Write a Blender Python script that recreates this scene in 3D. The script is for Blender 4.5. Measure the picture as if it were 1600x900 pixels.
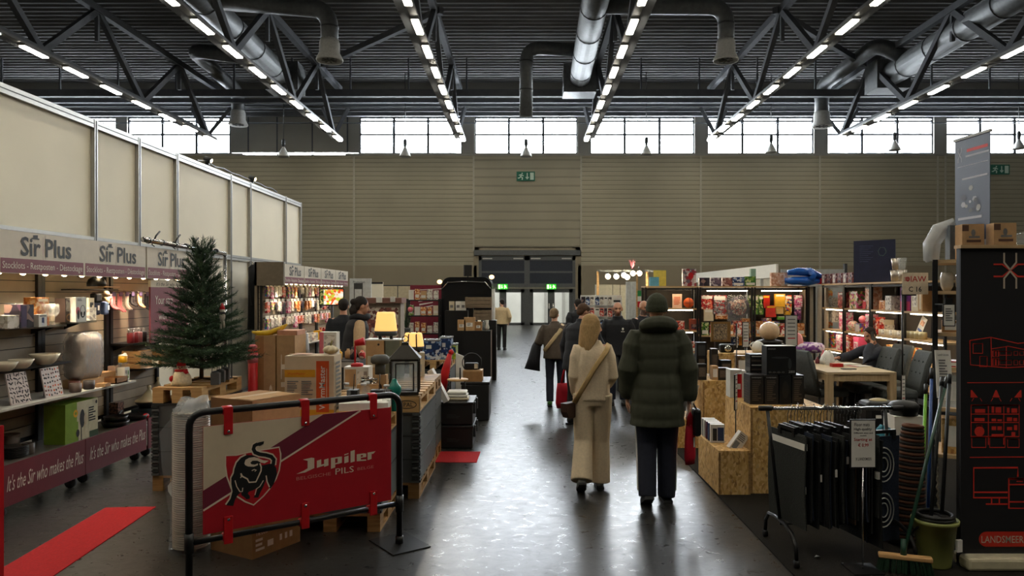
import bpy, bmesh, math, random
from mathutils import Matrix, Vector
random.seed(7)
for _o in list(bpy.data.objects):
    bpy.data.objects.remove(_o)
SC = bpy.context.scene
COL = SC.collection
PI = math.pi

# ---------------------------------------------------------------- camera, sky, exposure
F, CX, CY, H = 1150.0, 820.0, 458.0, 1.85        # focal length and axis in pixels of 1600x900, eye height
cam_d = bpy.data.cameras.new('camera')
cam_d.sensor_width = 36.0
cam_d.lens = F / 1600 * 36
cam_d.shift_x = -(CX - 800) / 1600
cam_d.shift_y = (CY - 450) / 1600
cam_d.clip_end = 300
cam = bpy.data.objects.new('camera', cam_d)
cam.location = (0, 0, H)
cam.rotation_euler = (PI / 2, 0, 0)
COL.objects.link(cam)
SC.camera = cam
SC.view_settings.view_transform = 'Standard'
SC.view_settings.look = 'None'
SC.view_settings.gamma = 1
SC.view_settings.use_curve_mapping = False
SC.view_settings.exposure = 0.0
SKY, LAMP = 60.0, 50.0
try:
    SC.cycles.max_bounces = 7
    SC.cycles.diffuse_bounces = 3
    SC.cycles.glossy_bounces = 3
    SC.cycles.transmission_bounces = 5
    SC.cycles.transparent_max_bounces = 8
    SC.cycles.sample_clamp_indirect = 4.0
    SC.cycles.caustics_reflective = False
    SC.cycles.caustics_refractive = False
except Exception:
    pass
W = bpy.data.worlds.new('overcast_sky')
SC.world = W
W.use_nodes = True
W.node_tree.nodes['Background'].inputs[0].default_value = (0.86, 0.93, 1.0, 1)
W.node_tree.nodes['Background'].inputs[1].default_value = SKY
WALL_Y = 42.5
WIN_PX = [(20, 182), (200, 360), (562, 722), (742, 902), (922, 1085), (1105, 1271), (1292, 1458), (1478, 1640)]
def X(px, Y): return (px - CX) / F * Y
def Z(py, Y): return H - (py - CY) / F * Y
def at(px, py, Y): return Vector((X(px, Y), Y, Z(py, Y)))
def onX(px, x): return F * x / (px - CX)          # depth of a point of known X seen at column px
def onZ(py, z): return F * (H - z) / (py - CY)    # depth of a point of known height seen at row py
for i, (a, b) in enumerate(WIN_PX):
    ld = bpy.data.lights.new('window_daylight', 'AREA')
    ld.shape = 'RECTANGLE'
    ld.size, ld.size_y = X(b, WALL_Y) - X(a, WALL_Y), 2.2
    ld.cycles.is_portal = True
    lo = bpy.data.objects.new('window_daylight', ld)
    lo.location = ((X(a, WALL_Y) + X(b, WALL_Y)) / 2, WALL_Y + .45, 11.0)
    lo.rotation_euler = (-PI / 2, 0, 0)
    COL.objects.link(lo)

# ---------------------------------------------------------------- materials
def lin(c):
    return tuple(((v / 255) / 12.92 if v / 255 <= .04045 else ((v / 255 + .055) / 1.055) ** 2.4) for v in c)
MATS = {}
def nodes(name):
    m = bpy.data.materials.new(name); m.use_nodes = True
    nt = m.node_tree
    return m, nt, nt.nodes['Principled BSDF']
def mat(key, rgb=(200, 200, 200), rough=.55, metal=0.0, noise=.10, scale=14.0, bump=0.0, emit=0.0, trans=0.0, alpha=1.0, sheen=0.0, ior=1.45, spec=.5):
    if key in MATS: return MATS[key]
    m, nt, b = nodes(key)
    c = lin(rgb)
    b.inputs['Roughness'].default_value = rough
    b.inputs['Metallic'].default_value = metal
    b.inputs['IOR'].default_value = ior
    b.inputs['Specular IOR Level'].default_value = spec
    if trans: b.inputs['Transmission Weight'].default_value = trans
    if alpha < 1: b.inputs['Alpha'].default_value = alpha
    if sheen: b.inputs['Sheen Weight'].default_value = sheen
    if emit:
        b.inputs['Emission Color'].default_value = (*c, 1); b.inputs['Emission Strength'].default_value = emit
    b.inputs['Base Color'].default_value = (*c, 1)
    if noise or bump:
        tc = nt.nodes.new('ShaderNodeTexCoord')
        n = nt.nodes.new('ShaderNodeTexNoise'); n.inputs['Scale'].default_value = scale; n.inputs['Detail'].default_value = 3
        nt.links.new(tc.outputs['Object'], n.inputs['Vector'])
        if noise:
            r = nt.nodes.new('ShaderNodeValToRGB')
            r.color_ramp.elements[0].position = .3; r.color_ramp.elements[1].position = .7
            r.color_ramp.elements[0].color = (*[v * (1 - noise) for v in c], 1)
            r.color_ramp.elements[1].color = (*[min(1, v * (1 + noise)) for v in c], 1)
            nt.links.new(n.outputs['Fac'], r.inputs['Fac']); nt.links.new(r.outputs['Color'], b.inputs['Base Color'])
        if bump:
            bp = nt.nodes.new('ShaderNodeBump'); bp.inputs['Strength'].default_value = bump; bp.inputs['Distance'].default_value = .01
            nt.links.new(n.outputs['Fac'], bp.inputs['Height']); nt.links.new(bp.outputs['Normal'], b.inputs['Normal'])
    MATS[key] = m
    return m
def ramp(nt, cols, const=False):
    r = nt.nodes.new('ShaderNodeValToRGB')
    e = r.color_ramp.elements
    while len(e) < len(cols): e.new(.5)
    for k, (p, c) in enumerate(cols):
        e[k].position = p; e[k].color = (*c, 1)
    if const: r.color_ramp.interpolation = 'CONSTANT'
    return r
def printed(key, palette, scale=9.0, rough=.4, stretch=(1, 1, 1)):
    """packaging artwork: irregular cells in the palette's colours"""
    if key in MATS: return MATS[key]
    m, nt, b = nodes(key)
    tc = nt.nodes.new('ShaderNodeTexCoord'); mp = nt.nodes.new('ShaderNodeMapping'); mp.inputs['Scale'].default_value = stretch
    v = nt.nodes.new('ShaderNodeTexVoronoi'); v.inputs['Scale'].default_value = scale * 2.2
    sp = nt.nodes.new('ShaderNodeSeparateColor')
    n = len(palette)
    r = ramp(nt, [(k / n, lin(c)) for k, c in enumerate(palette)], True)
    nt.links.new(tc.outputs['Object'], mp.inputs['Vector']); nt.links.new(mp.outputs['Vector'], v.inputs['Vector'])
    nt.links.new(v.outputs['Color'], sp.inputs['Color']); nt.links.new(sp.outputs[0], r.inputs['Fac'])
    nt.links.new(r.outputs['Color'], b.inputs['Base Color'])
    b.inputs['Roughness'].default_value = rough
    MATS[key] = m
    return m
def wood(key, c0, c1, axis=(1, 1, 12), scale=3.0, rough=.6):
    if key in MATS: return MATS[key]
    m, nt, b = nodes(key)
    tc = nt.nodes.new('ShaderNodeTexCoord'); mp = nt.nodes.new('ShaderNodeMapping'); mp.inputs['Scale'].default_value = axis
    n = nt.nodes.new('ShaderNodeTexNoise'); n.inputs['Scale'].default_value = scale; n.inputs['Detail'].default_value = 6; n.inputs['Distortion'].default_value = .6
    r = ramp(nt, [(.3, lin(c0)), (.7, lin(c1))])
    nt.links.new(tc.outputs['Object'], mp.inputs['Vector']); nt.links.new(mp.outputs['Vector'], n.inputs['Vector'])
    nt.links.new(n.outputs['Fac'], r.inputs['Fac']); nt.links.new(r.outputs['Color'], b.inputs['Base Color'])
    b.inputs['Roughness'].default_value = rough
    MATS[key] = m
    return m
def osb_mat():
    m, nt, b = nodes('osb')
    tc = nt.nodes.new('ShaderNodeTexCoord')
    no = nt.nodes.new('ShaderNodeTexNoise'); no.inputs['Scale'].default_value = 7; no.inputs['Detail'].default_value = 2
    mx = nt.nodes.new('ShaderNodeMixRGB'); mx.inputs['Fac'].default_value = .06
    v = nt.nodes.new('ShaderNodeTexVoronoi'); v.inputs['Scale'].default_value = 58; v.inputs['Randomness'].default_value = 1
    mp = nt.nodes.new('ShaderNodeMapping'); mp.inputs['Scale'].default_value = (1, 1, .55); mp.inputs['Rotation'].default_value = (.5, .7, .3)
    sp = nt.nodes.new('ShaderNodeSeparateColor')
    r = ramp(nt, [(0, lin((160, 118, 62))), (.12, lin((196, 150, 82))), (.55, lin((214, 172, 104))), (.92, lin((230, 194, 134))), (1, lin((150, 106, 56)))])
    L = nt.links.new
    L(tc.outputs['Object'], no.inputs['Vector']); L(tc.outputs['Object'], mx.inputs[1]); L(no.outputs['Color'], mx.inputs[2])
    L(mx.outputs['Color'], mp.inputs['Vector']); L(mp.outputs['Vector'], v.inputs['Vector'])
    L(v.outputs['Color'], sp.inputs['Color']); L(sp.outputs[0], r.inputs['Fac']); L(r.outputs['Color'], b.inputs['Base Color'])
    b.inputs['Roughness'].default_value = .7
    return m
def floor_mat():
    m, nt, b = nodes('polished_asphalt_floor')
    L = nt.links.new
    tc = nt.nodes.new('ShaderNodeTexCoord')
    n1 = nt.nodes.new('ShaderNodeTexNoise'); n1.inputs['Scale'].default_value = 1.3; n1.inputs['Detail'].default_value = 8
    mp = nt.nodes.new('ShaderNodeMapping'); mp.inputs['Scale'].default_value = (1.0, 1.3, 1)
    n2 = nt.nodes.new('ShaderNodeTexNoise'); n2.inputs['Scale'].default_value = 9; n2.inputs['Detail'].default_value = 10; n2.inputs['Roughness'].default_value = .68; n2.inputs['Distortion'].default_value = .8
    L(tc.outputs['Object'], n1.inputs['Vector']); L(tc.outputs['Object'], mp.inputs['Vector']); L(mp.outputs['Vector'], n2.inputs['Vector'])
    r = ramp(nt, [(.25, (.017, .0165, .016)), (.6, (.028, .027, .025)), (.85, (.05, .047, .042))])
    L(n1.outputs['Fac'], r.inputs['Fac']); L(r.outputs['Color'], b.inputs['Base Color'])
    # scratches: thin lines where a warped noise crosses its middle value
    n3 = nt.nodes.new('ShaderNodeTexNoise'); n3.inputs['Scale'].default_value = 1.7; n3.inputs['Detail'].default_value = 1.5; n3.inputs['Distortion'].default_value = 3.0
    L(tc.outputs['Object'], n3.inputs['Vector'])
    sc = ramp(nt, [(0, (0, 0, 0)), (.494, (0, 0, 0)), (.5, (1, 1, 1)), (.506, (0, 0, 0)), (1, (0, 0, 0))])
    L(n3.outputs['Fac'], sc.inputs['Fac'])
    rr = ramp(nt, [(.32, (.25, .25, .25)), (.68, (.39, .39, .39))])
    L(n2.outputs['Fac'], rr.inputs['Fac'])
    ad = nt.nodes.new('ShaderNodeMath'); ad.operation = 'MULTIPLY_ADD'; ad.inputs[1].default_value = .12
    L(sc.outputs['Color'], ad.inputs[0]); L(rr.outputs['Color'], ad.inputs[2]); L(ad.outputs[0], b.inputs['Roughness'])
    bp = nt.nodes.new('ShaderNodeBump'); bp.inputs['Strength'].default_value = .035; bp.inputs['Distance'].default_value = .004
    a2 = nt.nodes.new('ShaderNodeMath'); a2.operation = 'MULTIPLY_ADD'; a2.inputs[1].default_value = -.07
    L(sc.outputs['Color'], a2.inputs[0]); L(n2.outputs['Fac'], a2.inputs[2]); L(a2.outputs[0], bp.inputs['Height'])
    L(bp.outputs['Normal'], b.inputs['Normal'])
    b.inputs['Specular IOR Level'].default_value = .62
    return m
def ribbed_mat(key, rgb, pitch, depth=.35):
    """sheet metal cladding whose grooves repeat every `pitch` metres of height"""
    m, nt, b = nodes(key)
    L = nt.links.new
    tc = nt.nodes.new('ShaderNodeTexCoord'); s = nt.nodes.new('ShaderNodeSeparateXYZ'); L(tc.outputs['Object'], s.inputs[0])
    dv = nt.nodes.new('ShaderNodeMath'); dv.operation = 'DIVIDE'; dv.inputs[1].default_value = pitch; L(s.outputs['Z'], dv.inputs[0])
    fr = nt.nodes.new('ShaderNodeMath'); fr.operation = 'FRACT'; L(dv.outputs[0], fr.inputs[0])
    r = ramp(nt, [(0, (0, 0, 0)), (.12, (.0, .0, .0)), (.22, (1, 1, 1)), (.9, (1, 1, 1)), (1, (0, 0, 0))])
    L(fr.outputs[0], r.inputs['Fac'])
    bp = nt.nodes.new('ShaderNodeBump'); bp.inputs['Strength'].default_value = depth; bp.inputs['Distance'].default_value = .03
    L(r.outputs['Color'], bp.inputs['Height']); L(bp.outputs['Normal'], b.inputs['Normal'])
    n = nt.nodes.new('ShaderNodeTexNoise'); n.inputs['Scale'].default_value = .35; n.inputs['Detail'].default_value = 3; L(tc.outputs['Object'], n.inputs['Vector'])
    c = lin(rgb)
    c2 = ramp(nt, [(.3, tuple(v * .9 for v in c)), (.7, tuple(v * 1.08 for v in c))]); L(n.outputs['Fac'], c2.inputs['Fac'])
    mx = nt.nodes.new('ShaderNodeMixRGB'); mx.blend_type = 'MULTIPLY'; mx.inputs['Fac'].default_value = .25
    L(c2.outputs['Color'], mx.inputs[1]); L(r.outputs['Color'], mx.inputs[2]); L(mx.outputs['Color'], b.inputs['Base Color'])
    b.inputs['Roughness'].default_value = .55
    return m
BLACK = mat('black_metal', (24, 24, 25), .4, 0, .1, 30)
BLACKP = mat('black_plastic', (18, 18, 19), .45, 0, .1, 30)
DGREY = mat('dark_grey', (58, 60, 62), .55)
GREY = mat('grey', (120, 122, 120), .55)
LGREY = mat('light_grey', (180, 180, 176), .5)
WHITE = mat('white', (226, 224, 216), .5, 0, .04)
PAPER = mat('paper', (232, 228, 220), .7, 0, .03)
CREAM = mat('cream', (214, 202, 176), .6, 0, .05)
CARD = mat('cardboard', (166, 124, 78), .8, 0, .09, 18)
CARD2 = mat('cardboard_pale', (190, 152, 108), .8, 0, .08, 18)
TAPE = mat('tape', (196, 160, 110), .3, 0, .03)
ALU = mat('aluminium', (176, 176, 172), .35, .6, .05)
CHROME = mat('chrome', (205, 205, 205), .15, 1.0, 0)
STEEL = mat('galvanised_steel', (104, 106, 106), .55, .55, .15, 6)
STRUT = mat('painted_steel', (92, 94, 97), .8, 0, .08, 4, spec=.15)
RED = mat('red', (196, 22, 30), .5, 0, .06)
MAROON = mat('maroon', (112, 44, 54), .5, 0, .05)
GLASS = mat('clear_glass', (228, 234, 234), .05, 0, 0, alpha=.13, spec=.9)
FILM = mat('plastic_film', (225, 228, 230), .14, 0, .02, 38, .9, alpha=.34, spec=.9)
GREEN = mat('green', (70, 130, 40), .5)
YELLOW = mat('yellow', (226, 172, 34), .5)
ORANGE = mat('orange', (214, 92, 34), .5)
BLUE = mat('blue', (28, 62, 130), .45)
PINK = mat('pink', (222, 120, 132), .6)
INK = mat('ink', (40, 40, 42), .7, 0, 0)
GINK = mat('grey_ink', (120, 118, 116), .7, 0, 0)
PINE = wood('pine', (176, 136, 84), (210, 172, 118))
PINED = wood('old_pine', (128, 94, 54), (176, 136, 84))
OAK = wood('oak_board', (182, 150, 108), (208, 178, 136), (1, 8, 8))
OSB = osb_mat()
LEDM = mat('led_light', (255, 238, 205), .5, 0, 0, emit=16.0)
SPOTM = mat('spot_glow', (255, 224, 170), .5, 0, 0, emit=30.0)
TUBEM = mat('tube_glow', (255, 247, 228), .5, 0, 0, emit=LAMP)

# ---------------------------------------------------------------- mesh builder
TXT = {}
def text_geo(s, bold=0.0, shear=0.0):
    k = (s, bold, shear)
    if k not in TXT:
        c = bpy.data.curves.new('lettering', 'FONT'); c.body = s; c.resolution_u = 2; c.offset = bold; c.shear = shear
        o = bpy.data.objects.new('lettering', c); COL.objects.link(o)
        bpy.context.view_layer.update()
        me = bpy.data.meshes.new_from_object(o.evaluated_get(bpy.context.evaluated_depsgraph_get()))
        vs = [v.co.copy() for v in me.vertices]; fs = [tuple(p.vertices) for p in me.polygons]
        bpy.data.objects.remove(o); bpy.data.curves.remove(c); bpy.data.meshes.remove(me)
        x0 = min(v.x for v in vs); x1 = max(v.x for v in vs); y0 = min(v.y for v in vs); y1 = max(v.y for v in vs)
        TXT[k] = (vs, fs, x0, y0, x1 - x0, y1 - y0)
    return TXT[k]
class MB:
    def __init__(s, m=None):
        s.v, s.f, s.mi, s.sm, s.mats, s.m, s.M = [], [], [], [], [], m or WHITE, None
    def mix(s, m):
        m = m or s.m
        if m not in s.mats: s.mats.append(m)
        return s.mats.index(m)
    def add(s, vs, fs, m=None, smooth=False, M=None):
        k = len(s.v); i = s.mix(m)
        for p in vs:
            p = Vector(p)
            if M is not None: p = M @ p
            if s.M is not None: p = s.M @ p
            s.v.append(p)
        for f in fs:
            s.f.append([a + k for a in f]); s.mi.append(i); s.sm.append(smooth)
        return s
    def box(s, x0, y0, z0, x1, y1, z1, m=None, b=0.0, M=None):
        if b > 0:
            bm = bmesh.new(); bmesh.ops.create_cube(bm, size=1)
            for v in bm.verts: v.co = Vector(((x0 + x1) / 2 + v.co.x * (x1 - x0), (y0 + y1) / 2 + v.co.y * (y1 - y0), (z0 + z1) / 2 + v.co.z * (z1 - z0)))
            bmesh.ops.bevel(bm, geom=bm.edges[:], offset=b, segments=2, profile=.5, affect='EDGES')
            bm.verts.index_update()
            s.add([v.co.copy() for v in bm.verts], [[v.index for v in f.verts] for f in bm.faces], m, False, M); bm.free()
            return s
        return s.add([(x0, y0, z0), (x1, y0, z0), (x1, y1, z0), (x0, y1, z0), (x0, y0, z1), (x1, y0, z1), (x1, y1, z1), (x0, y1, z1)],
                     [(0, 3, 2, 1), (4, 5, 6, 7), (0, 1, 5, 4), (1, 2, 6, 5), (2, 3, 7, 6), (3, 0, 4, 7)], m, False, M)
    def cbox(s, c, size, m=None, b=0.0, M=None):
        return s.box(c[0] - size[0] / 2, c[1] - size[1] / 2, c[2] - size[2] / 2, c[0] + size[0] / 2, c[1] + size[1] / 2, c[2] + size[2] / 2, m, b, M)
    def quad(s, pts, m=None, M=None):
        return s.add(pts, [tuple(range(len(pts)))], m, False, M)
    def loft(s, rings, m=None, smooth=True, cap=True, closed=False, M=None):
        n = len(rings[0]); vs = [p for r in rings for p in r]; fs = []
        R = len(rings)
        for k in range(R if closed else R - 1):
            a, b_ = k * n, ((k + 1) % R) * n
            for j in range(n):
                fs.append((a + j, a + (j + 1) % n, b_ + (j + 1) % n, b_ + j))
        if cap and not closed:
            fs.append(tuple(range(n - 1, -1, -1))); fs.append(tuple((R - 1) * n + j for j in range(n)))
        return s.add(vs, fs, m, smooth, M)
    def tube(s, pts, r, n=8, m=None, closed=False, cap=True, ell=None, M=None, up=None):
        """round tube through pts; r one radius or one per point; ell = (rx, ry) multipliers along side and up"""
        pts = [Vector(p) for p in pts]; N = len(pts)
        rs = r if isinstance(r, (list, tuple)) else [r] * N
        rings = []; side = None
        for k, p in enumerate(pts):
            a = pts[(k - 1) % N] if (closed or k > 0) else p
            c = pts[(k + 1) % N] if (closed or k < N - 1) else p
            t = (c - a).normalized() if (c - a).length > 1e-9 else Vector((0, 0, 1))
            if side is None:
                ref = Vector(up) if up else (Vector((0, 0, 1)) if abs(t.z) < .9 else Vector((0, 1, 0)))
                side = ref.cross(t).normalized()
            else:
                side = (side - t * side.dot(t)).normalized()
            w = t.cross(side)
            ra, rb = rs[k] if isinstance(rs[k], (list, tuple)) else (rs[k], rs[k])
            if ell: ra, rb = ra * ell[0], rb * ell[1]
            rings.append([p + side * (ra * math.cos(2 * PI * j / n)) + w * (rb * math.sin(2 * PI * j / n)) for j in range(n)])
        return s.loft(rings, m, n > 5, cap, closed, M)
    def cyl(s, p0, p1, r0, r1=None, n=12, m=None, M=None):
        return s.tube([p0, p1], [r0, r0 if r1 is None else r1], n, m, M=M)
    def bar(s, p0, p1, w, h, m=None, M=None):
        """square bar from p0 to p1, w wide and h high"""
        p0, p1 = Vector(p0), Vector(p1); t = (p1 - p0).normalized()
        side = (Vector((0, 0, 1)) if abs(t.z) < .98 else Vector((0, 1, 0))).cross(t).normalized(); u = t.cross(side)
        rings = [[p + side * (a * w / 2) + u * (b_ * h / 2) for a, b_ in ((-1, -1), (1, -1), (1, 1), (-1, 1))] for p in (p0, p1)]
        return s.loft(rings, m, False, True, False, M)
    def lathe(s, prof, n=16, c=(0, 0, 0), m=None, M=None, sx=1, sy=1, smooth=True):
        rings = [[(c[0] + r * sx * math.cos(2 * PI * j / n), c[1] + r * sy * math.sin(2 * PI * j / n), c[2] + z) for j in range(n)] for r, z in prof]
        return s.loft(rings, m, smooth, True, False, M)
    def ball(s, c, r, n=12, m=None, M=None):
        rx, ry, rz = r if isinstance(r, (list, tuple)) else (r, r, r)
        k = max(6, n // 2 + 2)
        prof = [(math.sin(PI * i / k), -math.cos(PI * i / k)) for i in range(k + 1)]
        prof[0] = (.02, -1); prof[-1] = (.02, 1)
        rings = [[(c[0] + rx * a * math.cos(2 * PI * j / n), c[1] + ry * a * math.sin(2 * PI * j / n), c[2] + rz * z) for j in range(n)] for a, z in prof]
        return s.loft(rings, m, True, True, False, M)
    def prism(s, pts, d, m=None, M=None):
        """outline pts (x, y) in the local XY plane, thickness d along +Z"""
        n = len(pts)
        vs = [(x, y, 0) for x, y in pts] + [(x, y, d) for x, y in pts]
        fs = [tuple(range(n - 1, -1, -1)), tuple(range(n, 2 * n))] + [(j, (j + 1) % n, n + (j + 1) % n, n + j) for j in range(n)]
        return s.add(vs, fs, m, False, M)
    def stroke(s, pts, w, m=None, M=None, z=.001):
        """flat line of width w through 2-D pts"""
        P = [Vector((p[0], p[1], 0)) for p in pts]; L = []; R = []
        for k, p in enumerate(P):
            t = (P[min(k + 1, len(P) - 1)] - P[max(k - 1, 0)]).normalized(); nn = Vector((-t.y, t.x, 0))
            L.append(p + nn * w / 2 + Vector((0, 0, z))); R.append(p - nn * w / 2 + Vector((0, 0, z)))
        n = len(P)
        return s.add(L + R, [(n + k, n + k + 1, k + 1, k) for k in range(n - 1)], m, False, M)
    def text(s, t, x0, y0, x1, y1, m=None, M=None, z=.0012, bold=0.0, shear=0.0, rot=False):
        """lettering stretched to the rectangle x0..x1, y0..y1 of the local XY plane; rot = reading upwards"""
        vs, fs, a, b_, w, h = text_geo(t, bold, shear)
        if rot: q = [(x1 - (v.y - b_) / h * (x1 - x0), y0 + (v.x - a) / w * (y1 - y0), z) for v in vs]
        else: q = [(x0 + (v.x - a) / w * (x1 - x0), y0 + (v.y - b_) / h * (y1 - y0), z) for v in vs]
        return s.add(q, fs, m or INK, False, M)
    def build(s, name, parent=None, loc=None, rz=0.0):
        me = bpy.data.meshes.new(name)
        me.from_pydata([tuple(v) for v in s.v], [], s.f)
        for m in s.mats: me.materials.append(m)
        me.polygons.foreach_set('material_index', s.mi)
        me.polygons.foreach_set('use_smooth', s.sm)
        me.validate(); me.update()
        o = bpy.data.objects.new(name, me); COL.objects.link(o)
        if parent is not None: o.parent = parent
        if loc is not None: o.location = loc
        if rz: o.rotation_euler = (0, 0, rz)
        return o
def FM(o, u, v):
    """frame of a flat face: origin o, u to the right, v up"""
    u, v = Vector(u).normalized(), Vector(v).normalized(); n = u.cross(v)
    return Matrix(((u.x, v.x, n.x, o[0]), (u.y, v.y, n.y, o[1]), (u.z, v.z, n.z, o[2]), (0, 0, 0, 1)))
def TR(x=0, y=0, z=0, rz=0.0, rx=0.0, ry=0.0):
    return Matrix.Translation((x, y, z)) @ Matrix.Rotation(rz, 4, 'Z') @ Matrix.Rotation(rx, 4, 'X') @ Matrix.Rotation(ry, 4, 'Y')
def tag(o, label, cat, group=None):
    o['label'] = label; o['category'] = cat
    if group: o['group'] = group
    return o
def thing(name, label, cat, loc=(0, 0, 0), rz=0.0, group=None):
    o = bpy.data.objects.new(name, None); COL.objects.link(o); o.empty_display_size = .1
    o.location = loc; o.rotation_euler = (0, 0, rz)
    return tag(o, label, cat, group)
def one(mb, name, label, cat, loc=(0, 0, 0), rz=0.0, group=None):
    return tag(mb.build(name, None, loc, rz), label, cat, group)
def struct(mb, name, parent=None):
    o = mb.build(name, parent)
    if parent is None: o['kind'] = 'structure'
    return o
def dup(root, loc, rz, label, group=None):
    r = root.copy(); COL.objects.link(r); r.location = loc; r.rotation_euler = (0, 0, rz); r['label'] = label
    if group: r['group'] = group
    for ch in list(root.children):
        c = ch.copy(); COL.objects.link(c); c.parent = r
        for g in ch.children:
            d = g.copy(); COL.objects.link(d); d.parent = c
    return r
ORD = ['first', 'second', 'third', 'fourth', 'fifth', 'sixth', 'seventh', 'eighth', 'ninth', 'tenth', 'eleventh', 'twelfth', 'thirteenth', 'fourteenth', 'fifteenth', 'sixteenth', 'seventeenth', 'eighteenth', 'nineteenth', 'twentieth', 'twenty-first', 'twenty-second', 'twenty-third', 'twenty-fourth']
def face(f, w, d, h):
    e = .0015
    return {'F': FM((-w / 2, -d / 2 - e, 0), (1, 0, 0), (0, 0, 1)), 'B': FM((w / 2, d / 2 + e, 0), (-1, 0, 0), (0, 0, 1)),
            'R': FM((w / 2 + e, -d / 2, 0), (0, 1, 0), (0, 0, 1)), 'L': FM((-w / 2 - e, d / 2, 0), (0, -1, 0), (0, 0, 1)),
            'T': FM((-w / 2, -d / 2, h + e), (1, 0, 0), (0, 1, 0))}[f], (d if f in 'RL' else w), (d if f == 'T' else h)
def decorate(mb, w, d, h, prints, M=None):
    for i, p in enumerate(prints):
        fm, fw, fh = face(p[0], w, d, h)
        fm = fm @ Matrix.Translation((0, 0, i * .00025))
        if M is not None: fm = M @ fm
        if p[1] == 'T':     # (face, 'T', text, u0, v0, u1, v1, mat, rot, bold)
            mb.text(p[2], p[3] * fw, p[4] * fh, p[5] * fw, p[6] * fh, p[7], fm, bold=(p[9] if len(p) > 9 else 0), rot=(p[8] if len(p) > 8 else False))
        elif p[1] == 'E':   # ellipse
            mb.add([((p[2] + p[4] * math.cos(2 * PI * k / 14)) * fw, (p[3] + p[5] * math.sin(2 * PI * k / 14)) * fh, .0006) for k in range(14)], [tuple(range(14))], p[6], False, fm)
        else:               # (face, u0, v0, u1, v1, mat)
            a, b, c, e, m = p[1:6]
            mb.quad([(a * fw, b * fh, 0), (c * fw, b * fh, 0), (c * fw, e * fh, 0), (a * fw, e * fh, 0)], m, fm)
def boxmb(w, d, h, m, prints=(), b=0.0):
    mb = MB(m); mb.box(-w / 2, -d / 2, 0, w / 2, d / 2, h, m, b)
    decorate(mb, w, d, h, prints)
    return mb
def carton(w, d, h, m, label, loc, rz=0.0, prints=(), name='product_box', cat='box', group=None, b=0.0):
    return one(boxmb(w, d, h, m, prints, b), name, label, cat, loc, rz, group)
def lines(f, u0, v0, u1, v1, n, m=None):
    """rows of illegible print"""
    r = random.Random(int(u0 * 977 + v0 * 131 + n))
    return [(f, u0, v1 - (v1 - v0) * (k + .55) / n, u0 + (u1 - u0) * (.55 + .45 * r.random()), v1 - (v1 - v0) * k / n, m or GINK) for k in range(n)]
# ================================================================ THE HALL
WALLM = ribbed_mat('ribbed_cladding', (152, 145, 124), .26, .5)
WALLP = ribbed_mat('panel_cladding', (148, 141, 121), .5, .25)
WALLB = mat('plain_cladding', (136, 126, 106), .6, 0, .06, .5)
PILLAR = mat('pillar_panel', (150, 148, 140), .55, 0, .05, 1)
ROOFM = mat('roof_sheet', (118, 118, 117), .9, 0, .10, .6, spec=.05)
HALLM = mat('hall_side', (120, 116, 108), .7, 0, .05, .5)
FRAMEM = mat('window_frame_paint', (70, 74, 80), .5)
mb = MB(floor_mat()); mb.box(-32, -16, -.3, 32, WALL_Y + .3, 0); struct(mb, 'floor')
CARPET = mat('booth_carpet', (38, 35, 31), .98, 0, .35, 160, .4, spec=.12)
mb = MB(CARPET); mb.box(1.76, 2.2, 0, 7.4, 16.2, .008); struct(mb, 'floor_carpet')
# roof: trapezoid sheet running across the hall
mb = MB(ROOFM); pts = []
y = -16.0
while y < WALL_Y + .3:
    pts += [(y, 14.0), (y + .14, 14.0), (y + .2, 14.16), (y + .36, 14.16)]; y += .45
vs = [(-32, a, b) for a, b in pts] + [(32, a, b) for a, b in pts]
n = len(pts)
mb.add(vs, [(k, k + 1, n + k + 1, n + k) for k in range(n - 1)])
mb.box(-32, -16, 14.2, 32, WALL_Y + .3, 14.5)
struct(mb, 'ceiling')
def wx(px): return X(px, WALL_Y)
def wz(py): return Z(py, WALL_Y)
ZB, ZT = wz(240), wz(183)
DX0, DX1, DZ = wx(745), wx(903), wz(394)
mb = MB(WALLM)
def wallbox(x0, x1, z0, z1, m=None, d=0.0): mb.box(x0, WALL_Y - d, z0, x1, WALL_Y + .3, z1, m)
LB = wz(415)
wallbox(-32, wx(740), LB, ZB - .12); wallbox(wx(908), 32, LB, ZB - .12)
wallbox(wx(740), wx(908), DZ + .25, ZB - .12, WALLP)
wallbox(-32, DX0, 0, LB, WALLB); wallbox(DX1, 32, 0, LB, WALLB)
wallbox(DX0 - .01, DX0, LB, DZ + .25, WALLB); wallbox(DX1, DX1 + .01, LB, DZ + .25, WALLB)
wallbox(wx(740), wx(748), 0, DZ + .3, WALLB); wallbox(wx(899), wx(908), 0, DZ + .3, WALLB); wallbox(wx(740), wx(908), wz(400), DZ + .3, WALLB)
wallbox(-32, 32, ZT, 14.3, HALLM)
wallbox(-32, wx(380), ZB - .12, ZB, PILLAR, .06); wallbox(wx(380), wx(540), ZB - .12, ZB - .08, PILLAR, .06); wallbox(wx(433), wx(435), ZB - .12, ZB, PILLAR, .06); wallbox(wx(487), wx(489), ZB - .12, ZB, PILLAR, .06); wallbox(wx(540), 32, ZB - .12, ZB, PILLAR, .06)
edges = [-32]
for a, b in WIN_PX: edges += [wx(a), wx(b)]
edges.append(32)
for k in range(0, len(edges), 2): wallbox(edges[k], edges[k + 1], ZB + (.07 if k == 4 else 0), ZT, PILLAR, .1 if edges[k + 1] - edges[k] < 2 else 0)
struct(mb, 'wall_back')
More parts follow.
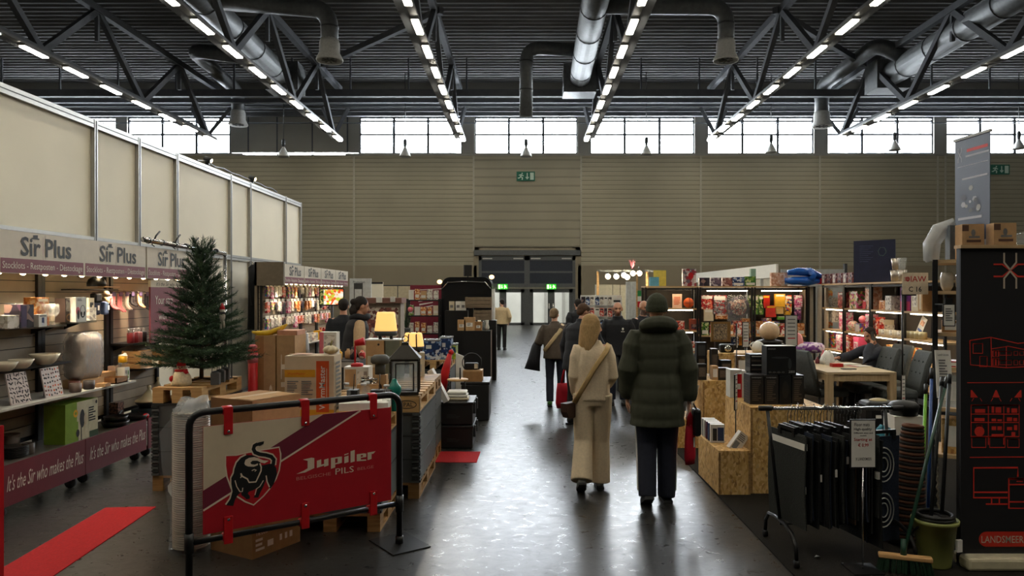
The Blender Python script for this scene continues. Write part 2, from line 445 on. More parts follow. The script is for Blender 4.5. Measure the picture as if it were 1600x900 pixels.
for i, px in enumerate((553, 740, 908, 1095, 1281, 1465, 1477)):
    mb = MB(mat('joint_strip', (164, 158, 142), .5)); mb.box(wx(px) - .05, WALL_Y - .03, 0 if px not in (740, 908) else 4.3, wx(px) + .05, WALL_Y, ZB); struct(mb, 'trim_%d' % (i + 1))
mb = MB(HALLM); mb.box(-32.3, -16, 0, -32, WALL_Y, 14.5); struct(mb, 'wall_left')
mb = MB(HALLM); mb.box(32, -16, 0, 32.3, WALL_Y, 14.5); struct(mb, 'wall_right')
mb = MB(HALLM); mb.box(-32, -16.3, 0, 32, -16, 14.5); struct(mb, 'wall_front')
# clerestory windows: frame > pane
for i, (a, b) in enumerate(WIN_PX):
    x0, x1 = wx(a), wx(b)
    mb = MB(FRAMEM)
    for k in range(4):
        xm = x0 + (x1 - x0) * k / 3; mb.box(xm - .07, WALL_Y + .02, ZB, xm + .07, WALL_Y + .16, ZT)
    for py in (240, 210, 189, 183.6):
        zz = wz(py); mb.box(x0, WALL_Y + .03, zz - .05, x1, WALL_Y + .14, zz + .05)
    f = struct(mb, 'window_%d' % (i + 1))
    g = MB(mat('window_glass', (245, 250, 250), .02, 0, 0, alpha=.12)); g.box(x0, WALL_Y + .08, ZB, x1, WALL_Y + .1, ZT); struct(g, 'window_pane', f)
for px in (388, 433, 488, 543): mb = MB(FRAMEM); mb.box(wx(px) - .04, WALL_Y - .02, ZB + .08, wx(px) + .04, WALL_Y, ZT); struct(mb, 'trim_%d' % (px))
# pale blocks of flats and a bridge seen through the glass
BLD = mat('pale_render', (150, 150, 148), .8, 0, .05, .4); BLW = mat('facade_glass', (84, 92, 100), .2)
def building(px0, px1, py0, Y, label, nw):
    x0, x1, z1 = X(px0, Y), X(px1, Y), Z(py0, Y)
    t = thing('building', label, 'building', ((x0 + x1) / 2, Y, 0))
    w = (x1 - x0) / 2
    mb = MB(BLD); mb.box(-w, 0, 0, w, 8, z1); mb.box(-w - .4, -.5, z1 - .5, w + .4, 8, z1 + .3); mb.build('wall', t)
    for k in range(nw):
        for r in range(3):
            zz = z1 - 2.6 - r * 3.2; xa = -w + 2 * w * (k + .25) / nw
            mb = MB(BLW); mb.box(xa, -.06, zz, xa + w / nw, .05, zz + 1.6); mb.build('window', t)
building(1290, 1460, 207, 75, 'pale office block outside the windows right of the aisle', 6)
building(1480, 1680, 196, 82, 'taller pale office block outside, behind the hanging grey banner', 5)
building(565, 705, 232, 110, 'distant low white roofline outside the window left of the doors', 5)
building(310, 362, 218, 70, 'pale block outside the window above the white partition wall', 2)
# corridor behind the doors
mb = MB(mat('corridor_wall', (226, 228, 224), .6, 0, .05, 2))
mb.box(-3.4, 45.6, 0, 3.6, 45.9, 4.2); mb.box(-3.5, WALL_Y + .3, 0, -3.3, 45.8, 4.2); mb.box(3.5, WALL_Y + .3, 0, 3.7, 45.8, 4.2); mb.box(-3.5, WALL_Y + .3, 4.1, 3.7, 45.8, 4.3); mb.box(-3.5, WALL_Y + .3, -.2, 3.7, 45.8, 0)
for xx in (-2.2, -1.5, .2, 1.2, 2.3): mb.box(xx, 45.5, 0, xx + .16, 45.62, 3.2, LGREY)
struct(mb, 'wall_corridor')
ld = bpy.data.lights.new('corridor_lamp', 'AREA'); ld.shape = 'RECTANGLE'; ld.size, ld.size_y = 5.5, 1.6; ld.energy = 190; ld.color = (1, .98, .93)
lo = bpy.data.objects.new('corridor_lamp', ld); lo.location = (0, 44.2, 4.05); COL.objects.link(lo)
# double doors
DM = mat('door_frame', (84, 87, 88), .5); DP = mat('door_panel', (38, 44, 56), .35); DB = mat('door_rail', (120, 118, 106), .5)
mb = MB(DM); mb.box(wx(741), WALL_Y - .12, wz(399), wx(907), WALL_Y + .05, wz(391)); struct(mb, 'trim_8')
for i, (a, b) in enumerate(((748, 823.6), (823.4, 899))):
    x0, x1 = wx(a), wx(b); zt = wz(400); zg = wz(451)
    mb = MB(DM)
    mb.box(x0, WALL_Y, 0, x0 + .16, WALL_Y + .2, zt); mb.box(x1 - .16, WALL_Y, 0, x1, WALL_Y + .2, zt); mb.box(x0, WALL_Y, zt - .25, x1, WALL_Y + .2, zt)
    mb.box(x0, WALL_Y - .02, zg, x1, WALL_Y + .2, zg + .3, DM); mb.box(x0, WALL_Y - .04, zg - .02, x1, WALL_Y, zg + .08, DB)
    mb.box(x0, WALL_Y + .02, wz(426.5), x1, WALL_Y + .15, wz(423.5), DM)
    for u in (.08, .72): mb.box(x0 + (x1 - x0) * u, WALL_Y - .04, wz(405), x0 + (x1 - x0) * (u + .2), WALL_Y, wz(403), LGREY)
    f = struct(mb, 'door_%d' % (i + 1))
    p = MB(DP); p.box(x0 + .16, WALL_Y + .05, zg + .3, x1 - .16, WALL_Y + .12, zt - .25); struct(p, 'door_panel', f)
    for s in (0, 1):
        xa = x0 + .16 + s * (x1 - x0 - .32) / 2; xb = xa + (x1 - x0 - .32) / 2
        l = MB(DM)
        l.box(xa, WALL_Y + .03, 0, xa + .2, WALL_Y + .1, zg); l.box(xb - .2, WALL_Y + .03, 0, xb, WALL_Y + .1, zg); l.box(xa, WALL_Y + .03, 0, xb, WALL_Y + .1, .14); l.box(xa, WALL_Y + .03, zg - .22, xb, WALL_Y + .1, zg)
        lf = struct(l, 'door_leaf', f)
        g = MB(mat('door_glass', (240, 245, 245), .02, 0, 0, alpha=.1)); g.box(xa + .2, WALL_Y + .06, .14, xb - .2, WALL_Y + .07, zg - .22); struct(g, 'pane', lf)
        h = MB(CHROME); hx = (xb - .12) if s == 0 else (xa + .12)
        h.box(hx - .04, WALL_Y - .04, .95, hx + .04, WALL_Y + .03, 1.25); struct(h, 'door_handle', lf)
# emergency exit signs: running figure, arrow, doorway
EXG = mat('exit_sign_green', (18, 96, 74), .5, 0, .03); EXW = mat('exit_sign_white', (196, 214, 200), .5, 0, 0)
EXGL = mat('exit_light_green', (30, 160, 40), .4, 0, 0, emit=1.6); EXWL = mat('exit_light_white', (190, 255, 150), .4, 0, 0, emit=4.0)
def exit_sign(cx, cy, Y, w, h, g, wm, label, flip=False):
    mb = MB(g); mb.box(-w / 2, -.04, -h / 2, w / 2, .04, h / 2, g)
    M = FM((-w / 2, -.042, -h / 2), (1, 0, 0), (0, 0, 1))
    def U(u): return (1 - u if flip else u) * w
    mb.quad([(U(.74), .12 * h, .001), (U(.94), .12 * h, .001), (U(.94), .88 * h, .001), (U(.74), .88 * h, .001)][::1 if not flip else -1], wm, M)
    lw = .055 * w
    mb.stroke([(U(.58), .85 * h), (U(.58), .3 * h)], lw, wm, M); mb.stroke([(U(.5), .42 * h), (U(.58), .2 * h), (U(.66), .42 * h)], lw, wm, M)
    mb.add([(U(.3) + .04 * w * math.cos(k * PI / 4), .8 * h + .04 * w * math.sin(k * PI / 4), .001) for k in range(8)], [tuple(range(8))], wm, False, M)
    mb.stroke([(U(.27), .7 * h), (U(.22), .45 * h), (U(.32), .34 * h), (U(.3), .12 * h)], lw * 1.2, wm, M)
    mb.stroke([(U(.22), .45 * h), (U(.14), .3 * h), (U(.06), .3 * h)], lw, wm, M)
    mb.stroke([(U(.12), .6 * h), (U(.24), .66 * h), (U(.38), .54 * h)], lw, wm, M)
    return one(mb, 'exit_sign', label, 'exit sign', at(cx, cy, Y))
exit_sign(821.5, 275.5, WALL_Y - .06, 1.05, .54, EXG, EXW, 'unlit green exit sign high on the wall above the double doors')
exit_sign(1562, 265, WALL_Y - .06, 1.1, .56, EXG, EXW, 'unlit green exit sign high on the wall beside the hanging grey banner')
exit_sign(785.5, 448, WALL_Y - .1, .56, .3, EXGL, EXWL, 'glowing green exit sign over the left pair of glass doors', True)
exit_sign(861.5, 448, WALL_Y - .1, .56, .3, EXGL, EXWL, 'glowing green exit sign over the right pair of glass doors', True)

# ---------------------------------------------------------------- roof trusses, one thing per row
LOWY = [39.6, 32.9, 26.0, 19.1, 12.2, 5.3, -1.6]; UPY = [36.4, 29.4, 22.5, 15.6, 8.7, 1.8]
ROWS = [(-16.8, 'outermost row on the left'), (-10.0, 'second row left of the aisle'), (-3.33, 'row just left of the aisle'), (3.33, 'row just right of the aisle'), (10.0, 'second row right of the aisle'), (16.8, 'outermost row on the right')]
HOUS = mat('lamp_housing', (96, 94, 90), .5); 
for rx, rn in ROWS:
    t = thing('roof_truss', 'grey steel roof truss carrying the ' + rn.replace('row', 'row of strip lights', 1), 'roof truss', (rx, 0, 10.2), 0, 'roof trusses')
    o = .28 if rx > 0 else -.28
    mb = MB(STRUT); mb.box(o - .15, -6, 0, o + .15, 39.75, .3); mb.build('lower_chord', t)
    mb = MB(STRUT); mb.box(o - .13, -6, 2.85, o + .13, 41, 3.13); mb.build('upper_chord', t)
    mb = MB(HOUS); mb.box(-.12, -6, -.02, .12, 39.9, .06); mb.build('cable_tray', t)
    for k, ly in enumerate(LOWY):
        for uy in UPY:
            if abs(uy - ly) < 4:
                mb = MB(STRUT); mb.bar((o, ly, .2), (o, uy, 2.95), .2, .24); mb.build('diagonal', t)
    for s in (-1, 1):
        mb = MB(STRUT); mb.bar((o, 39.6, .1), (o + s * (.14 + .055 * abs(rx)), 39.6 + .5, 1.75), .16, .18); mb.build('end_strut', t)
    for uy in UPY[:3]:
        mb = MB(STRUT); mb.bar((o, uy, 3.0), (o, uy, 1.7), .14, .14); mb.build('hanger', t)
    # strip lights under the chord: housing > diffuser
    k = 0
    ly = 39.3
    while ly > -5:
        l = thing('strip_light', '%s strip light from the far end, %s' % (ORD[k], rn), 'ceiling light', (rx, ly, 10.14), 0, 'strip lights in the ' + rn)
        if k == 0 and rx == ROWS[0][0]:
            a = MB(HOUS); a.box(-.13, -.66, -.02, .13, .66, .06); HO = a.build('housing', l)
            b = MB(TUBEM); b.box(-.1, -.6, -.06, .1, .6, -.022); DI = b.build('diffuser', l)
        else:
            for src in (HO, DI):
                c = src.copy(); COL.objects.link(c); c.parent = l
        ly -= 2.35; k += 1
mb = MB(STRUT)
for (xa, ya, xb, yb) in ((-10, 36.4, -3.33, 29.4), (10, 29.4, 16.8, 36.4)):
    one(MB(STRUT).bar((xa, ya, 13.15), (xb, yb, 13.15), .22, .26), 'roof_brace', 'grey diagonal roof brace between two trusses %s of the aisle' % ('left' if xa < 0 else 'right'), 'roof brace')
# girder and pipes that cross the hall in front of the windows
for k, (Y, py, th, nm, lb) in enumerate(((38, 146, .36, 'cross_girder', 'thick grey girder crossing under the roof before the windows'), (39.5, 158, .2, 'cross_beam', 'slim grey beam crossing just behind the thick girder'),
        (40.6, 165, .16, 'service_pipe', 'grey pipe crossing third behind the thick girder'), (41.1, 172, .2, 'service_pipe', 'grey pipe crossing fourth behind the thick girder'), (41.7, 178, .26, 'cable_duct', 'lowest grey duct crossing right above the windows'))):
    zz = Z(py, Y); mb = MB(STRUT)
    if 'pipe' in nm: mb.cyl((-32, Y, zz), (32, Y, zz), th / 2, n=8)
    else: mb.box(-31.98, Y - th * .4, zz - th / 2, 31.98, Y + th * .4, zz + th / 2)
    if k == 0:
        for q in range(-30, 31, 3):
            mb.bar((q, Y, zz), (q, Y, 13.98), .08, .08)
    one(mb, nm, lb, 'beam' if 'pipe' not in nm else 'pipe')
one(MB(FRAMEM).cyl((-32, 41.9, wz(196)), (32, 41.9, wz(196)), .03, n=6), 'tension_cable', 'thin dark cable strung across the row of windows', 'cable')
# ---------------------------------------------------------------- air ducts
def rings_on(t, pts, r, step):
    for a, b in zip(pts, pts[1:]):
        a, b = Vector(a), Vector(b); L = (b - a).length; d = (b - a) / max(L, 1e-6); k = step * .5
        while k < L:
            mb = MB(DGREY); p = a + d * k; mb.cyl(p - d * .03, p + d * .03, r * 1.05, n=16); mb.build('clamp_ring', t); k += step
def bend(a, b, c, r=.7, n=6):
    a, b, c = Vector(a), Vector(b), Vector(c); p = b + (a - b).normalized() * r; q = b + (c - b).normalized() * r
    return [p * (1 - u) ** 2 + b * 2 * u * (1 - u) + q * u * u for u in [k / n for k in range(n + 1)]]
def diffuser(t, p, r):
    mb = MB(LGREY); mb.lathe([(r, .25), (r * 1.15, .1), (r * 1.15, -.25), (r * 1.55, -.5), (r * 1.5, -.56), (r * .95, -.5)], 18, p)
    d = mb.build('diffuser', t)
    mb = MB(BLACK)
    for k in range(8): mb.bar(Vector(p) + Vector((0, 0, -.53)), Vector(p) + Vector((r * .9 * math.cos(k * PI / 4), r * .9 * math.sin(k * PI / 4), -.53)), .06, .02)
    mb.build('vane', d)
def duct(label, main, r, branches, rstep):
    t = thing('air_duct', label, 'air duct', main[0])
    o = Vector(main[0]); L = [Vector(p) - o for p in main]
    MB(STEEL).tube(L, r, 18).build('main_pipe', t); rings_on(t, L, r, rstep)
    for br, rb, dif in branches:
        q = [Vector(p) - o for p in br]; path = [q[0]]
        for k in range(1, len(q) - 1): path += bend(q[k - 1], q[k], q[k + 1])
        path.append(q[-1])
        MB(STEEL).tube(path, rb, 16).build('branch_pipe', t); rings_on(t, [q[-2], q[-1]], rb, 1.3)
        if dif: diffuser(t, q[-1], rb)
    # plenum box hanging at the closed end
    MB(STEEL).box(L[-1].x - .8, L[-1].y - .2, L[-1].z - .7, L[-1].x + .8, L[-1].y + 1.1, L[-1].z + .7).build('plenum', t)
duct('big round silver duct running along the roof over the aisle', [(2.4, 18, 12.4), (2.7, 36.2, 12.4)], .5,
     [([(2.4, 27, 12.4), at(1135, 10, 27), at(1134, 72, 27)], .3, True), ([(2.6, 33.5, 12.9), at(822, 74, 33.5), at(822, 182, 33.5)], .3, False)], 2.6)
duct('big round silver duct along the roof on the left', [(-11.6, 18, 12.6), (-12.0, 36.5, 12.6)], .5,
     [([(-11.6, 27, 12.6), at(515, 15, 27), at(515, 72, 27)], .32, True), ([(-11.9, 34, 12.6), at(300, 78, 34), at(372, 143, 40), at(372, 180, 40)], .34, True)], 2.6)
duct('big round silver duct along the roof on the right', [(17.2, 16, 12.4), (17.7, 35.5, 12.4)], .55,
     [([(17.6, 34, 12.7), at(1372, 68, 34), at(1284, 134, 39), at(1284, 182, 39)], .36, True)], 2.4)
# ---------------------------------------------------------------- bell pendant lamps along the window wall
LAMPM = mat('bell_shade', (190, 190, 186), .4, .2, .05)
for k, (px, py, wh) in enumerate(((443, 238, 'leftmost, on the blind bay'), (633, 238, 'under the window left of the aisle'), (822, 238, 'over the double doors'), (1010, 235, 'under the window right of the doors'), (1205, 232, 'fifth from the left'), (1398, 228, 'under the window with office blocks outside'), (1592, 226, 'rightmost, beside the hanging grey banner'))):
    p = at(px, py, 40.5)
    t = thing('pendant_lamp', 'grey bell shaped pendant lamp, unlit, ' + wh, 'pendant lamp', p, 0, 'bell pendant lamps before the window wall')
    MB(LAMPM).lathe([(.05, .32), (.1, .22), (.16, .1), (.27, -.1), (.32, -.24), (.29, -.24), (.22, -.08), (.1, .08)], 16).build('shade', t)
    MB(DGREY).lathe([(.02, .75), (.09, .7), (.11, .5), (.07, .3)], 10).build('socket', t)
    MB(BLACK).cyl((0, 0, .7), (0, 0, 14.06 - p.z), .02, n=6).build('cord', t)
# ================================================================ LEFT STAND
PANEL = mat('stand_panel', (238, 230, 208), .6, 0, .05, .8)
XW, HW = -5.3, 3.97
seams = [4.2, 7.25, 9.07, 10.1, 11.2, 13.25, 14.2, 16.3, 17.4]
mb = MB(PANEL); mb.box(XW - .05, seams[0], 0, XW - .03, seams[-1], HW); mb.box(-9, 17.38, 0, XW, 17.42, HW)
w0 = struct(mb, 'wall_stand')
for k, yy in enumerate(seams):
    mb = MB(ALU); mb.box(XW - .06, yy - .035, 0, XW + .02, yy + .035, HW + .02); mb.box(XW + .02, yy - .008, 0, XW + .024, yy + .008, HW, DGREY); struct(mb, 'wall_post', w0)
for zz, hh in ((HW - .09, .1), (2.45, .09), (0, .06)):
    mb = MB(ALU); mb.box(XW - .06, seams[0], zz, XW + .015, seams[-1], zz + hh); mb.box(XW + .015, seams[0], zz + hh * .45, XW + .018, seams[-1], zz + hh * .55, DGREY); struct(mb, 'wall_rail', w0)
mb = MB(BLACK)
mb.tube([(XW, 11.9 + k * .35, HW + .03 + .05 * abs(math.sin(k * 1.7))) for k in range(12)], .012, 5)
one(mb, 'power_cable', 'thin cable lying along the top of the white partition wall', 'cable')
for k, (yy, w) in enumerate(((12.3, 'nearer'), (14.3, 'farther'))):
    t = thing('clamp_spotlight', 'small lit spotlight clamped on the white partition wall top, ' + w, 'spotlight', (XW, yy, HW + .02))
    MB(BLACK).box(-.03, -.03, 0, .03, .03, .09).build('clamp', t); MB(DGREY).cyl((-.05, 0, .12), (.06, 0, .07), .04, .05).build('head', t)
    MB(SPOTM).cyl((.061, 0, .07), (.07, 0, .066), .03).build('lamp_lens', t)
# ---------------------------------------------------------------- gondola shelving with lit headers
SLAT = wood('slat_board', (150, 136, 116), (164, 148, 126), (1, 1, 1), 4)
SIGNB = mat('sign_board', (214, 204, 186), .5, 0, .03); SIGNM = mat('sign_maroon', (128, 60, 70), .5, 0, .04); SIGNT = mat('sign_grey_letter', (66, 68, 70), .6, 0, 0); SIGNW = mat('sign_white_letter', (226, 214, 200), .6, 0, 0)
def wall_spot(x, y, z, e, col=(1, .8, .55)):
    d = bpy.data.lights.new('header_spot', 'SPOT'); d.energy = e; d.color = col; d.spot_size = 2.2; d.spot_blend = .7; d.shadow_soft_size = .04
    o = bpy.data.objects.new('header_spot', d); o.location = (x, y, z); o.rotation_euler = (0, -.12 if x < 0 else .12, 0); COL.objects.link(o)
def sir_header(t, L, wide=True):
    """header box in the gondola frame: x along the run, front at y = 0"""
    mb = MB(SIGNB); mb.box(0, 0, 2.015, L, .04, 2.37); mb.box(0, .04, 2.34, L, .45, 2.37, LGREY); mb.box(0, .04, 2.03, L, .45, 2.045, LGREY)
    M = FM((0, -.002, 2.015), (1, 0, 0), (0, 0, 1))
    mb.quad([(0.015, .005, 0), (L - .015, .005, 0), (L - .015, .125, 0), (.015, .125, 0)], SIGNM, M)
    a, b = L * .22, L * .82
    mb.text('Sir', a, .15, a + (b - a) * .37, .315, SIGNT, M, bold=.02); mb.text('Plus', a + (b - a) * .46, .15, b, .315, SIGNT, M, bold=.02)
    mb.quad([(a + (b - a) * .415, .12, .001), (a + (b - a) * .42, .12, .001), (a + (b - a) * .42, .325, .001), (a + (b - a) * .415, .325, .001)], SIGNM, M)
    hx = a + (b - a) * .27      # little top hat on the i
    mb.prism([(hx - .05, .30), (hx + .05, .30), (hx + .05, .312), (hx + .03, .312), (hx + .03, .34), (hx - .03, .335), (hx - .03, .312), (hx - .05, .312)], .001, SIGNT, M)
    mb.text('Stocklots - Restposten - Déstockage', L * .03, .022, L * .97, .098, SIGNW, M)
    s = mb.build('header_sign', t)
    for k in (.14, .4, .66, .9):
        q = MB(SPOTM); q.ball((L * k, .12, 2.024), (.024, .024, .018), 12); q.build('spot_lamp', s)
def gondola(Y0, L, label, plinth=True, sign=True, back=True):
    t = thing('gondola_shelf', label, 'shelf unit', (-4.25, Y0, 0), PI / 2, 'shelf units of the maroon stand')
    mb = MB(SLAT)
    if back:
        for k in range(17):
            mb.box(0, .44, .5 + k * .105, L, .46, .5 + k * .105 + .098)
        mb.box(0, .462, .45, L, .47, 2.3, BLACK)
        mb.build('back_board', t)
    mb = MB(BLACK)
    for x in (.027, L - .027): mb.box(x - .025, .41, .1, x + .025, .47, 2.34)
    mb.build('upright', t)
    mb = MB(mat('deck', (96, 92, 84), .4)); mb.box(.01, .0, .41, L - .01, .44, .435); mb.build('base_shelf', t)
    if plinth:
        mb = MB(MAROON); mb.box(.005, -.012, .1, L - .005, .0, .44)
        M = FM((0, -.013, .1), (1, 0, 0), (0, 0, 1))
        mb.text("It's the Sir who makes the Plus", L * .06, .12, L * .97, .25, SIGNW, M, shear=.35)
        mb.build('plinth_panel', t)
    for x in (.1, L - .1):
        mb = MB(DGREY); mb.box(x - .03, .03, .09, x + .03, .12, .12); mb.cyl((x - .018, .07, .05), (x + .018, .07, .05), .05, n=14); mb.box(x - .028, .05, .05, x - .02, .09, .1); mb.box(x + .02, .05, .05, x + .028, .09, .1)
        mb.build('castor', t)
    if sign: sir_header(t, L)
    return t
def shelf_on(t, x0, x1, z, d0, edge, nm='shelf_board', th=.02):
    mb = MB(edge); mb.box(x0, d0, z - th, x1, .44, z)
    for x in (x0 + .1, x1 - .1): mb.prism([(0, 0), (.3 * (.44 - d0) / .44, 0), (0, -.07)], .012, BLACK, FM((x, .44, z - th), (0, -1, 0), (0, 0, 1)))
    return mb.build(nm, t)
WHITEDGE = mat('shelf_white', (206, 204, 196), .35)
g1 = gondola(5.95, 1.15, 'maroon stand shelf unit nearest the camera, with bowls and placemats')
g2 = gondola(7.1, 1.15, 'maroon stand shelf unit with socks, cap and wrapped pillow')
g3 = gondola(8.28, 1.1, 'maroon stand shelf unit half hidden by the Christmas tree')
shelf_on(g1, 0, 1.15, 1.55, .17, mat('glass_shelf', (120, 116, 106), .15)); shelf_on(g1, 0, 1.15, 1.2, .12, BLACK); shelf_on(g1, 0, 1.15, .9, 0, WHITEDGE)
shelf_on(g2, 0, .5, 1.57, .17, mat('glass_shelf', (120, 116, 106), .15)); shelf_on(g2, 0, .95, .9, 0, WHITEDGE)
shelf_on(g3, 0, 1.1, 1.0, .02, BLACK); shelf_on(g3, 0, 1.1, 1.28, .15, BLACK)
mb = MB(BLACK); mb.cyl((.3, .3, 1.885), (1.13, .3, 1.885), .008); 
for x in (.35, 1.1): mb.cyl((x, .3, 1.885), (x, .44, 1.885), .008)
mb.build('hanging_rail', g2)
for yy in (6.2, 6.75, 7.3, 7.95, 8.6): wall_spot(-4.40, yy, 2.0, 30)
# maroon poster panel with cream strip above, in the third bay
mb = MB(SIGNM); mb.box(-4.30, 8.42, 1.28, -4.28, 9.35, 1.92); mb.box(-4.31, 8.42, 1.92, -4.28, 9.35, 2.0, CREAM)
M = FM((-4.278, 8.42, 1.28), (0, 1, 0), (0, 0, 1))
mb.text('Your stro', .1, .44, .52, .54, SIGNW, M); mb.text('with', .18, .26, .36, .34, SIGNW, M); mb.text('and sell more', .02, .03, .35, .07, SIGNW, M)
mb.text("It's the Sir who makes the", .12, .655, .9, .70, INK, M, shear=.35)
one(mb, 'wall_poster', 'maroon poster with pale lettering and cream top strip behind the Christmas tree', 'poster')
# fourth header: banner hung on hooks from a chrome truss tube
mb = MB(SIGNB); mb.box(-4.26, 9.5, 2.0, -4.25, 10.0, 2.3); mb.text('us', .02, .1, .2, .22, SIGNT, FM((-4.248, 9.5, 2.0), (0, 1, 0), (0, 0, 1)), bold=.01)
one(mb, 'sign_board', 'pale sign board hung on hooks behind the Christmas tree top', 'sign')
mb = MB(CHROME); mb.cyl((-4.2, 8.1, 2.44), (-4.2, 10.3, 2.40), .03, n=12); mb.cyl((-4.2, 10.3, 2.42), (-4.2, 10.3, 0), .025, n=10)
t = thing('chrome_rail', 'chrome hanging rail with black hooks above the third shelf sign', 'rail', (0, 0, 0)); mb.build('tube', t)
for k in range(4):
    yy = 8.35 + k * .5; q = MB(BLACK); q.tube([(-4.2, yy, 2.46), (-4.2, yy + .03, 2.5), (-4.2, yy + .12, 2.56)], .01, 6); q.tube([(-4.2, yy, 2.44), (-4.23, yy, 2.40), (-4.2, yy, 2.38)], .008, 6); q.build('hook', t)
for k in range(7):
    q = MB(BLACK); yy = 8.2 + k * .3; q.cyl((-4.2, yy, 2.437 - .02 * k / 7), (-4.2, yy + .02, 2.437 - .02 * k / 7), .036, n=12); q.build('clip', t)

# ---------------------------------------------------------------- goods on the near shelves
def lp(px, x): return onX(px, x)     # depth on the left stand
def goods(kind, label, cat, px, x, z, mb, name=None, rz=PI / 2, group=None):
    return one(mb, name or kind, label, cat, (x, lp(px, x), z), rz, group)
PRT1 = printed('print_dark', [(52, 44, 58), (34, 30, 40), (88, 62, 84), (150, 120, 110), (28, 26, 30)], 7)
PRT2 = printed('print_orange', [(206, 128, 58), (226, 160, 96), (240, 206, 160), (180, 96, 40)], 16)
PRT3 = printed('print_pale', [(226, 220, 206), (200, 190, 176), (160, 150, 146), (236, 230, 220)], 14)
PRTR = printed('print_red', [(196, 40, 44), (230, 210, 196), (150, 26, 34), (226, 120, 90)], 16)
PRTB = printed('print_blue', [(36, 62, 120), (210, 214, 220), (24, 40, 84), (120, 150, 190)], 14)
PRTG = printed('print_green', [(60, 116, 40), (120, 160, 60), (206, 210, 150), (40, 84, 34)], 12)
PRTM = printed('print_mixed', [(206, 54, 60), (232, 180, 60), (60, 110, 170), (232, 226, 214), (90, 150, 70), (140, 70, 140)], 14)
PRTP = printed('print_pink', [(226, 110, 150), (244, 180, 200), (180, 60, 120), (236, 226, 226)], 14)
UP = 1.551
goods('glass_box', 'grey box of drinking glasses at the near end of the glass shelf', 'box', 10, -4.4, UP, boxmb(.2, .16, .11, PRT3))
goods('glass_box', 'dark purple box of glasses standing on the glass shelf', 'box', 30, -4.38, UP, boxmb(.17, .14, .2, PRT1, [('F', .05, .05, .45, .95, mat('violet', (70, 56, 88), .4)), ('F', .5, .05, .95, .95, PRT1)]))
goods('glass_box', 'orange printed box of glasses on the glass shelf', 'box', 57, -4.45, UP, boxmb(.17, .12, .26, PRT2, [('F', .1, .3, .9, .8, PRT2), ('F', .1, .85, .9, .95, CREAM)]))
goods('glass_box', 'small white box with a blue glass picture before the orange box', 'box', 60, -4.33, UP, boxmb(.11, .08, .11, WHITE, [('F', .35, .1, .65, .75, PRTB), ('F', .1, .82, .9, .92, GINK)]))
def wine_glass(r, h):
    mb = MB(GLASS); mb.lathe([(r * .75, 0), (r * .75, .004), (.006, .01), (.005, h * .38), (r * .75, h * .5), (r, h * .68), (r * .78, h), (r * .74, h), (r * .95, h * .68), (r * .7, h * .53), (.003, h * .42)], 16)
    return mb
for k, (px, nm) in enumerate(((72, 'first'), (79, 'second'), (85, 'third'))):
    goods('wine_glass', 'round clear wine glass at the end of the glass shelf, %s from the orange box' % nm, 'glass', px, -4.36 - .04 * (k % 2), UP, wine_glass(.045, .2), group='wine glasses on the glass shelf')
for k in range(6):
    r, c = divmod(k, 3)
    mb = MB(GLASS); mb.lathe([(.04, 0), (.045, .1), (.042, .1), (.037, .006), (.002, .006)], 14)
    goods('tumbler', 'clear tumbler stacked behind the purple box, %s row, %s from the left' % (('lower', 'upper')[r], ORD[c]), 'glass', 18 + c * 11, -4.56, UP + .11 + r * .103, mb, group='tumblers on the glass shelf') if r == 0 else None
one(boxmb(.36, .2, .11, mat('crate_glass', (190, 184, 170), .2, alpha=.6)), 'glass_tray', 'clear tray that lifts the tumblers behind the purple box', 'tray', (-4.56, lp(29, -4.56), UP), PI / 2)
goods('gift_box', 'dark box with wooden ring pattern on the short glass shelf', 'box', 100, -4.42, UP + .02, boxmb(.12, .1, .23, mat('brown_print', (62, 48, 42), .5), [('F', 'E', .5, .2, .4, .16, PINED), ('F', 'E', .5, .2, .3, .1, mat('brown_print', (62, 48, 42))), ('F', .05, .45, .95, .98, PRT3)]))
goods('headphone_box', 'white box with black headphones printed on it', 'box', 119, -4.36, UP + .02, boxmb(.17, .1, .24, WHITE, [('F', 'E', .62, .42, .26, .26, INK), ('F', 'E', .62, .44, .2, .22, WHITE), ('F', 'E', .5, .32, .08, .1, INK), ('F', 'E', .76, .32, .08, .1, INK), ('F', 'E', .15, .45, .18, .16, PINK), ('F', 'E', .2, .3, .1, .2, INK)] + lines('F', .1, .82, .6, .94, 2)))
goods('cream_box', 'small cream box with a dark motif behind the headphone box', 'box', 136, -4.5, UP + .13, boxmb(.1, .09, .12, CREAM, [('F', 'E', .4, .4, .2, .25, INK), ('F', 'E', .7, .5, .12, .15, INK)]))
one(boxmb(.12, .12, .13, PRT3), 'gift_box', 'pale patterned box under the small cream box', 'box', (-4.5, lp(136, -4.5), UP + .02), PI / 2)
# cap on a hook, socks and gloves on the rail
t = thing('baseball_cap', 'black cap with tan brim hanging above the sock rail', 'cap', (-4.43, lp(151, -4.43), 1.92), PI / 2)
MB(BLACKP).lathe([(.09, 0), (.092, .03), (.075, .075), (.03, .1), (.004, .102)], 14).build('crown', t); MB(mat('tan_cloth', (206, 170, 136), .8)).box(-.02, -.15, -.012, .17, -.02, .0, b=.004).build('brim', t)
MB(CHROME).tube([(0, .2, .1), (0, .05, .12), (0, 0, .1)], .005, 6).build('hook', t)
sock_mats = [(mat('sock_pink', (226, 130, 134), .9), 'pink', 176, .19), (mat('sock_pink', (226, 130, 134), .9), 'long pink', 187, .22), (mat('sock_cream', (224, 206, 188), .9), 'cream', 197, .2), (mat('sock_black', (30, 28, 30), .9), 'black and white', 206, .16), (mat('sock_tan', (206, 164, 118), .9), 'tan', 218, .18), (mat('sock_navy', (26, 28, 34), .9), 'dark navy', 229, .22)]
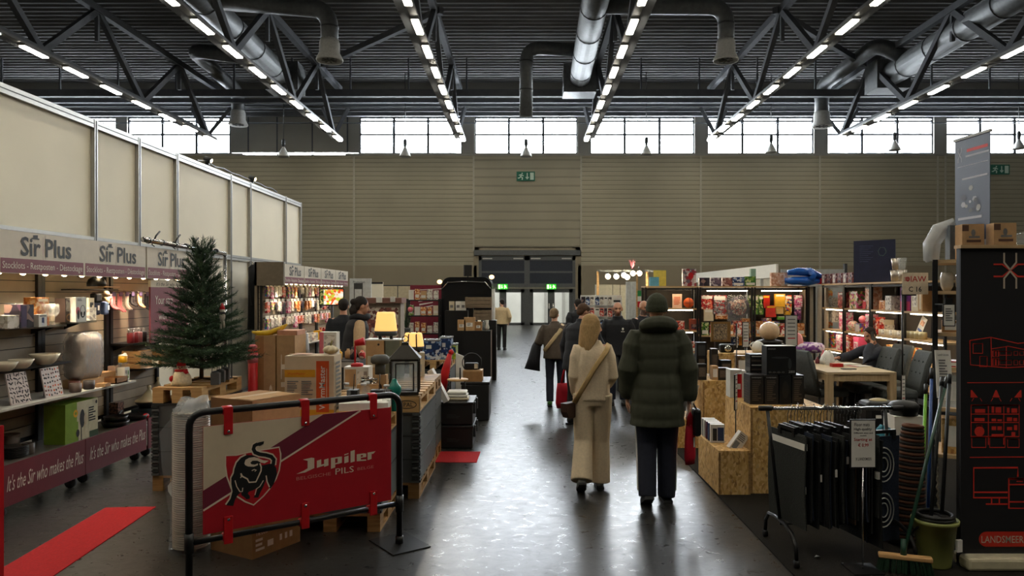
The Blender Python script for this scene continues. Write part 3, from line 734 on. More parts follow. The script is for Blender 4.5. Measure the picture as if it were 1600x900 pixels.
for m_, nm, px, L in sock_mats:
    t = thing('sock_pair', nm + ' pair of socks hanging from the rail on a header card', 'socks', (-4.55, lp(px, -4.55), 1.86), PI / 2, 'socks on the hanging rail')
    mb = MB(m_)
    for s in (-1, 1): mb.tube([(s * .018, 0, -.02), (s * .02, 0, -L * .7), (s * .02 + .005, -.015, -L * .85), (s * .02 + .02, -.05, -L)], [.024, .024, .026, .018], 8, ell=(1, .5))
    mb.build('socks', t)
    MB(mat('card_violet', (90, 78, 110), .5)).box(-.035, -.018, -.045, .035, -.012, .0).build('header_card', t)
    MB(CHROME).cyl((0, .0, .005), (0, .1, .02), .003, n=6).build('hook', t)
navy = mat('navy_cloth', (34, 38, 62), .8)
for px, nm, m_, w in ((147, 'navy folded garment pack with red tag', navy, .16), (163, 'pale blue garment pack', mat('blue_pack', (96, 116, 150), .6), .09)):
    t = thing('garment_pack', nm + ' hanging under the cap', 'clothes pack', (-4.5, lp(px, -4.5), 1.69), PI / 2)
    MB(m_).box(-w / 2, -.03, -.07, w / 2, .03, .07, b=.02).build('pack', t); MB(WHITE).box(.01, -.034, -.02, .04, -.031, .03).build('label_tag', t); MB(CHROME).cyl((0, 0, .07), (0, .15, .12), .003, n=6).build('hook', t)
t = thing('shoe_pack', 'black slippers packed under the cap on the rail', 'slippers', (-4.5, lp(149, -4.5), 1.80), PI / 2)
MB(BLACKP).box(-.06, -.04, -.05, .06, .03, .05, b=.02).build('slipper', t); MB(CHROME).cyl((0, 0, .05), (0, .14, .085), .003, n=6).build('hook', t)
t = thing('doll_pack', 'beige plush toy hanging between slippers and pink socks', 'toy', (-4.5, lp(166, -4.5), 1.77), PI / 2)
MB(mat('plush_beige', (206, 176, 140), .9)).ball((0, 0, 0), (.045, .035, .05)).ball((0, 0, .07), .035).tube([(-.05, 0, .02), (.06, -.01, .03)], .018, 6).build('body', t); MB(CHROME).cyl((0, 0, .1), (0, .14, .115), .003, n=6).build('hook', t)
# wrapped pillow
t = thing('wrapped_pillow', 'large pillow vacuum wrapped in shiny clear plastic', 'pillow', (-4.47, lp(131, -4.47), .99), PI / 2)
def pillow_mb(w, d, h, m, seed, crumple=.012):
    r = random.Random(seed); rings = []
    for k in range(13):
        u = k / 12; zz = u * h; ring = []
        for j in range(24):
            a = 2 * PI * j / 24; ca, sa = math.cos(a), math.sin(a)
            e = 1 - .16 * abs(2 * u - 1) ** 8; q = 2 / 5.5
            x = w / 2 * e * math.copysign(abs(ca) ** q, ca) + r.uniform(-crumple, crumple); y = d / 2 * (1 - .4 * abs(2 * u - 1) ** 4) * math.copysign(abs(sa) ** q, sa) + r.uniform(-crumple, crumple)
            ring.append((x, y, zz + r.uniform(-crumple, crumple)))
        rings.append(ring)
    mb = MB(m); mb.loft(rings); return mb
pillow_mb(.36, .2, .43, mat('pillow_cloth', (186, 166, 150), .7), 3, .004).build('pillow', t); pillow_mb(.39, .235, .46, FILM, 5, .011).build('plastic_wrap', t)
one(boxmb(.3, .24, .085, CARD2), 'flat_box', 'flat cardboard box under the wrapped pillow', 'box', (-4.47, lp(131, -4.47), .90), PI / 2)
# bowls on the black shelf
BOWL = mat('bowl_ceramic', (206, 196, 172), .35, 0, .05)
def bowl_mb(r, h, m=BOWL): return MB(m).lathe([(r * .45, 0), (r * .7, h * .3), (r, h), (r * .95, h), (r * .64, h * .35), (r * .3, h * .12), (.004, h * .1)], 24)
for k, (px, r, nm) in enumerate(((8, .095, 'nearest'), (33, .1, 'middle'), (70, .125, 'farthest and largest'))):
    goods('bowl', 'cream ceramic bowl on the black shelf, %s of the three' % nm, 'bowl', px, -4.33 - .02 * k, 1.201, bowl_mb(r, r * .78), group='cream bowls on the black shelf')
# placemats leaning on the white edged shelf
for k, (px, nm, m_) in enumerate(((33, 'dachshund and letter motifs, nearer one', mat('mat_motif', (60, 48, 48), .6)), (85, 'small fruit and leaf motifs, farther one', mat('mat_motif_b', (120, 74, 62), .6)))):
    t = thing('placemat', 'white placemat with ' + nm + ' leaning on the shelf', 'placemat', (-4.33, lp(px, -4.33), .902), PI / 2, None)
    mb = MB(mat('mat_white', (226, 212, 206), .5)); M = TR(0, 0, 0, 0, -.2); mb.box(-.125, -.006, 0, .125, .006, .27, M=M)
    r = random.Random(k); fm = M @ FM((-.125, -.007, 0), (1, 0, 0), (0, 0, 1))
    for i in range(7):
        for j in range(7):
            cx, cy = .02 + i * .035 + r.uniform(-.007, .007), .022 + j * .038 + r.uniform(-.007, .007); a = r.uniform(0, PI)
            if k == 0: mb.stroke([(cx - .016 * math.cos(a), cy - .016 * math.sin(a)), (cx, cy + .004), (cx + .016 * math.cos(a), cy + .016 * math.sin(a))], r.uniform(.008, .015), m_, fm)
            else: mb.add([(cx + r.uniform(.008, .014) * math.cos(q * PI / 4), cy + r.uniform(.006, .013) * math.sin(q * PI / 4), .001) for q in range(8)], [tuple(range(8))], r.choice([m_, INK, DGREY, ORANGE]), False, fm)
    mb.build('mat_board', t); MB(BLACK).box(-.004, .04, 0, .004, .1, .1).build('easel_back', t)
def mug_mb(r, h, m, m2=None):
    mb = MB(m); mb.lathe([(r * .9, 0), (r, .01), (r, h), (r * .93, h), (r * .9, .01), (.003, .01)], 16, m=m)
    mb.tube([(r * .95, 0, h * .8), (r * 1.5, 0, h * .72), (r * 1.55, 0, h * .4), (r * .95, 0, h * .2)], .006, 6, m2 or m); return mb
MUG = mat('mug_taupe', (112, 96, 88), .4)
for px, x, nm, m_ in ((118, -4.3, 'taupe mug beside the placemat at the shelf edge', MUG), (139, -4.31, 'dark mug with pale rim next to the taupe mug', mat('mug_dark', (70, 64, 62), .4)), (116, -4.44, 'reddish mug behind the taupe mug', mat('mug_red', (120, 74, 64), .4))):
    goods('mug', nm, 'mug', px, x, .902, mug_mb(.052, .085, m_))
goods('small_carton', 'small kraft carton lying at the white shelf edge', 'box', 161, -4.28, .902, boxmb(.1, .1, .035, CARD2, [('T', .1, .1, .9, .9, CARD)]))
t = thing('display_tray', 'open wooden tray on the white edged shelf', 'tray', (-4.36, lp(176, -4.36), .902), PI / 2)
mb = MB(wood('tray_wood', (140, 96, 56), (176, 130, 84))); w, d, h = .22, .2, .06; mb.box(-w / 2, -d / 2, 0, w / 2, d / 2, .01); mb.box(-w / 2, -d / 2, 0, -w / 2 + .012, d / 2, h); mb.box(w / 2 - .012, -d / 2, 0, w / 2, d / 2, h); mb.box(-w / 2, -d / 2, 0, w / 2, -d / 2 + .012, h); mb.box(-w / 2, d / 2 - .012, 0, w / 2, d / 2, h); mb.build('tray_body', t)
t = thing('gift_carton', 'open kraft cardboard box with raised lid behind the wooden tray', 'box', (-4.55, lp(158, -4.55), .902), PI / 2)
mb = MB(CARD2); mb.box(-.14, -.08, 0, .14, .08, .1); mb.build('carton_body', t); MB(CARD).box(-.14, .08, .08, .14, .09, .23, M=TR(0, 0, 0, 0, 0)).build('lid', t)
goods('tea_box', 'white drinks box with a bottle picture', 'box', 193, -4.38, .902, boxmb(.1, .08, .14, WHITE, [('F', .1, .1, .5, .8, PRT3), ('F', .6, .15, .8, .75, PRTG)]))
goods('cup_box', 'pale pink box beside the white drinks box', 'box', 178, -4.52, .902, boxmb(.1, .08, .15, mat('box_blush', (206, 176, 160), .5), [('F', .1, .2, .9, .8, PRT3)]))
t = thing('beer_glass', 'yellow beer mug with white foam standing on the drinks box', 'glass', (-4.38, lp(192, -4.38), 1.045), PI / 2)
MB(mat('beer_yellow', (222, 168, 32), .3)).lathe([(.04, .05), (.045, .06), (.045, .12)], 14).build('beer', t); MB(GLASS).lathe([(.042, 0), (.048, .01), (.048, .05), (.03, .05)], 14).build('glass_foot', t); MB(WHITE).ball((0, 0, .125), (.046, .046, .015)).ball((.02, -.01, .135), .02).build('foam', t)
# third bay: jars, crates, mugs
for k, px in enumerate((204, 211, 217, 224)):
    t = thing('storage_jar', 'wire top storage jar %s from the left above the brown crate' % ORD[k], 'jar', (-4.4, lp(px, -4.4), 1.29), PI / 2, 'storage jars above the brown crate')
    MB([mat('jar_red', (120, 36, 40), .3), mat('jar_red', (120, 36, 40)), mat('jar_rose', (150, 90, 90), .3), mat('jar_black', (44, 40, 42), .3)][k]).lathe([(.035, 0), (.038, .01), (.038, .11), (.03, .12)], 14).build('contents', t)
    MB(GLASS).lathe([(.03, .12), (.036, .125), (.036, .145), (.004, .15)], 14).build('glass_lid', t); MB(CHROME).tube([(-.04, 0, .1), (-.045, 0, .16), (.045, 0, .16), (.04, 0, .1)], .004, 6).build('wire_clip', t)
def crate_mb(w, d, h, m=PINED):
    mb = MB(m)
    for k in range(3):
        z0 = k * h / 3
        for s in (-1, 1): mb.box(-w / 2, s * d / 2 - .006, z0 + .004, w / 2, s * d / 2 + .006, z0 + h / 3 - .006); mb.box(s * w / 2 - .006, -d / 2, z0 + .004, s * w / 2 + .006, d / 2, z0 + h / 3 - .006)
    mb.box(-w / 2, -d / 2, 0, w / 2, d / 2, .01)
    for a in (-1, 1):
        for b in (-1, 1): mb.box(a * (w / 2 - .01) - .012, b * (d / 2 - .01) - .012, 0, a * (w / 2 - .01) + .012, b * (d / 2 - .01) + .012, h)
    return mb
goods('wooden_crate', 'small brown wooden crate below the storage jars', 'crate', 214, -4.4, 1.003, crate_mb(.25, .2, .2))
goods('wooden_crate', 'brown wooden crate on the shelf left of the tree', 'crate', 246, -4.4, 1.003, crate_mb(.26, .22, .17))
goods('mug', 'big cream mug standing on the right brown crate', 'mug', 247, -4.38, 1.28 + .003, mug_mb(.06, .1, CREAM))
goods('mug', 'cream mug with red print before the right brown crate', 'mug', 240, -4.3, 1.0 + .003, mug_mb(.05, .09, CREAM, RED))
goods('paper_sheet', 'pale pink paper sheet lying on the shelf left of the tree', 'paper', 222, -4.34, 1.003, MB(mat('blush_paper', (226, 196, 184), .6)).box(-.06, -.1, 0, .06, .04, .004), 'paper_sheet')
# base shelf
DK = .436
t = thing('plate_stack', 'stack of dark plates at the near end of the base shelf', 'plates', (-4.1, lp(28, -4.1), DK), 0)
t.location.x = -4.42; t.location.y = lp(20, -4.42)
for k in range(7): MB(mat('plate_dark', (48, 46, 44), .3)).lathe([(.06, k * .013), (.12, k * .013 + .012), (.118, k * .013 + .016), (.05, k * .013 + .006)], 22).build('plate', t)
goods('bowl_stack', 'stack of dark brown bowls behind the plates', 'bowls', 14, -4.55, DK, MB(mat('bowl_dark', (74, 62, 52), .4)).lathe([(.05, 0), (.08, .04), (.085, .05), (.075, .05), (.085, .09), (.075, .09), (.085, .13), (.075, .13), (.085, .17), (.06, .16)], 18))
goods('mug', 'dark patterned mug beside the plate stack', 'mug', 44, -4.36, DK, mug_mb(.05, .1, mat('mug_pattern', (84, 74, 66), .5)))
LIME = mat('lime_print', (126, 158, 52), .4)
goods('utensil_box', 'large green and cream kitchen utensil box on the base shelf', 'box', 112, -4.38, DK, boxmb(.52, .2, .37, LIME, [
    ('F', 0, 0, 1, 1, mat('cream_print', (206, 200, 170), .5)), ('F', 0, 0, .34, 1, LIME), ('F', .18, 0, .38, .5, LIME), ('F', 'E', .3, .72, .07, .1, YELLOW), ('F', 'E', .3, .72, .03, .04, LIME),
    ('F', 'E', .5, .55, .075, .24, INK), ('F', .46, 0, .485, .42, INK), ('F', 'E', .6, .52, .05, .17, mat('beige_spoon', (196, 180, 150), .5)), ('F', .56, .1, .575, .42, mat('beige_spoon', (196, 180, 150))), ('F', 'E', .36, .2, .05, .1, INK), ('F', .37, 0, .38, .15, INK),
    ('F', 'T', 'KITCHEN', .7, .8, .86, .87, INK), ('F', .78, 0, 1, .2, mat('dark_green_print', (40, 66, 34), .5)), ('F', 'E', .95, .88, .025, .05, INK)][:-3] + [('F', 'E', .94, .9, .03, .05, INK), ('F', .72, 0, 1, .16, mat('dark_green_print', (40, 66, 34), .5))] + lines('F', .7, .4, .92, .8, 6, INK)))
PAN = mat('pan_black', (22, 22, 24), .3)
def pan_mb(r, h, hl): 
    mb = MB(PAN); mb.lathe([(r * .8, 0), (r, h), (r * .96, h), (r * .76, .01), (.004, .01)], 24); mb.tube([(r * .95, 0, h * .8), (r + hl * .4, 0, h * 1.1), (r + hl, 0, h * 1.2)], [.012, .014, .012], 8); return mb
for px, r, nm, zz in ((180, .14, 'first black frying pan beside the green box', 0), (212, .13, 'second black frying pan on the base shelf', 0), (181, .12, 'black frying pan stacked in the first pan', .05)):
    goods('frying_pan', nm, 'pan', px, -4.36, DK + zz, pan_mb(r, .055, .18), rz=PI / 2 + .3)
goods('jar_pack', 'brown patterned jar pack behind the frying pans', 'box', 182, -4.55, DK + .0, boxmb(.12, .1, .2, printed('brown_pattern', [(96, 66, 56), (140, 100, 84), (60, 44, 40)], 30)))
def tagine(label, px, x, r, z):
    t = thing('tagine', label, 'tagine', (x, lp(px, x), z), 0)
    MB(mat('tagine_base', (34, 40, 48), .3)).lathe([(r * .7, 0), (r * .95, .05), (r, .07), (r * .9, .07), (.01, .02)], 24).build('dish', t)
    MB(mat('tagine_lid', (222, 208, 170), .35)).lathe([(r * 1.02, .07), (r * .98, .085), (r * .55, .12), (r * .2, .19), (r * .1, .21), (r * .17, .23), (r * .13, .25), (.004, .255)], 24).build('lid', t)
tagine('tagine with cream cone lid and dark base, nearer one', 233, -4.37, .15, DK + .09); 
one(boxmb(.3, .26, .088, mat('box_teal', (42, 54, 62), .5)), 'low_box', 'low dark box under the nearer tagine', 'box', (-4.37, lp(233, -4.37), DK), PI / 2)
tagine('small tagine with grey knob behind the nearer one', 247, -4.55, .11, DK + .12)
one(boxmb(.24, .2, .118, BLACKP), 'low_box', 'low black box under the small tagine', 'box', (-4.55, lp(247, -4.55), DK), PI / 2)
goods('casserole', 'white bowl with dark base right of the tagines', 'pan', 266, -4.35, DK + .07, MB(PAN).lathe([(.09, 0), (.13, .05), (.13, .07), (.11, .075), (.004, .08)], 20).lathe([(.13, .07), (.14, .075), (.004, .08)], 20, m=CREAM))
one(boxmb(.22, .2, .068, BLACKP), 'low_box', 'low black box under the white bowl', 'box', (-4.35, lp(266, -4.35), DK), PI / 2)
goods('tomato', 'small red tomato shaped timer before the frying pans', 'timer', 228, -4.27, DK, MB(RED).ball((0, 0, .03), (.035, .035, .03)))
# red carpet on the floor, red post at the picture edge
REDC = mat('red_carpet', (178, 26, 34), .95, 0, .12, 60, .3)
mb = MB(REDC); mb.box(-.21, -1.1, 0, .21, .95, .006); one(mb, 'red_carpet', 'long red carpet strip on the floor before the maroon shelves', 'carpet', (-3.33, 5.4, 0), .07)
mb = MB(REDC); mb.box(-.7, -.27, 0, .02, .27, .006); one(mb, 'red_carpet', 'short red carpet strip before the black crates', 'carpet', (-.54, 8.3, 0), -.02)
t = thing('banner_stand', 'red banner edge cut off at the left border', 'banner', (-2.932, 3.98, 0), PI / 3)
MB(RED).box(-.3, -.008, .12, .1, .008, 1.12).build('banner_sheet', t); MB(BLACK).box(-.3, -.1, 0, .1, .1, .03).cyl((-.1, .02, .02), (-.1, .02, 1.1), .012).build('stand', t)
# ================================================================ FAR MAROON SHELF RUN
for k, yy in enumerate((13.03, 14.2, 15.37, 16.54)):
    g = gondola(yy, 1.14, 'far maroon stand shelf unit, %s bay from the brown end panel' % ORD[k])
    shelf_on(g, .03, 1.11, .87, 0.0, WHITEDGE)
    mb = MB(BLACK)
    for zz in (1.98, 1.7, 1.4): mb.cyl((.06, .4, zz), (1.08, .4, zz), .008, n=6)
    mb.build('hanging_rail', g)
    wall_spot(-4.42, yy + .55, 1.98, 45)
    r = random.Random(k + 40)
    for row, zz in enumerate((1.98, 1.7, 1.4)):
        for c in range(5):
            m_ = r.choice([PRTR, PRTP, PRT3, PRTM, PRT2, PRT3, PRT1]); w = r.uniform(.12, .18); h = r.uniform(.16, .25)
            cn = {PRTR: 'red', PRTP: 'pink', PRT3: 'pale', PRTM: 'multicoloured', PRT2: 'orange', PRT1: 'dark'}[m_]
            mb = MB(m_); mb.box(-w / 2, -.04, -h, w / 2, .01, -.02, b=.012); mb.box(-w / 2, -.012, -.02, w / 2, -.008, .035, WHITE); mb.cyl((0, -.02, .005), (0, .1, .005), .005, n=5, m=CHROME)
            one(mb, 'hanging_pack', '%s hanging pack, %s from the left, %s row, %s far bay' % (cn, ORD[c], ('top', 'middle', 'bottom')[row], ORD[k]), 'hanging pack', (-4.62, yy + .14 + c * .215, zz + .01), PI / 2, 'hanging packs on the far maroon shelves')
    for c in range(5):
        m_ = r.choice([PRTR, PRTP, YELLOW, PRTM, CARD2, PRT3]); h = r.uniform(.1, .26); w = r.uniform(.1, .19)
        mb = MB(m_)
        if c % 2: mb.lathe([(w * .3, 0), (w * .36, .01), (w * .36, h * .7), (w * .14, h * .85), (w * .14, h), (.004, h)], 12)
        else: mb.box(-w / 2, -.07, 0, w / 2, .07, h); decorate(mb, w, .14, h, [('F', .1, .3, .9, .8, PAPER)] + lines('F', .2, .35, .8, .7, 3))
        one(mb, 'bottle' if c % 2 else 'product_box', '%s standing %s on the white shelf of the %s far bay' % ('printed bottle' if c % 2 else 'product box', ORD[c], ORD[k]), 'bottle' if c % 2 else 'box', (-4.36, yy + .14 + c * .215, .871), PI / 2, 'goods on the far white shelf')
BRN = mat('end_panel_brown', (120, 108, 92), .6)
mb = MB(BRN); mb.box(-4.76, 12.96, .4, -4.72, 13.0, 2.4); mb.box(-4.76, 12.96, 1.98, -4.25, 13.0, 2.4); mb.box(-4.76, 12.96, .1, -4.25, 13.0, .44, MAROON)
one(mb, 'end_panel', 'brown end panel frame of the far maroon shelves', 'panel')
for yy in (12.98, 14.17, 15.34):
    pass
# jacket hanging at the end panel
t = thing('jacket', 'long black jacket hanging on the white wall beside the brown end panel', 'jacket', (-5.0, 13.6, 2.38), PI / 2)
JK = mat('black_cloth', (20, 21, 25), .9, 0, .15, 30)
MB(JK).tube([(0, 0, .0), (0, 0, -.06), (0, -.02, -.3), (0, -.02, -.9), (0, -.02, -1.2)], [(.05, .05), (.2, .08), (.2, .1), (.22, .11), (.23, .12)], 14, up=(0, 1, 0)).tube([(-.18, -.03, -.08), (-.24, -.05, -.4), (-.23, -.08, -.75)], [.06, .065, .05], 10).tube([(.18, -.03, -.08), (.24, -.05, -.4), (.23, -.08, -.75)], [.06, .065, .05], 10).build('coat_body', t)
MB(CHROME).tube([(0, .0, 0), (0, .02, .05), (0, .2, .05), (0, .29, .05)], .008, 6).build('hook', t)
t = thing('monitor', 'lit monitor showing a food advert in the far maroon stand', 'monitor', at(518, 478, 15.2), 0)
scr = printed('screen_food', [(240, 220, 190), (220, 90, 40), (180, 200, 60), (250, 246, 236), (230, 150, 60)], 9)
scr.node_tree.nodes['Principled BSDF'].inputs['Emission Strength'].default_value = .9
scr.node_tree.links.new(scr.node_tree.nodes['Principled BSDF'].inputs['Base Color'].links[0].from_socket, scr.node_tree.nodes['Principled BSDF'].inputs['Emission Color'])
MB(BLACK).box(-.26, 0, 0, .26, .05, .36).build('bezel', t); MB(scr).box(-.16, -.006, .03, .24, 0, .34).box(-.24, -.006, .03, -.16, 0, .34, PRTG).build('screen', t)
MB(BLACK).cyl((0, .03, 0), (0, .03, -1.58), .03).box(-.25, -.15, -1.6, .25, .2, -1.57).build('stand', t)

# ================================================================ CHRISTMAS TREE AND PALLETS
def pallet_mb(w, d, m=PINE, h=.144):
    mb = MB(m); n = 5 if w <= d else 7; k = h / .144
    nb = max(4, int(d / .17)) if w < d else 5
    for i in range(nb): yy = -d / 2 + (d - .11) * i / (nb - 1); mb.box(-w / 2, yy, .122 * k, w / 2, yy + .11, .144 * k)
    for s in (-1, 0, 1):
        x = s * (w / 2 - .05); mb.box(x - .05, -d / 2, .1 * k, x + .05, d / 2, .122 * k); mb.box(x - .05, -d / 2, 0, x + .05, d / 2, .022 * k)
        for q in (-1, 0, 1): yy = q * (d / 2 - .07); mb.box(x - .05, yy - .07, .022 * k, x + .05, yy + .07, .1 * k)
    return mb
COLLAR = mat('grey_crate', (84, 88, 88), .5, 0, .12, 5); COLLARD = mat('grey_crate_dark', (46, 48, 48), .55)
def pallet_stack(label, x0, x1, y0, y1, zbox, top_label, m_top=PINE, stamp=False):
    """floor pallet, grey folding crate, pallet on top; returns the height of the top"""
    w, d, cx, cy = x1 - x0, y1 - y0, (x0 + x1) / 2, (y0 + y1) / 2
    one(pallet_mb(w, d, PINED), 'pallet', 'floor pallet below the ' + label, 'pallet', (cx, cy, 0))
    t = thing('pallet_crate', label, 'crate', (cx, cy, .144))
    mb = MB(COLLAR); h = zbox - .144; mb.box(-w / 2, -d / 2, 0, w / 2, d / 2, h); n = max(2, int(h / .2))
    for k in range(1, n): mb.box(-w / 2 - .004, -d / 2 - .004, h * k / n - .004, w / 2 + .004, d / 2 + .004, h * k / n + .004, COLLARD)
    mb.box(-w / 2 - .006, -d / 2 - .006, h - .02, w / 2 + .006, d / 2 + .006, h, COLLARD); mb.build('sleeve', t)
    for sx in (-1, 1):
        mb = MB(LGREY)
        for k in range(int(h / .03)): mb.box(sx * (w / 2) - (.06 if sx > 0 else -.0), -d / 2 - .018, k * .03 + .004, sx * (w / 2) + (.0 if sx > 0 else .06), -d / 2 - .006, k * .03 + .024, COLLARD if k % 2 else COLLAR)
        for k in range(int(h / .03)): mb.box(sx * w / 2 - .006, -d / 2 - .012, k * .03 + .004, sx * w / 2 + .012, -d / 2 + .05, k * .03 + .024, COLLAR if k % 2 else COLLARD)
        mb.build('hinge', t)
    tp = thing('pallet', top_label, 'pallet', (cx, cy, zbox + .002)); pallet_mb(w, d, m_top).build('boards', tp)
    if stamp:
        mb = MB(INK); M = FM((w / 2 - .21, -d / 2 - .002, .02), (1, 0, 0), (0, 0, 1))
        mb.stroke([(.1 + .085 * math.cos(2 * PI * k / 20), .05 + .035 * math.sin(2 * PI * k / 20)) for k in range(21)], .007, INK, M); mb.text('EPAL', .045, .032, .155, .068, INK, M, bold=.01)
        q = MB(PINE); q.box(w / 2 - .23, -d / 2 - .0015, .0, w / 2, -d / 2 + .05, .144); q.build('front_block', tp); mb.build('stamp', tp)
    return zbox + .146
TZ = pallet_stack('grey folding crate under the Christmas tree', -3.48, -3.02, 6.88, 7.85, .82, 'wooden pallet under the Christmas tree and snowman')
FIR = mat('fir_needles', (44, 66, 42), .8, 0, .35, 40); FIRL = mat('fir_tips', (62, 86, 52), .8, 0, .3, 40); BARK = mat('bark', (72, 56, 40), .9)
t = thing('christmas_tree', 'green artificial Christmas tree standing on the pallet beside the maroon poster', 'tree', (-3.25, 7.4, TZ))
mb = MB(BARK); mb.tube([(0, 0, .02), (0, 0, 1.28)], [.022, .006], 8)
for k in range(3): mb.bar((0, 0, .03), (.2 * math.cos(k * 2.1), .2 * math.sin(k * 2.1), .012), .02, .02)
mb.build('trunk', t)
def sprig(mb, p, d, L, r, nn, m):
    """a twig with needles all round"""
    d = d.normalized(); s = d.cross(Vector((0, 0, 1))); s = s.normalized() if s.length > .01 else Vector((1, 0, 0)); u = s.cross(d)
    vs, fs = [], []
    for k in range(nn):
        q = p + d * (L * (k + .5) / nn); a = r.uniform(0, 2 * PI); o = (s * math.cos(a) + u * math.sin(a)); l = .052 * r.uniform(.75, 1.2)
        e = q + o * l * .72 + d * l * .7; w = d.cross(o) * .0032; i = len(vs)
        vs += [q - w, q + w, e]; fs.append((i, i + 1, i + 2))
    mb.add(vs, fs, m)
r = random.Random(11); mb = MB(FIR); mt = MB(BARK)
HT = 1.3
for tier in range(17):
    u = tier / 16; z0 = .13 + (HT - .17) * u; R = .47 * (1 - u) ** 1.1 + .05; nb = int(12 - 6 * u)
    for b in range(nb):
        a = 2 * PI * (b + r.random() * .7) / nb + tier; up = .18 + 1.5 * u * u + r.uniform(-.1, .1); L = R * r.uniform(.82, 1.12)
        d = Vector((math.cos(a), math.sin(a), up)).normalized(); p0 = Vector((0, 0, z0)); e = p0 + d * L
        mt.cyl(p0, e, .005, .002, 4)
        sprig(mb, p0 + d * L * .18, d, L * .86, r, int(46 * L / .4) + 16, FIR)
        nt_ = int(3 + 7 * L / .5)
        for q in range(nt_):
            f = .25 + .7 * q / nt_; sd = (1 if q % 2 else -1) * r.uniform(.5, .9); dd = (d + Vector((-d.y, d.x, 0)) * sd + Vector((0, 0, .1))).normalized()
            sprig(mb, p0 + d * (L * f), dd, .17 * (1 - .5 * f) + .05, r, 30, FIRL if r.random() < .3 else FIR)
sprig(mb, Vector((0, 0, HT - .14)), Vector((-.1, 0, 1)), .24, r, 60, FIR)
mb.build('foliage', t); mt.build('branch', t)
def snowman(label, loc, s, hang=False):
    t = thing('snowman', label, 'snowman', loc, .15)
    Wm = mat('snow_white', (222, 204, 170), .6, 0, .12, 60, .3)
    b = MB(Wm); b.lathe([(.062 * s, 0), (.105 * s, .01 * s), (.108 * s, .04 * s), (.1 * s, .1 * s), (.07 * s, .155 * s), (.045 * s, .17 * s), (.05 * s, .2 * s), (.045 * s, .235 * s), (.02 * s, .25 * s), (.004, .252 * s)], 18); b.build('body', t)
    MB(RED).lathe([(.05 * s, .225 * s), (.052 * s, .24 * s), (.04 * s, .265 * s), (.012 * s, .29 * s), (.004, .292 * s)], 14).build('hat', t)
    MB(RED).tube([(.055 * s * math.cos(k * .7), .055 * s * math.sin(k * .7), .172 * s) for k in range(9)], .016 * s, 7, closed=True).tube([(.04 * s, -.05 * s, .17 * s), (.07 * s, -.06 * s, .15 * s), (.085 * s, -.05 * s, .16 * s)], .016 * s, 7).build('scarf', t)
    MB(RED).ball((-.085 * s, -.055 * s, .085 * s), (.028 * s, .025 * s, .035 * s)).build('mitten', t)
    e = MB(INK); e.ball((-.018 * s, -.045 * s, .212 * s), .007 * s, 8).ball((.018 * s, -.045 * s, .212 * s), .007 * s, 8); e.build('eyes', t); MB(ORANGE).cyl((0, -.045 * s, .2 * s), (0, -.075 * s, .197 * s), .008 * s, .002, 8).build('nose', t)
    return t
snowman('white snowman figure with red scarf standing on the pallet before the tree', (-3.28, 7.03, TZ), .85)
o = thing('snowman_ornament', 'small snowman ornament with red hat hanging in the tree', 'ornament', (-2.98, 7.25, 1.62))
MB(mat('felt_white', (206, 200, 186), .8)).ball((0, 0, 0), (.03, .025, .045)).ball((0, 0, .06), .026).build('body', o); MB(RED).lathe([(.027, .07), (.02, .1), (.004, .13)], 12).build('hat', o); MB(INK).lathe([(.03, .025), (.034, .035), (.03, .045)], 12).build('scarf', o); MB(mat('felt_white')).cyl((-.012, 0, -.04), (-.014, 0, -.12), .011, n=8).cyl((.012, 0, -.04), (.02, 0, -.12), .011, n=8).build('leg', o); MB(INK).cyl((0, 0, .125), (-.02, .02, .2), .002, n=4).build('thread', o)
for k, (px, py) in enumerate(((337, 583), (345, 584), (352, 578))):
    tt = thing('tin_lantern', 'galvanised tin lantern on the pallet right of the snowman, %s from it' % ORD[k], 'lantern', (X(px, 7.12 + .2 * k), 7.12 + .2 * k, TZ), .2, 'tin lanterns beside the snowman')
    MB(STEEL).box(-.04, -.04, 0, .04, .04, .11, b=.004).build('box', tt); MB(STEEL).tube([(-.035, 0, .11), (-.03, 0, .19), (.03, 0, .19), (.035, 0, .11)], .004, 6).lathe([(.05, .11), (.02, .13), (.004, .132)], 4).build('handle', tt)
tt = thing('wire_candle_holder', 'black wire candle holder at the pallet edge beside the tin lanterns', 'candle holder', (-3.1, 7.66, TZ))
mb = MB(BLACK)
for k in range(8): mb.cyl((.05 * math.cos(k * PI / 4), .05 * math.sin(k * PI / 4), 0), (.05 * math.cos(k * PI / 4), .05 * math.sin(k * PI / 4), .17), .004, n=5)
mb.tube([(.05 * math.cos(k * PI / 6), .05 * math.sin(k * PI / 6), .17) for k in range(12)], .005, 6, closed=True); mb.lathe([(.055, 0), (.055, .012), (.004, .012)], 12); mb.build('cage', tt); MB(CREAM).cyl((0, 0, .012), (0, 0, .1), .03).build('candle', tt)
tt = thing('gift_roll', 'red wrapped gift tube standing beside the tall cartons', 'gift', (-2.93, 7.93, 0)); MB(RED).cyl((0, 0, 0), (0, 0, 1.24), .05, n=14).build('tube', tt); MB(PINK).lathe([(.052, 1.1), (.056, 1.15), (.052, 1.2)], 14).ball((0, 0, 1.27), (.05, .03, .03)).build('bow', tt)
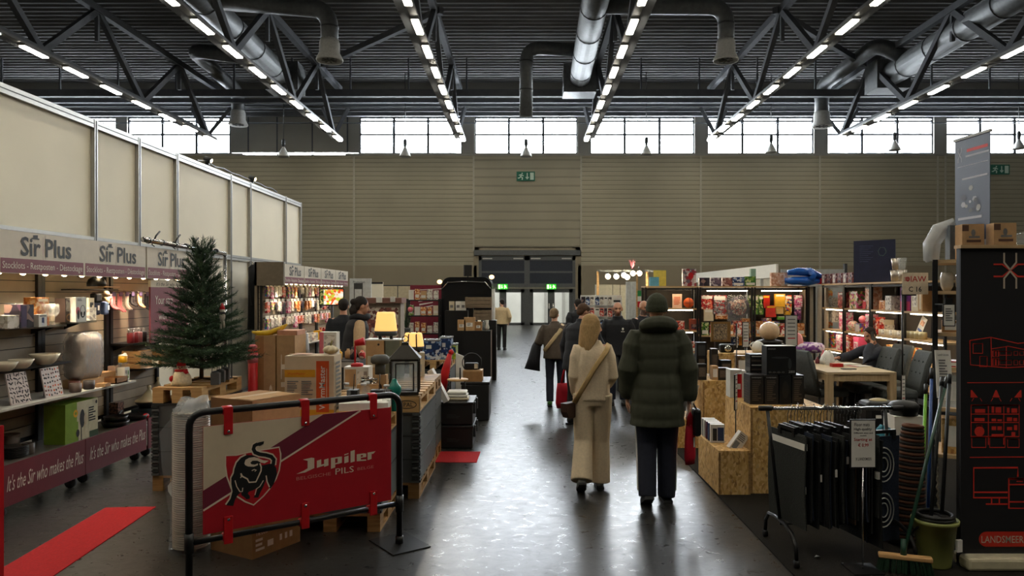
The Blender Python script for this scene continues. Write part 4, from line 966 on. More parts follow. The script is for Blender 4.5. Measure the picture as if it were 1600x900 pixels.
# tall cartons with lettering running up, bananas on top
LET = mat('pale_print', (236, 218, 194), .7)
carton(.22, .4, 1.385, CARD, 'tall brown carton with upright lettering, left of two', (-2.82, 8.2, 0), 0, [('F', .42, 0, 1, 1, CARD2), ('F', 'T', 'oiuo', .62, .05, .86, .62, LET, True, .01)], 'tall_carton')
carton(.2, .4, 1.39, CARD2, 'tall brown carton with upright lettering, right of two', (-2.6, 8.2, 0), 0, [('F', 'T', 'OILIT', .25, .08, .52, .85, LET, True, .01), ('F', .0, .0, .03, 1, CARD), ('R', .2, .5, .8, .8, LET)], 'tall_carton')
tt = thing('bananas', 'bunch of yellow bananas lying on the left tall carton', 'bananas', (-2.86, 8.13, 1.387))
BAN = mat('banana', (214, 178, 40), .5, 0, .12, 20)
for k in range(3): MB(BAN).tube([(-.14 + .03 * k, -.03 + .05 * k, .035), (-.07 + .02 * k, -.05 + .05 * k, .02), (.03 + .03 * k, -.03 + .05 * k, .022 + .008 * k), (.1 + .03 * k, .0 + .04 * k, .05 + .015 * k), (.15 + .03 * k, .02 + .03 * k, .085 + .015 * k)], [.01, .027, .031, .025, .009], 8).build('banana', tt)
one(boxmb(.22, .3, .05, mat('salmon_print', (206, 150, 120), .6)), 'flat_carton', 'salmon coloured flat box lying on the right tall carton', 'box', (-2.6, 8.2, 1.391))
tt = thing('film_roll', 'grey shrink wrapped bundle standing behind the tall cartons', 'bundle', (-2.66, 8.66, 0)); MB(mat('bundle_grey', (110, 104, 96), .4)).tube([(0, 0, 0), (.01, 0, .7), (-.01, 0, 1.37)], [.14, .15, .12], 12).build('bundle', tt); MB(FILM).tube([(0, 0, 0), (.01, 0, .7), (-.01, 0, 1.4)], [.15, .165, .1], 9).build('film', tt)
carton(.2, .16, .34, WHITE, 'white box with dark label behind the tall cartons', (-2.32, 8.75, 1.05), 0, [('F', .0, .0, .25, 1, PINK), ('F', .3, .5, .9, .9, PRT3)] + lines('F', .35, .1, .9, .4, 4))
one(boxmb(.5, .5, 1.05, mat('counter_dark', (46, 46, 48), .5), [('F', .02, .93, .98, .99, LGREY)]), 'counter', 'dark counter with pale edge behind the tall cartons', 'counter', (-2.2, 8.9, 0))
for k, (px, py, col, hh) in enumerate(((500, 523, PINK, .2), (506, 528, RED, .13), (511, 527, YELLOW, .12), (470, 527, CARD2, .12), (483, 525, PRT1, .15), (492, 530, PRTR, .1))):
    mb = MB(col); mb.lathe([(.035, 0), (.04, .01), (.04, hh * .7), (.018, hh * .85), (.018, hh), (.004, hh)], 12)
    one(mb, 'bottle', '%s on the dark counter behind the tall cartons' % ('tall pink bottle', 'dark red jar', 'yellow jar', 'brown wooden jar', 'mixed print jar', 'red print jar')[k], 'bottle', (-2.41 + .085 * k, 8.88 + .1 * (k % 2), 1.052) if k > 2 or True else None)

# ================================================================ BARRIER WITH BEER BANNER
BX0, BY0, BX1, BY1 = -2.08, 4.56, -.925, 5.43
BL = math.hypot(BX1 - BX0, BY1 - BY0); BA = math.atan2(BY1 - BY0, BX1 - BX0)
def bp(px, py):
    """point of the banner plane seen at a pixel, as (along, height)"""
    r_ = (px - CX) / F; tt_ = (r_ * BY0 - BX0) / ((BX1 - BX0) - r_ * (BY1 - BY0)); Y = BY0 + tt_ * (BY1 - BY0)
    return tt_ * BL, Z(py, Y)
bar = thing('crowd_barrier', 'black tube barrier with a red beer banner strapped in it', 'barrier', (BX0, BY0, 0), BA)
TUB = mat('barrier_tube', (20, 20, 21), .35, 0, .1, 30)
top = [(0, 0, .02), (0, 0, .98)] + bend((0, 0, .98), (0, 0, 1.105), (.2, 0, 1.105), .1)[1:] + bend((BL - .2, 0, 1.105), (BL, 0, 1.105), (BL, 0, .9), .1) + [(BL, 0, .02)]
MB(TUB).tube(top, .0225, 12).build('frame', bar)
MB(TUB).tube([(0, 0, .3), (BL, 0, .3)], .019, 12).build('lower_rail', bar)
for x in (0, BL): MB(TUB).cyl((x, 0, .24), (x, 0, .36), .029, n=14).build('clamp', bar)
for x in (0, BL): MB(BLACK).box(x - .15, -.2, 0, x + .15, .2, .008).cyl((x, 0, .008), (x, 0, .06), .03, n=12).build('foot_plate', bar)
BR = mat('banner_red', (176, 20, 34), .55, 0, .03); BC = mat('banner_cream', (214, 196, 168), .55, 0, .03); BPU = mat('banner_purple', (116, 34, 54), .55, 0, .03); BSH = mat('shield_red', (186, 22, 34), .55, 0, 0); BLK = mat('bull_black', (14, 13, 14), .6, 0, 0); BW = mat('banner_white', (226, 206, 184), .55, 0, 0)
BM = FM((0, -.034, 0), (1, 0, 0), (0, 0, 1))
u0, zt0 = bp(315, 668); u1, zt1 = bp(608, 633); zb = .346; zt = 1.02
mb = MB(BR); mb.box(u0, -.033, zb, u1, -.027, zt)
def clipz(p): return (min(max(p[0], u0 + .001), u1 - .001), min(max(p[1], zb + .001), zt - .001))
def poly(pix, m, z=.0, mb=mb): mb.add([(p[0], p[1], z) for p in [clipz(bp(*q)) for q in pix]], [tuple(range(len(pix)))][::1], m, False, BM)
poly([(315, 660), (315, 765), (502, 647), (512, 600)][::1], BC)
poly([(315, 765), (315, 795.5), (563, 638), (560, 620), (502, 645)], BPU, .0004)
a, b_ = bp(315, 796), bp(560, 640); mb.stroke([clipz(a), (b_[0], zt - .002)], .012, BW, BM, .0012)
def cp(x, y): return (320 + x / 5.293, 660 + y / 5.293)
SHD = [(160, 265), (250, 262), (345, 240), (470, 218), (600, 197), (612, 250), (612, 310), (600, 390), (575, 455), (530, 530), (470, 600), (390, 672), (320, 645), (250, 600), (205, 535), (170, 440), (157, 350)]
sp_ = [bp(*cp(*q)) for q in SHD]
mb.add([(p[0], p[1], .0016) for p in sp_], [tuple(range(len(sp_)))], BSH, False, BM)
mb.stroke(sp_ + sp_[:2], .009, BW, BM, .002)
BULL = [(330, 262), (285, 285), (250, 325), (232, 375), (226, 412), (206, 450), (206, 500), (216, 560), (200, 620), (163, 674), (222, 680), (236, 630), (258, 592), (288, 566), (288, 590), (318, 612), (330, 626), (358, 622), (360, 600), (342, 578), (352, 562), (385, 552), (424, 530), (412, 570), (388, 612), (428, 612), (442, 576), (470, 520), (492, 462), (505, 505), (527, 540), (556, 500), (582, 420), (576, 370), (552, 335), (520, 333), (470, 345), (447, 345), (440, 300), (420, 278), (375, 262)]
def tri_poly(pts, m, z):
    from mathutils.geometry import tessellate_polygon
    q = [bp(*cp(*p)) for p in pts]; vs = [Vector((p[0], p[1], z)) for p in q]
    fs = [f if (vs[f[1]] - vs[f[0]]).cross(vs[f[2]] - vs[f[0]]).z > 0 else f[::-1] for f in tessellate_polygon([vs])]
    mb.add(vs, fs, m, False, BM)
def ln(pts, w, m, z): mb.stroke([bp(*cp(*p)) for p in pts], w, m, BM, z)
tail = [(550, 345), (556, 300), (535, 275), (490, 262), (440, 255), (402, 240), (388, 212), (396, 185), (420, 172)]
ln(tail, .042, BW, .0022); ln([(p[0] - 3, p[1] - 4) for p in BULL[:10]], .012, BW, .0022)
tri_poly(BULL, BLK, .0026); ln(tail, .024, BLK, .0028); tri_poly([(395, 190), (404, 166), (440, 156), (476, 148), (470, 172), (440, 186), (415, 184)], BLK, .003)
tri_poly([(313, 330), (322, 302), (352, 284), (395, 278), (432, 288), (470, 305), (515, 308), (480, 330), (446, 322), (420, 308), (380, 308), (362, 325), (372, 338), (400, 340), (425, 330), (425, 345), (390, 358), (345, 356), (320, 345)], BW, .0032)
for pts, w in (([(284, 412), (296, 436), (338, 458), (352, 486), (408, 482), (428, 440), (450, 392), (452, 360), (440, 330)], .009), ([(374, 390), (395, 380), (412, 386), (398, 396)], .006), ([(236, 470), (250, 520), (276, 562), (296, 562), (300, 530)], .006), ([(492, 430), (500, 480), (520, 525)], .008), ([(470, 470), (440, 520), (412, 540), (400, 590)], .006), ([(284, 412), (288, 440), (280, 450)], .006)):
    ln(pts, w, BW, .0034)
(a, c), (b2, d) = bp(*cp(795, 385)), bp(*cp(1375, 200))
# heavy angular wordmark built letter by letter: J u p i l e r
def wm(pts, x0, w_, m=BW): mb.add([(a + (x0 + p[0] * w_) * (b2 - a), c + p[1] * (d - c), .0016) for p in pts], [tuple(range(len(pts)))], m, False, BM)
def barv(x0, w_, y0, y1, cut=.06): wm([(0, y0), (1, y0 + cut), (1, y1), (0, y1 - cut)], x0, w_)
wm([(0, .80), (.75, .86), (1, .80), (1, .02), (.2, -.22), (-.55, -.24), (.1, -.06), (.42, .08), (.42, .66)], .0, .155)
barv(.19, .06, .08, .62); barv(.29, .06, .0, .62); wm([(0, .0), (1, .12), (1, .24), (0, .16)], .19, .11)
barv(.385, .06, -.24, .62); barv(.48, .06, .06, .62); wm([(0, .02), (1, .1), (1, .2), (0, .12)], .385, .12); wm([(0, .54), (1, .5), (1, .62), (0, .62)], .385, .14)
barv(.575, .06, .04, .62); barv(.575, .06, .68, .82); barv(.665, .06, .02, 1.0)
barv(.755, .06, .06, .62); wm([(0, .06), (1, .0), (1, .1), (0, .18)], .755, .14); wm([(0, .52), (1, .5), (1, .62), (0, .62)], .755, .12); barv(.845, .05, .3, .6); wm([(0, .28), (1, .3), (1, .38), (0, .36)], .755, .14)
barv(.915, .06, .02, .62); wm([(0, .5), (.7, .48), (1, .66), (0, .64)], .915, .12)
(a, c), (b2, d) = bp(*cp(742, 472)), bp(*cp(1378, 350))
zz = (c + d) / 2
SUB = mat('banner_small_letter', (206, 130, 120), .6, 0, 0)
mb.text('BELGISCHE', a, zz - .01, a + (b2 - a) * .43, zz + .012, SUB, BM, .0016); mb.text('PILS', a + (b2 - a) * .49, zz - .012, a + (b2 - a) * .73, zz + .03, BW, BM, .0016); mb.text('BELGE', a + (b2 - a) * .78, zz - .006, b2, zz + .014, SUB, BM, .0016)
mb.build('banner_panel', bar)
for ux in (.223, .722, 1.22):
    for lo_ in (False, True):
        q = MB(mat('strap_red', (190, 24, 30), .4)); z0 = .262 if lo_ else .955; 
        q.box(ux - .028, -.045, z0, ux + .028, -.036, z0 + .175, b=.004); q.cyl((ux, -.05, z0 + (.155 if lo_ else .02)), (ux, -.044, z0 + (.155 if lo_ else .02)), .009, n=10, m=CHROME)
        zc = .3 if lo_ else 1.105; q.tube([(ux - .028, .0, zc), (ux + .028, .0, zc)], .029, 12); q.build('strap', bar)
# ---------------------------------------------------------------- behind the barrier
KR = MB(CARD)
a1 = math.atan2(.39, .218)
carton(.44, .43, 1.1, CARD, 'tall brown carton standing on the floor behind the barrier', (-1.97, 5.40, 0), a1, [('F', 0, .84, 1, 1, CARD2), ('L', 0, .0, 1, 1, mat('cardboard_dark', (140, 100, 62), .8)), ('F', 'T', '16.000', .08, .14, .3, .165, LET), ('F', .3, .05, .42, .09, LET), ('F', .55, .06, .6, .1, LET), ('F', .66, .06, .71, .1, LET), ('F', .76, .06, .82, .1, LET)] + lines('F', .06, .03, .25, .12, 3, LET) + [('T', 0, .42, 1, .58, TAPE), ('T', .03, .03, .97, .4, CARD2), ('L', .4, .35, .62, .5, WHITE)], 'tall_carton')
t = thing('tray_stack', 'tall stack of silver foil trays wrapped in clear plastic behind the barrier post', 'tray stack', (-2.42, 5.34, 0))
mb = MB(mat('foil', (206, 196, 178), .4, .25, .08)); 
prof = [(.02, .015)]
for k in range(62): z0 = .02 + k * .0158; prof += [(.118, z0), (.126, z0 + .006), (.126, z0 + .010)]
prof += [(.11, 1.0), (.004, 1.0)]
mb.lathe(prof, 24, smooth=False); mb.build('trays', t)
r = random.Random(4); FILM2 = mat('plastic_film_thin', (225, 230, 235), .15, 0, .02, alpha=.22)
def rough_tube(pts, rs, n, m, amp, seed):
    q = MB(m); q.tube(pts, rs, n); rr = random.Random(seed)
    q.v = [p + Vector((rr.uniform(-amp, amp), rr.uniform(-amp, amp), rr.uniform(-amp, amp))) for p in q.v]; return q
rough_tube([(0, 0, .002), (0, 0, .3), (0, 0, .7), (0, 0, .98), (0, 0, 1.03)], [.15, .134, .133, .135, .1], 20, FILM2, .004, 1).build('plastic_wrap', t)
rough_tube([(0, 0, .98), (.02, 0, 1.05), (-.03, .02, 1.03), (.04, -.02, 1.06)], [.13, .1, .08, .03], 14, FILM, .018, 2).build('crumpled_top', t)
q = MB(FILM2); q.add([(-.12, 0, .98), (-.22, -.02, .84), (-.2, -.03, .6), (-.16, -.02, .3), (-.13, 0, .05), (-.125, .02, .5)], [(0, 1, 2, 5), (5, 2, 3, 4)]); q.add([(-.155, -.034, .46), (-.125, -.03, .5), (-.125, -.035, .38), (-.15, -.036, .42)], [(0, 1, 2, 3)], PAPER); q.build('film_flap', t)
AZ = pallet_stack('grey folding crate behind the beer banner', -1.90, -1.12, 5.70, 6.50, .70, 'wooden pallet on the grey crate behind the banner')
WMB = mat('warm_box', (206, 186, 156), .7, 0, .05); WMO = mat('warm_orange', (206, 82, 34), .5); WMY = mat('warm_yellow', (214, 156, 40), .5)
carton(.395, .24, .50, WMB, 'beige heater carton with orange name panel behind the banner', (-1.727, 6.02, AZ), 0, [
    ('F', 0, .0, 1, .14, WMY), ('F', 0, .66, .62, .78, WMY), ('F', .64, .1, .9, .92, WMO), ('F', 'T', 'WarmMaster', .7, .14, .82, .84, WHITE, True, .012), ('F', .845, .3, .86, .8, CREAM), ('F', 'T', 'WarmMaster', .06, .70, .42, .735, WMO)]
    + lines('F', .05, .36, .28, .6, 7) + lines('F', .34, .36, .58, .6, 7) + lines('F', .05, .2, .28, .32, 4) + lines('F', .34, .2, .58, .32, 4)
    + [('T', .1, .2, .45, .8, mat('peach_tape', (206, 150, 120), .5)), ('T', .0, .46, 1, .54, TAPE)] + lines('R', .1, .1, .8, .9, 12), 'heater_carton')
one(boxmb(.38, .3, .06, WHITE, [('T', .05, .05, .95, .95, PAPER)]), 'paper_pack', 'flat white pack of paper lying behind the beer banner', 'paper pack', (-1.28, 5.92, AZ + .08), .1)
one(boxmb(.40, .34, .08, mat('mustard_carton', (190, 150, 60), .6)), 'low_carton', 'low mustard carton under the white paper pack', 'box', (-1.29, 5.92, AZ), .1)
PT = AZ + .14
def jar_mb(r_, h, m=GLASS): return MB(m).lathe([(r_ * .9, 0), (r_, .008), (r_, h * .55), (r_ * .55, h * .78), (r_ * .55, h * .92), (r_ * .62, h * .92), (r_ * .62, h)], 16).lathe([(r_ * .64, h * .86), (r_ * .64, h), (.004, h)], 14, m=LGREY)
for k, (px, py) in enumerate(((541, 6.02), (568, 6.0), (573, 6.1), (604, 5.9))):
    q = thing('milk_bottle', 'small clear glass bottle with pale cap on the white paper pack, %s from the left' % ORD[k], 'bottle', (X(px, py), py, PT), 0, 'glass bottles on the white paper pack')
    MB(GLASS).lathe([(.034, 0), (.038, .01), (.038, .06), (.02, .1), (.02, .115)], 14).build('bottle_body', q); MB(LGREY).lathe([(.024, .113), (.024, .13), (.004, .13)], 12).build('cap', q)
for k, (px, py, w) in enumerate(((552, 6.22, .09), (592, 6.22, .13), (607, 6.24, .06))):
    q = thing('black_pot', '%s holding a thin stick behind the glass bottles' % ('small black pot', 'wide black pot', 'narrow black pot')[k], 'pot', (X(px, py), py, AZ), 0)
    MB(BLACKP).box(-w / 2, -.05, 0, w / 2, .05, .19, b=.005).build('pot_body', q); MB(BLACK).cyl((0, 0, .15), (.01, 0, .32), .004, n=6).build('stick', q); MB(mat('label_beige', (176, 150, 126), .6)).add([(0, -.051, .05), (.03, -.051, .09), (0, -.051, .15), (-.03, -.051, .09)], [(0, 1, 2, 3)]).build('label_tag', q)
q = thing('drink_dispenser', 'teal green glass dispenser beside the big lantern', 'dispenser', (X(616, 6.28), 6.28, AZ), 0)
TEAL = mat('teal_glass', (26, 120, 106), .15, 0, .05)
MB(TEAL).lathe([(.036, 0), (.04, .02), (.034, .1), (.05, .14), (.062, .17), (.058, .21), (.03, .24), (.02, .27), (.004, .275)], 18).build('body', q); MB(TEAL).tube([(-.05, 0, .17), (-.09, -.01, .16), (-.09, -.01, .12)], .01, 8).build('spout', q)
carton(.3, .22, .43, CARD2, 'beige carton behind the heater carton carrying the pumpkin', (-1.74, 6.42, AZ), 0, [('R', 0, 0, 1, 1, BLACK)], 'carton') if False else None
q = thing('pumpkin', 'small white decorative pumpkin on top of the heater carton', 'pumpkin', (-1.60, 6.07, AZ + .502))
mb = MB(mat('pumpkin_white', (206, 190, 156), .6)); rings = []
for k in range(9):
    u = k / 8; rr_ = .062 * math.sin(PI * (.06 + .88 * u)) ** .7; rings.append([((rr_ * (1 + .07 * math.cos(8 * a))) * math.cos(a), (rr_ * (1 + .07 * math.cos(8 * a))) * math.sin(a), .07 * u) for a in [2 * PI * j / 32 for j in range(32)]])
mb.loft(rings); mb.build('pumpkin_body', q); MB(mat('stem_olive', (150, 140, 90), .8)).tube([(0, 0, .065), (.004, 0, .09), (.012, 0, .11)], [.012, .007, .008], 8).build('stem', q)
BZ = pallet_stack('grey folding crate stack beside the aisle under the lantern', -1.75, -.95, 6.62, 7.82, .775, 'stamped wooden pallet under the big lantern', PINE, True)
# big lantern
q = thing('lantern', 'big dark metal lantern with glass sides standing on the stamped pallet', 'lantern', (-1.105, 6.80, BZ), .12)
LM = mat('lantern_metal', (52, 48, 42), .45, .4, .1); w = .125
mb = MB(LM); mb.box(-w, -w, 0, w, w, .03); mb.box(-w, -w, .31, w, w, .33)
for sx in (-1, 1):
    for sy in (-1, 1): mb.box(sx * w - .011, sy * w - .011, .03, sx * w + .011, sy * w + .011, .31)
    mb.box(sx * .08 - .006, -w - .006, .04, sx * .08 + .006, -w + .004, .29); mb.box(-.08, -w - .006, .285 if sx > 0 else .04, .08, -w + .004, .295 if sx > 0 else .05)
mb.build('cage', q); MB(LM).loft([[(s * (w + .02), t_ * (w + .02), .33) for s, t_ in ((-1, -1), (1, -1), (1, 1), (-1, 1))], [(s * .035, t_ * .035, .45) for s, t_ in ((-1, -1), (1, -1), (1, 1), (-1, 1))], [(s * .03, t_ * .03, .475) for s, t_ in ((-1, -1), (1, -1), (1, 1), (-1, 1))]], None, False).build('roof', q)
MB(LM).tube([(.028 * math.cos(k * PI / 6), 0, .505 + .03 * math.sin(k * PI / 6)) for k in range(12)], .004, 6, closed=True).build('ring_handle', q)
mb = MB(mat('lantern_glass', (225, 235, 238), .05, 0, 0, alpha=.25))
for s in (-1, 1): mb.box(s * (w - .006) - .001, -w + .012, .03, s * (w - .006) + .001, w - .012, .31); mb.box(-w + .012, s * (w - .006) - .001, .03, w - .012, s * (w - .006) + .001, .31)
mb.build('glass_pane', q)
# red desk lamp on a white box, grey lamp, boxes
carton(.24, .2, .21, WHITE, 'white box under the red desk lamp', (X(560, 7.25), 7.25, BZ), 0, [('F', .05, .1, .5, .9, CARD2), ('F', .55, .4, .95, .8, PRT3)])
q = thing('desk_lamp', 'red desk lamp with bent arm on the white box', 'lamp', (X(558, 7.22), 7.22, BZ + .212))
MB(RED).lathe([(.06, 0), (.06, .025), (.02, .035), (.004, .036)], 18).build('base', q); MB(RED).tube([(-.02, 0, .02), (-.02, 0, .2), (-.01, 0, .235)], .009, 8).build('arm', q); MB(RED).tube([(-.02, 0, .225), (.07, 0, .245)], [.028, .04], 12).build('lamp_head', q)
q = thing('fairy_lights', 'tangle of copper and silver tinsel before the red lamp box', 'tinsel', (X(576, 6.95), 6.95, BZ))
r = random.Random(8); MB(CHROME).tube([(r.uniform(-.09, .09), r.uniform(-.04, .04), .1 + r.uniform(-.03, .04)) for _ in range(34)], .006, 4).build('tinsel', q); MB(CARD2).box(-.1, -.05, 0, .1, .05, .07).build('tray', q)
carton(.11, .1, .15, CARD2, 'kraft box with round hole under the grey table lamp', (X(596, 7.05), 7.05, BZ), 0, [('F', 'E', .4, .25, .22, .22, BLACK)])
q = thing('table_lamp', 'dark grey mushroom table lamp on the kraft box', 'lamp', (X(594, 7.05), 7.05, BZ + .152))
GL = mat('soft_grey', (76, 76, 72), .6); MB(GL).lathe([(.05, 0), (.05, .09), (.04, .1), (.004, .1)], 16).build('base', q); MB(GL).lathe([(.075, .1), (.09, .12), (.088, .16), (.06, .185), (.004, .19)], 18).build('shade', q)
DZ2 = pallet_stack('grey folding crate behind the lantern crate', -1.75, -.98, 7.98, 8.62, .76, 'wooden pallet under the glowing lamps', PINED)
carton(.2, .3, .42, CARD2, 'beige carton left of the grey carton under the glowing lamp', (X(590, 8.25) , 8.25, DZ2), 0, [('F', 'E', .7, .9, .06, .03, BLACK), ('F', .1, .3, .8, .6, CREAM)])
carton(.16, .3, .42, mat('sage_box', (112, 116, 100), .6), 'grey green carton under the glowing lamp', (X(617, 8.25), 8.25, DZ2), 0, [('F', .1, .1, .9, .9, mat('sage_box')), ('F', .2, .5, .8, .6, mat('sage_light', (140, 144, 128), .6))])
one(boxmb(.42, .3, .012, WHITE), 'white_board', 'thin white board lying on the two cartons under the glowing lamp', 'board', (X(603, 8.25), 8.25, DZ2 + .421))
GLOW = mat('lampshade_glow', (255, 206, 120), .5, 0, .02, emit=.85)
def glow_lamp(label, loc, r_, h, strap=False):
    q = thing('cordless_lamp', label, 'lamp', loc); 
    mb = MB(GLOW); mb.lathe([(r_, h * .3), (r_ * 1.0, h * .34), (r_ * .82, h * .93), (r_ * .74, h), (.004, h)], 24, sy=.8); mb.build('shade', q)
    MB(DGREY).lathe([(r_ * .92, h * .12), (r_ * 1.02, h * .17), (r_ * 1.01, h * .3), (.004, h * .3)], 24, sy=.8).build('base', q)
    for s in (-1, 1): MB(BLACK).bar((s * r_ * .5, 0, 0), (s * r_ * .5, 0, h * .14), .03, .05).build('leg', q)
    if strap:
        for s in (-1, 1): MB(mat('strap_brown', (62, 44, 34), .7)).tube([(s * r_ * .4, -r_ * .75, h * .2), (s * r_ * .36, -r_ * .7, h * .9), (s * r_ * .3, 0, h * 1.06), (s * r_ * .36, r_ * .6, h * .9)], .008, 6).build('strap', q)
    return q
glow_lamp('large glowing cordless lamp on the white board', (X(603, 8.2), 8.2, DZ2 + .434), .125, .30)
carton(.17, .16, .27, CREAM, 'cream box with grey print under the strapped glowing lamp', (-1.235, 8.42, DZ2), .2, [('F', .1, .2, .8, .5, LGREY), ('F', 'E', .75, .8, .1, .06, LGREY)])
glow_lamp('smaller glowing lamp with brown straps on the cream box', (-1.27, 8.40, DZ2 + .272), .12, .22, True)
# leaning board, red cushion, black crates with goods
q = thing('leaning_whiteboard', 'white panel leaning against the crate stack beside the aisle', 'panel', (-.925, 8.72, .57)); MB(WHITE).box(-.03, -.08, 0, .03, .1, .42, M=TR(0, 0, 0, 0, 0, -.48)).build('panel_board', q)
q = thing('red_umbrella', 'red folded garden umbrella top leaning behind the white panel', 'umbrella', (-.98, 9.35, 0)); MB(RED).tube([(-.07, 0, .5), (-.03, 0, .85), (.03, 0, 1.08)], [.035, .055, .03], 10).ball((.045, 0, 1.1), .035).build('canopy', q); MB(BLACK).cyl((-.075, 0, .0), (-.06, 0, .55), .014).build('pole', q)
CRT = mat('black_crate', (30, 31, 31), .45, 0, .12, 12)
for k in range(2):
    q = thing('storage_crate', ('lower', 'upper')[k] + ' of two stacked black storage crates beside the aisle', 'crate', (-.84, 9.05, .002 + k * .28))
    mb = MB(CRT); mb.box(-.22, -.3, 0, .22, .3, .25, b=.015); mb.box(-.23, -.31, .24, .23, .31, .272, b=.008)
    decorate(mb, .44, .61, .25, lines('F', .3, .3, .7, .5, 3, DGREY)); mb.build('crate_body', q)
    for s in (-1, 1): MB(DGREY).box(.22, s * .18 - .03, .12, .25, s * .18 + .03, .26, b=.005).build('latch', q)
CTZ = .556
q = thing('towel_stack', 'folded white towels on the upper black crate', 'towels', (-.82, 8.98, CTZ))
for k in range(3): MB([WHITE, WHITE, CREAM][2 - k]).box(-.14 + .01 * k, -.12, k * .036, .14 - .012 * k, .12, k * .036 + .034, b=.014).build('towel', q)
q = thing('cake_stand', 'tiered stand with round wooden top on the upper black crate', 'stand', (-.84, 9.22, CTZ)); MB(PINE).lathe([(.13, .2), (.135, .21), (.13, .22), (.004, .22)], 24).build('top', q)
for s in (-1, 1): MB(BLACK).cyl((s * .09, 0, 0), (s * .09, 0, .2), .008).build('leg', q)
MB(BLACK).cyl((.03, 0, .22), (.03, 0, .36), .01).build('post', q)
q = thing('storage_crate', 'black crate under the cardboard box with the basket bag', 'crate', (-.72, 11.0, .002)); MB(CRT).box(-.2, -.35, 0, .2, .35, .52, b=.015).build('crate_body', q); MB(CRT).box(-.21, -.36, .52, .21, .36, .56, b=.01).build('lid', q)
carton(.28, .3, .16, CARD, 'small cardboard box on the black crate beside the aisle', (-.76, 10.85, .563), 0, [('F', 0, .9, 1, 1, CARD2), ('T', 0, .4, 1, .6, TAPE)])
q = thing('basket_bag', 'black bag with round hoop handle on the small cardboard box', 'bag', (-.78, 10.85, .724)); MB(BLACKP).box(-.1, -.05, 0, .1, .05, .1, b=.02).build('bag_body', q); MB(BLACK).tube([(.14 * math.cos(k * PI / 12), 0, .1 + .14 * math.sin(k * PI / 12)) for k in range(24)], .007, 6, closed=True).build('hoop_handle', q); MB(CREAM).box(.04, -.06, .02, .09, -.052, .09).build('label_tag', q)
q = thing('paper_bag', 'white paper bag leaning on the crate behind the hoop bag', 'bag', (-.98, 11.0, 0)); MB(WHITE).add([(-.05, 0, .0), (.08, 0, .0), (.06, .08, .9), (-.06, .08, .95), (-.05, .1, 0), (.08, .1, 0), (.06, .1, .9), (-.06, .1, .95)], [(0, 1, 2, 3), (5, 4, 7, 6), (1, 5, 6, 2), (4, 0, 3, 7), (3, 2, 6, 7)]).build('bag_body', q)
EZ = pallet_stack('grey folding crate under the blue toy crates', -1.75, -1.22, 11.9, 12.9, .62, 'wooden pallet under the blue toy crates')
for k, (px, w, h, m_) in enumerate(((676, .3, .3, PRTB), (697, .18, .34, PRTB), (708, .1, .22, printed('lime_toy', [(150, 176, 50), (206, 200, 60), (60, 110, 130)], 18)))):
    q = thing('toy_crate', '%s on the pallet beside the aisle' % ('big blue toy crate with white top', 'tall blue printed box', 'small lime green toy box')[k], 'crate', (X(px, 12.1), 12.1 + .06 * k, EZ)); mb = MB(m_); mb.box(-w / 2, -.15, 0, w / 2, .2, h); decorate(mb, w, .3, h, [('F', .1, .55, .9, .9, mat('blue_deep', (26, 56, 100), .5)), ('F', .2, .6, .5, .8, WHITE)]); mb.build('crate_body', q); MB(FILM).box(-w / 2 - .01, -.16, h, w / 2 + .01, .21, h + .03, b=.01).build('film_top', q)
# ---------------------------------------------------------------- stands in the left distance
one(boxmb(.55, .6, 1.08, BLACK, [('R', 0, 0, 1, 1, mat('counter_brown', (92, 70, 52), .5))]), 'counter', 'black counter with cartons and vases beside the far aisle', 'counter', (-.97, 15.3, 0))
for k, (px, w, h, m_, nm) in enumerate(((717, .16, .22, CARD2, 'small beige carton at the left end'), (734, .22, .27, CARD2, 'large beige carton'), (748, .14, .18, CARD, 'brown carton with white label'))):
    carton(w, .16, h, m_, nm + ' on the black counter beside the far aisle', (X(px, 15.12 + .02 * k) + (.06 if k == 0 else 0), 15.12, 1.083), 0, [('F', .2, .3, .8, .6, PAPER)] + lines('F', .3, .35, .7, .55, 3))
for k, px in enumerate((735, 742, 749, 756, 761)):
    one(MB(GLASS if k % 2 else WHITE).lathe([(.04, 0), (.05, .05), (.03, .12), (.035, .2), (.03, .2), (.004, .02)], 14), 'vase', '%s vase %s from the left before the stacked wooden crates' % ('glass' if k % 2 else 'white', ORD[k]), 'vase', (X(px, 15.45), 15.45, 1.083 + (.0)), 0, 'vases on the black counter')
for k, (x0, x1, y0, y1) in enumerate(((728, 768, 464, 481), (741, 768, 484, 500))):
    Y = 15.8; q = crate_mb(X(x1, Y) - X(x0, Y), .3, Z(y0, Y) - Z(y1, Y), mat('grey_wood', (128, 112, 92), .8)); one(q, 'wooden_crate', ('upper' if k == 0 else 'lower') + ' of two grey wooden crates beside the black kiosk', 'crate', ((X(x0, Y) + X(x1, Y)) / 2, Y, Z(y1, Y)))
one(MB(BLACK).box(-.3, -.18, 0, .3, .18, Z(500, 15.8)).box(-.3, -.02, Z(500, 15.8), -.2, .16, Z(481.4, 15.8)), 'plinth', 'black plinth carrying the grey wooden crates', 'plinth', (X(754, 15.8), 15.8, 0))
for k, px in enumerate((706, 716, 724)):
    carton(.11, .1, .2, [CREAM, PAPER, WHITE][k], 'pale box %s from the left on the shelf before the black kiosk' % ORD[k], (X(px, 16.2), 16.2, Z(485, 16.2)), 0, [('F', .2, .3, .8, .6, GINK)])
one(MB(BLACK).box(-.25, -.15, 0, .25, .15, Z(485, 16.2)), 'plinth', 'black plinth carrying the three pale boxes', 'plinth', (X(714, 16.2), 16.2, 0))
q = thing('kiosk', 'black kiosk with rounded glossy canopy and small lamps beside the far aisle', 'kiosk', (X(729, 17), 17, 0))
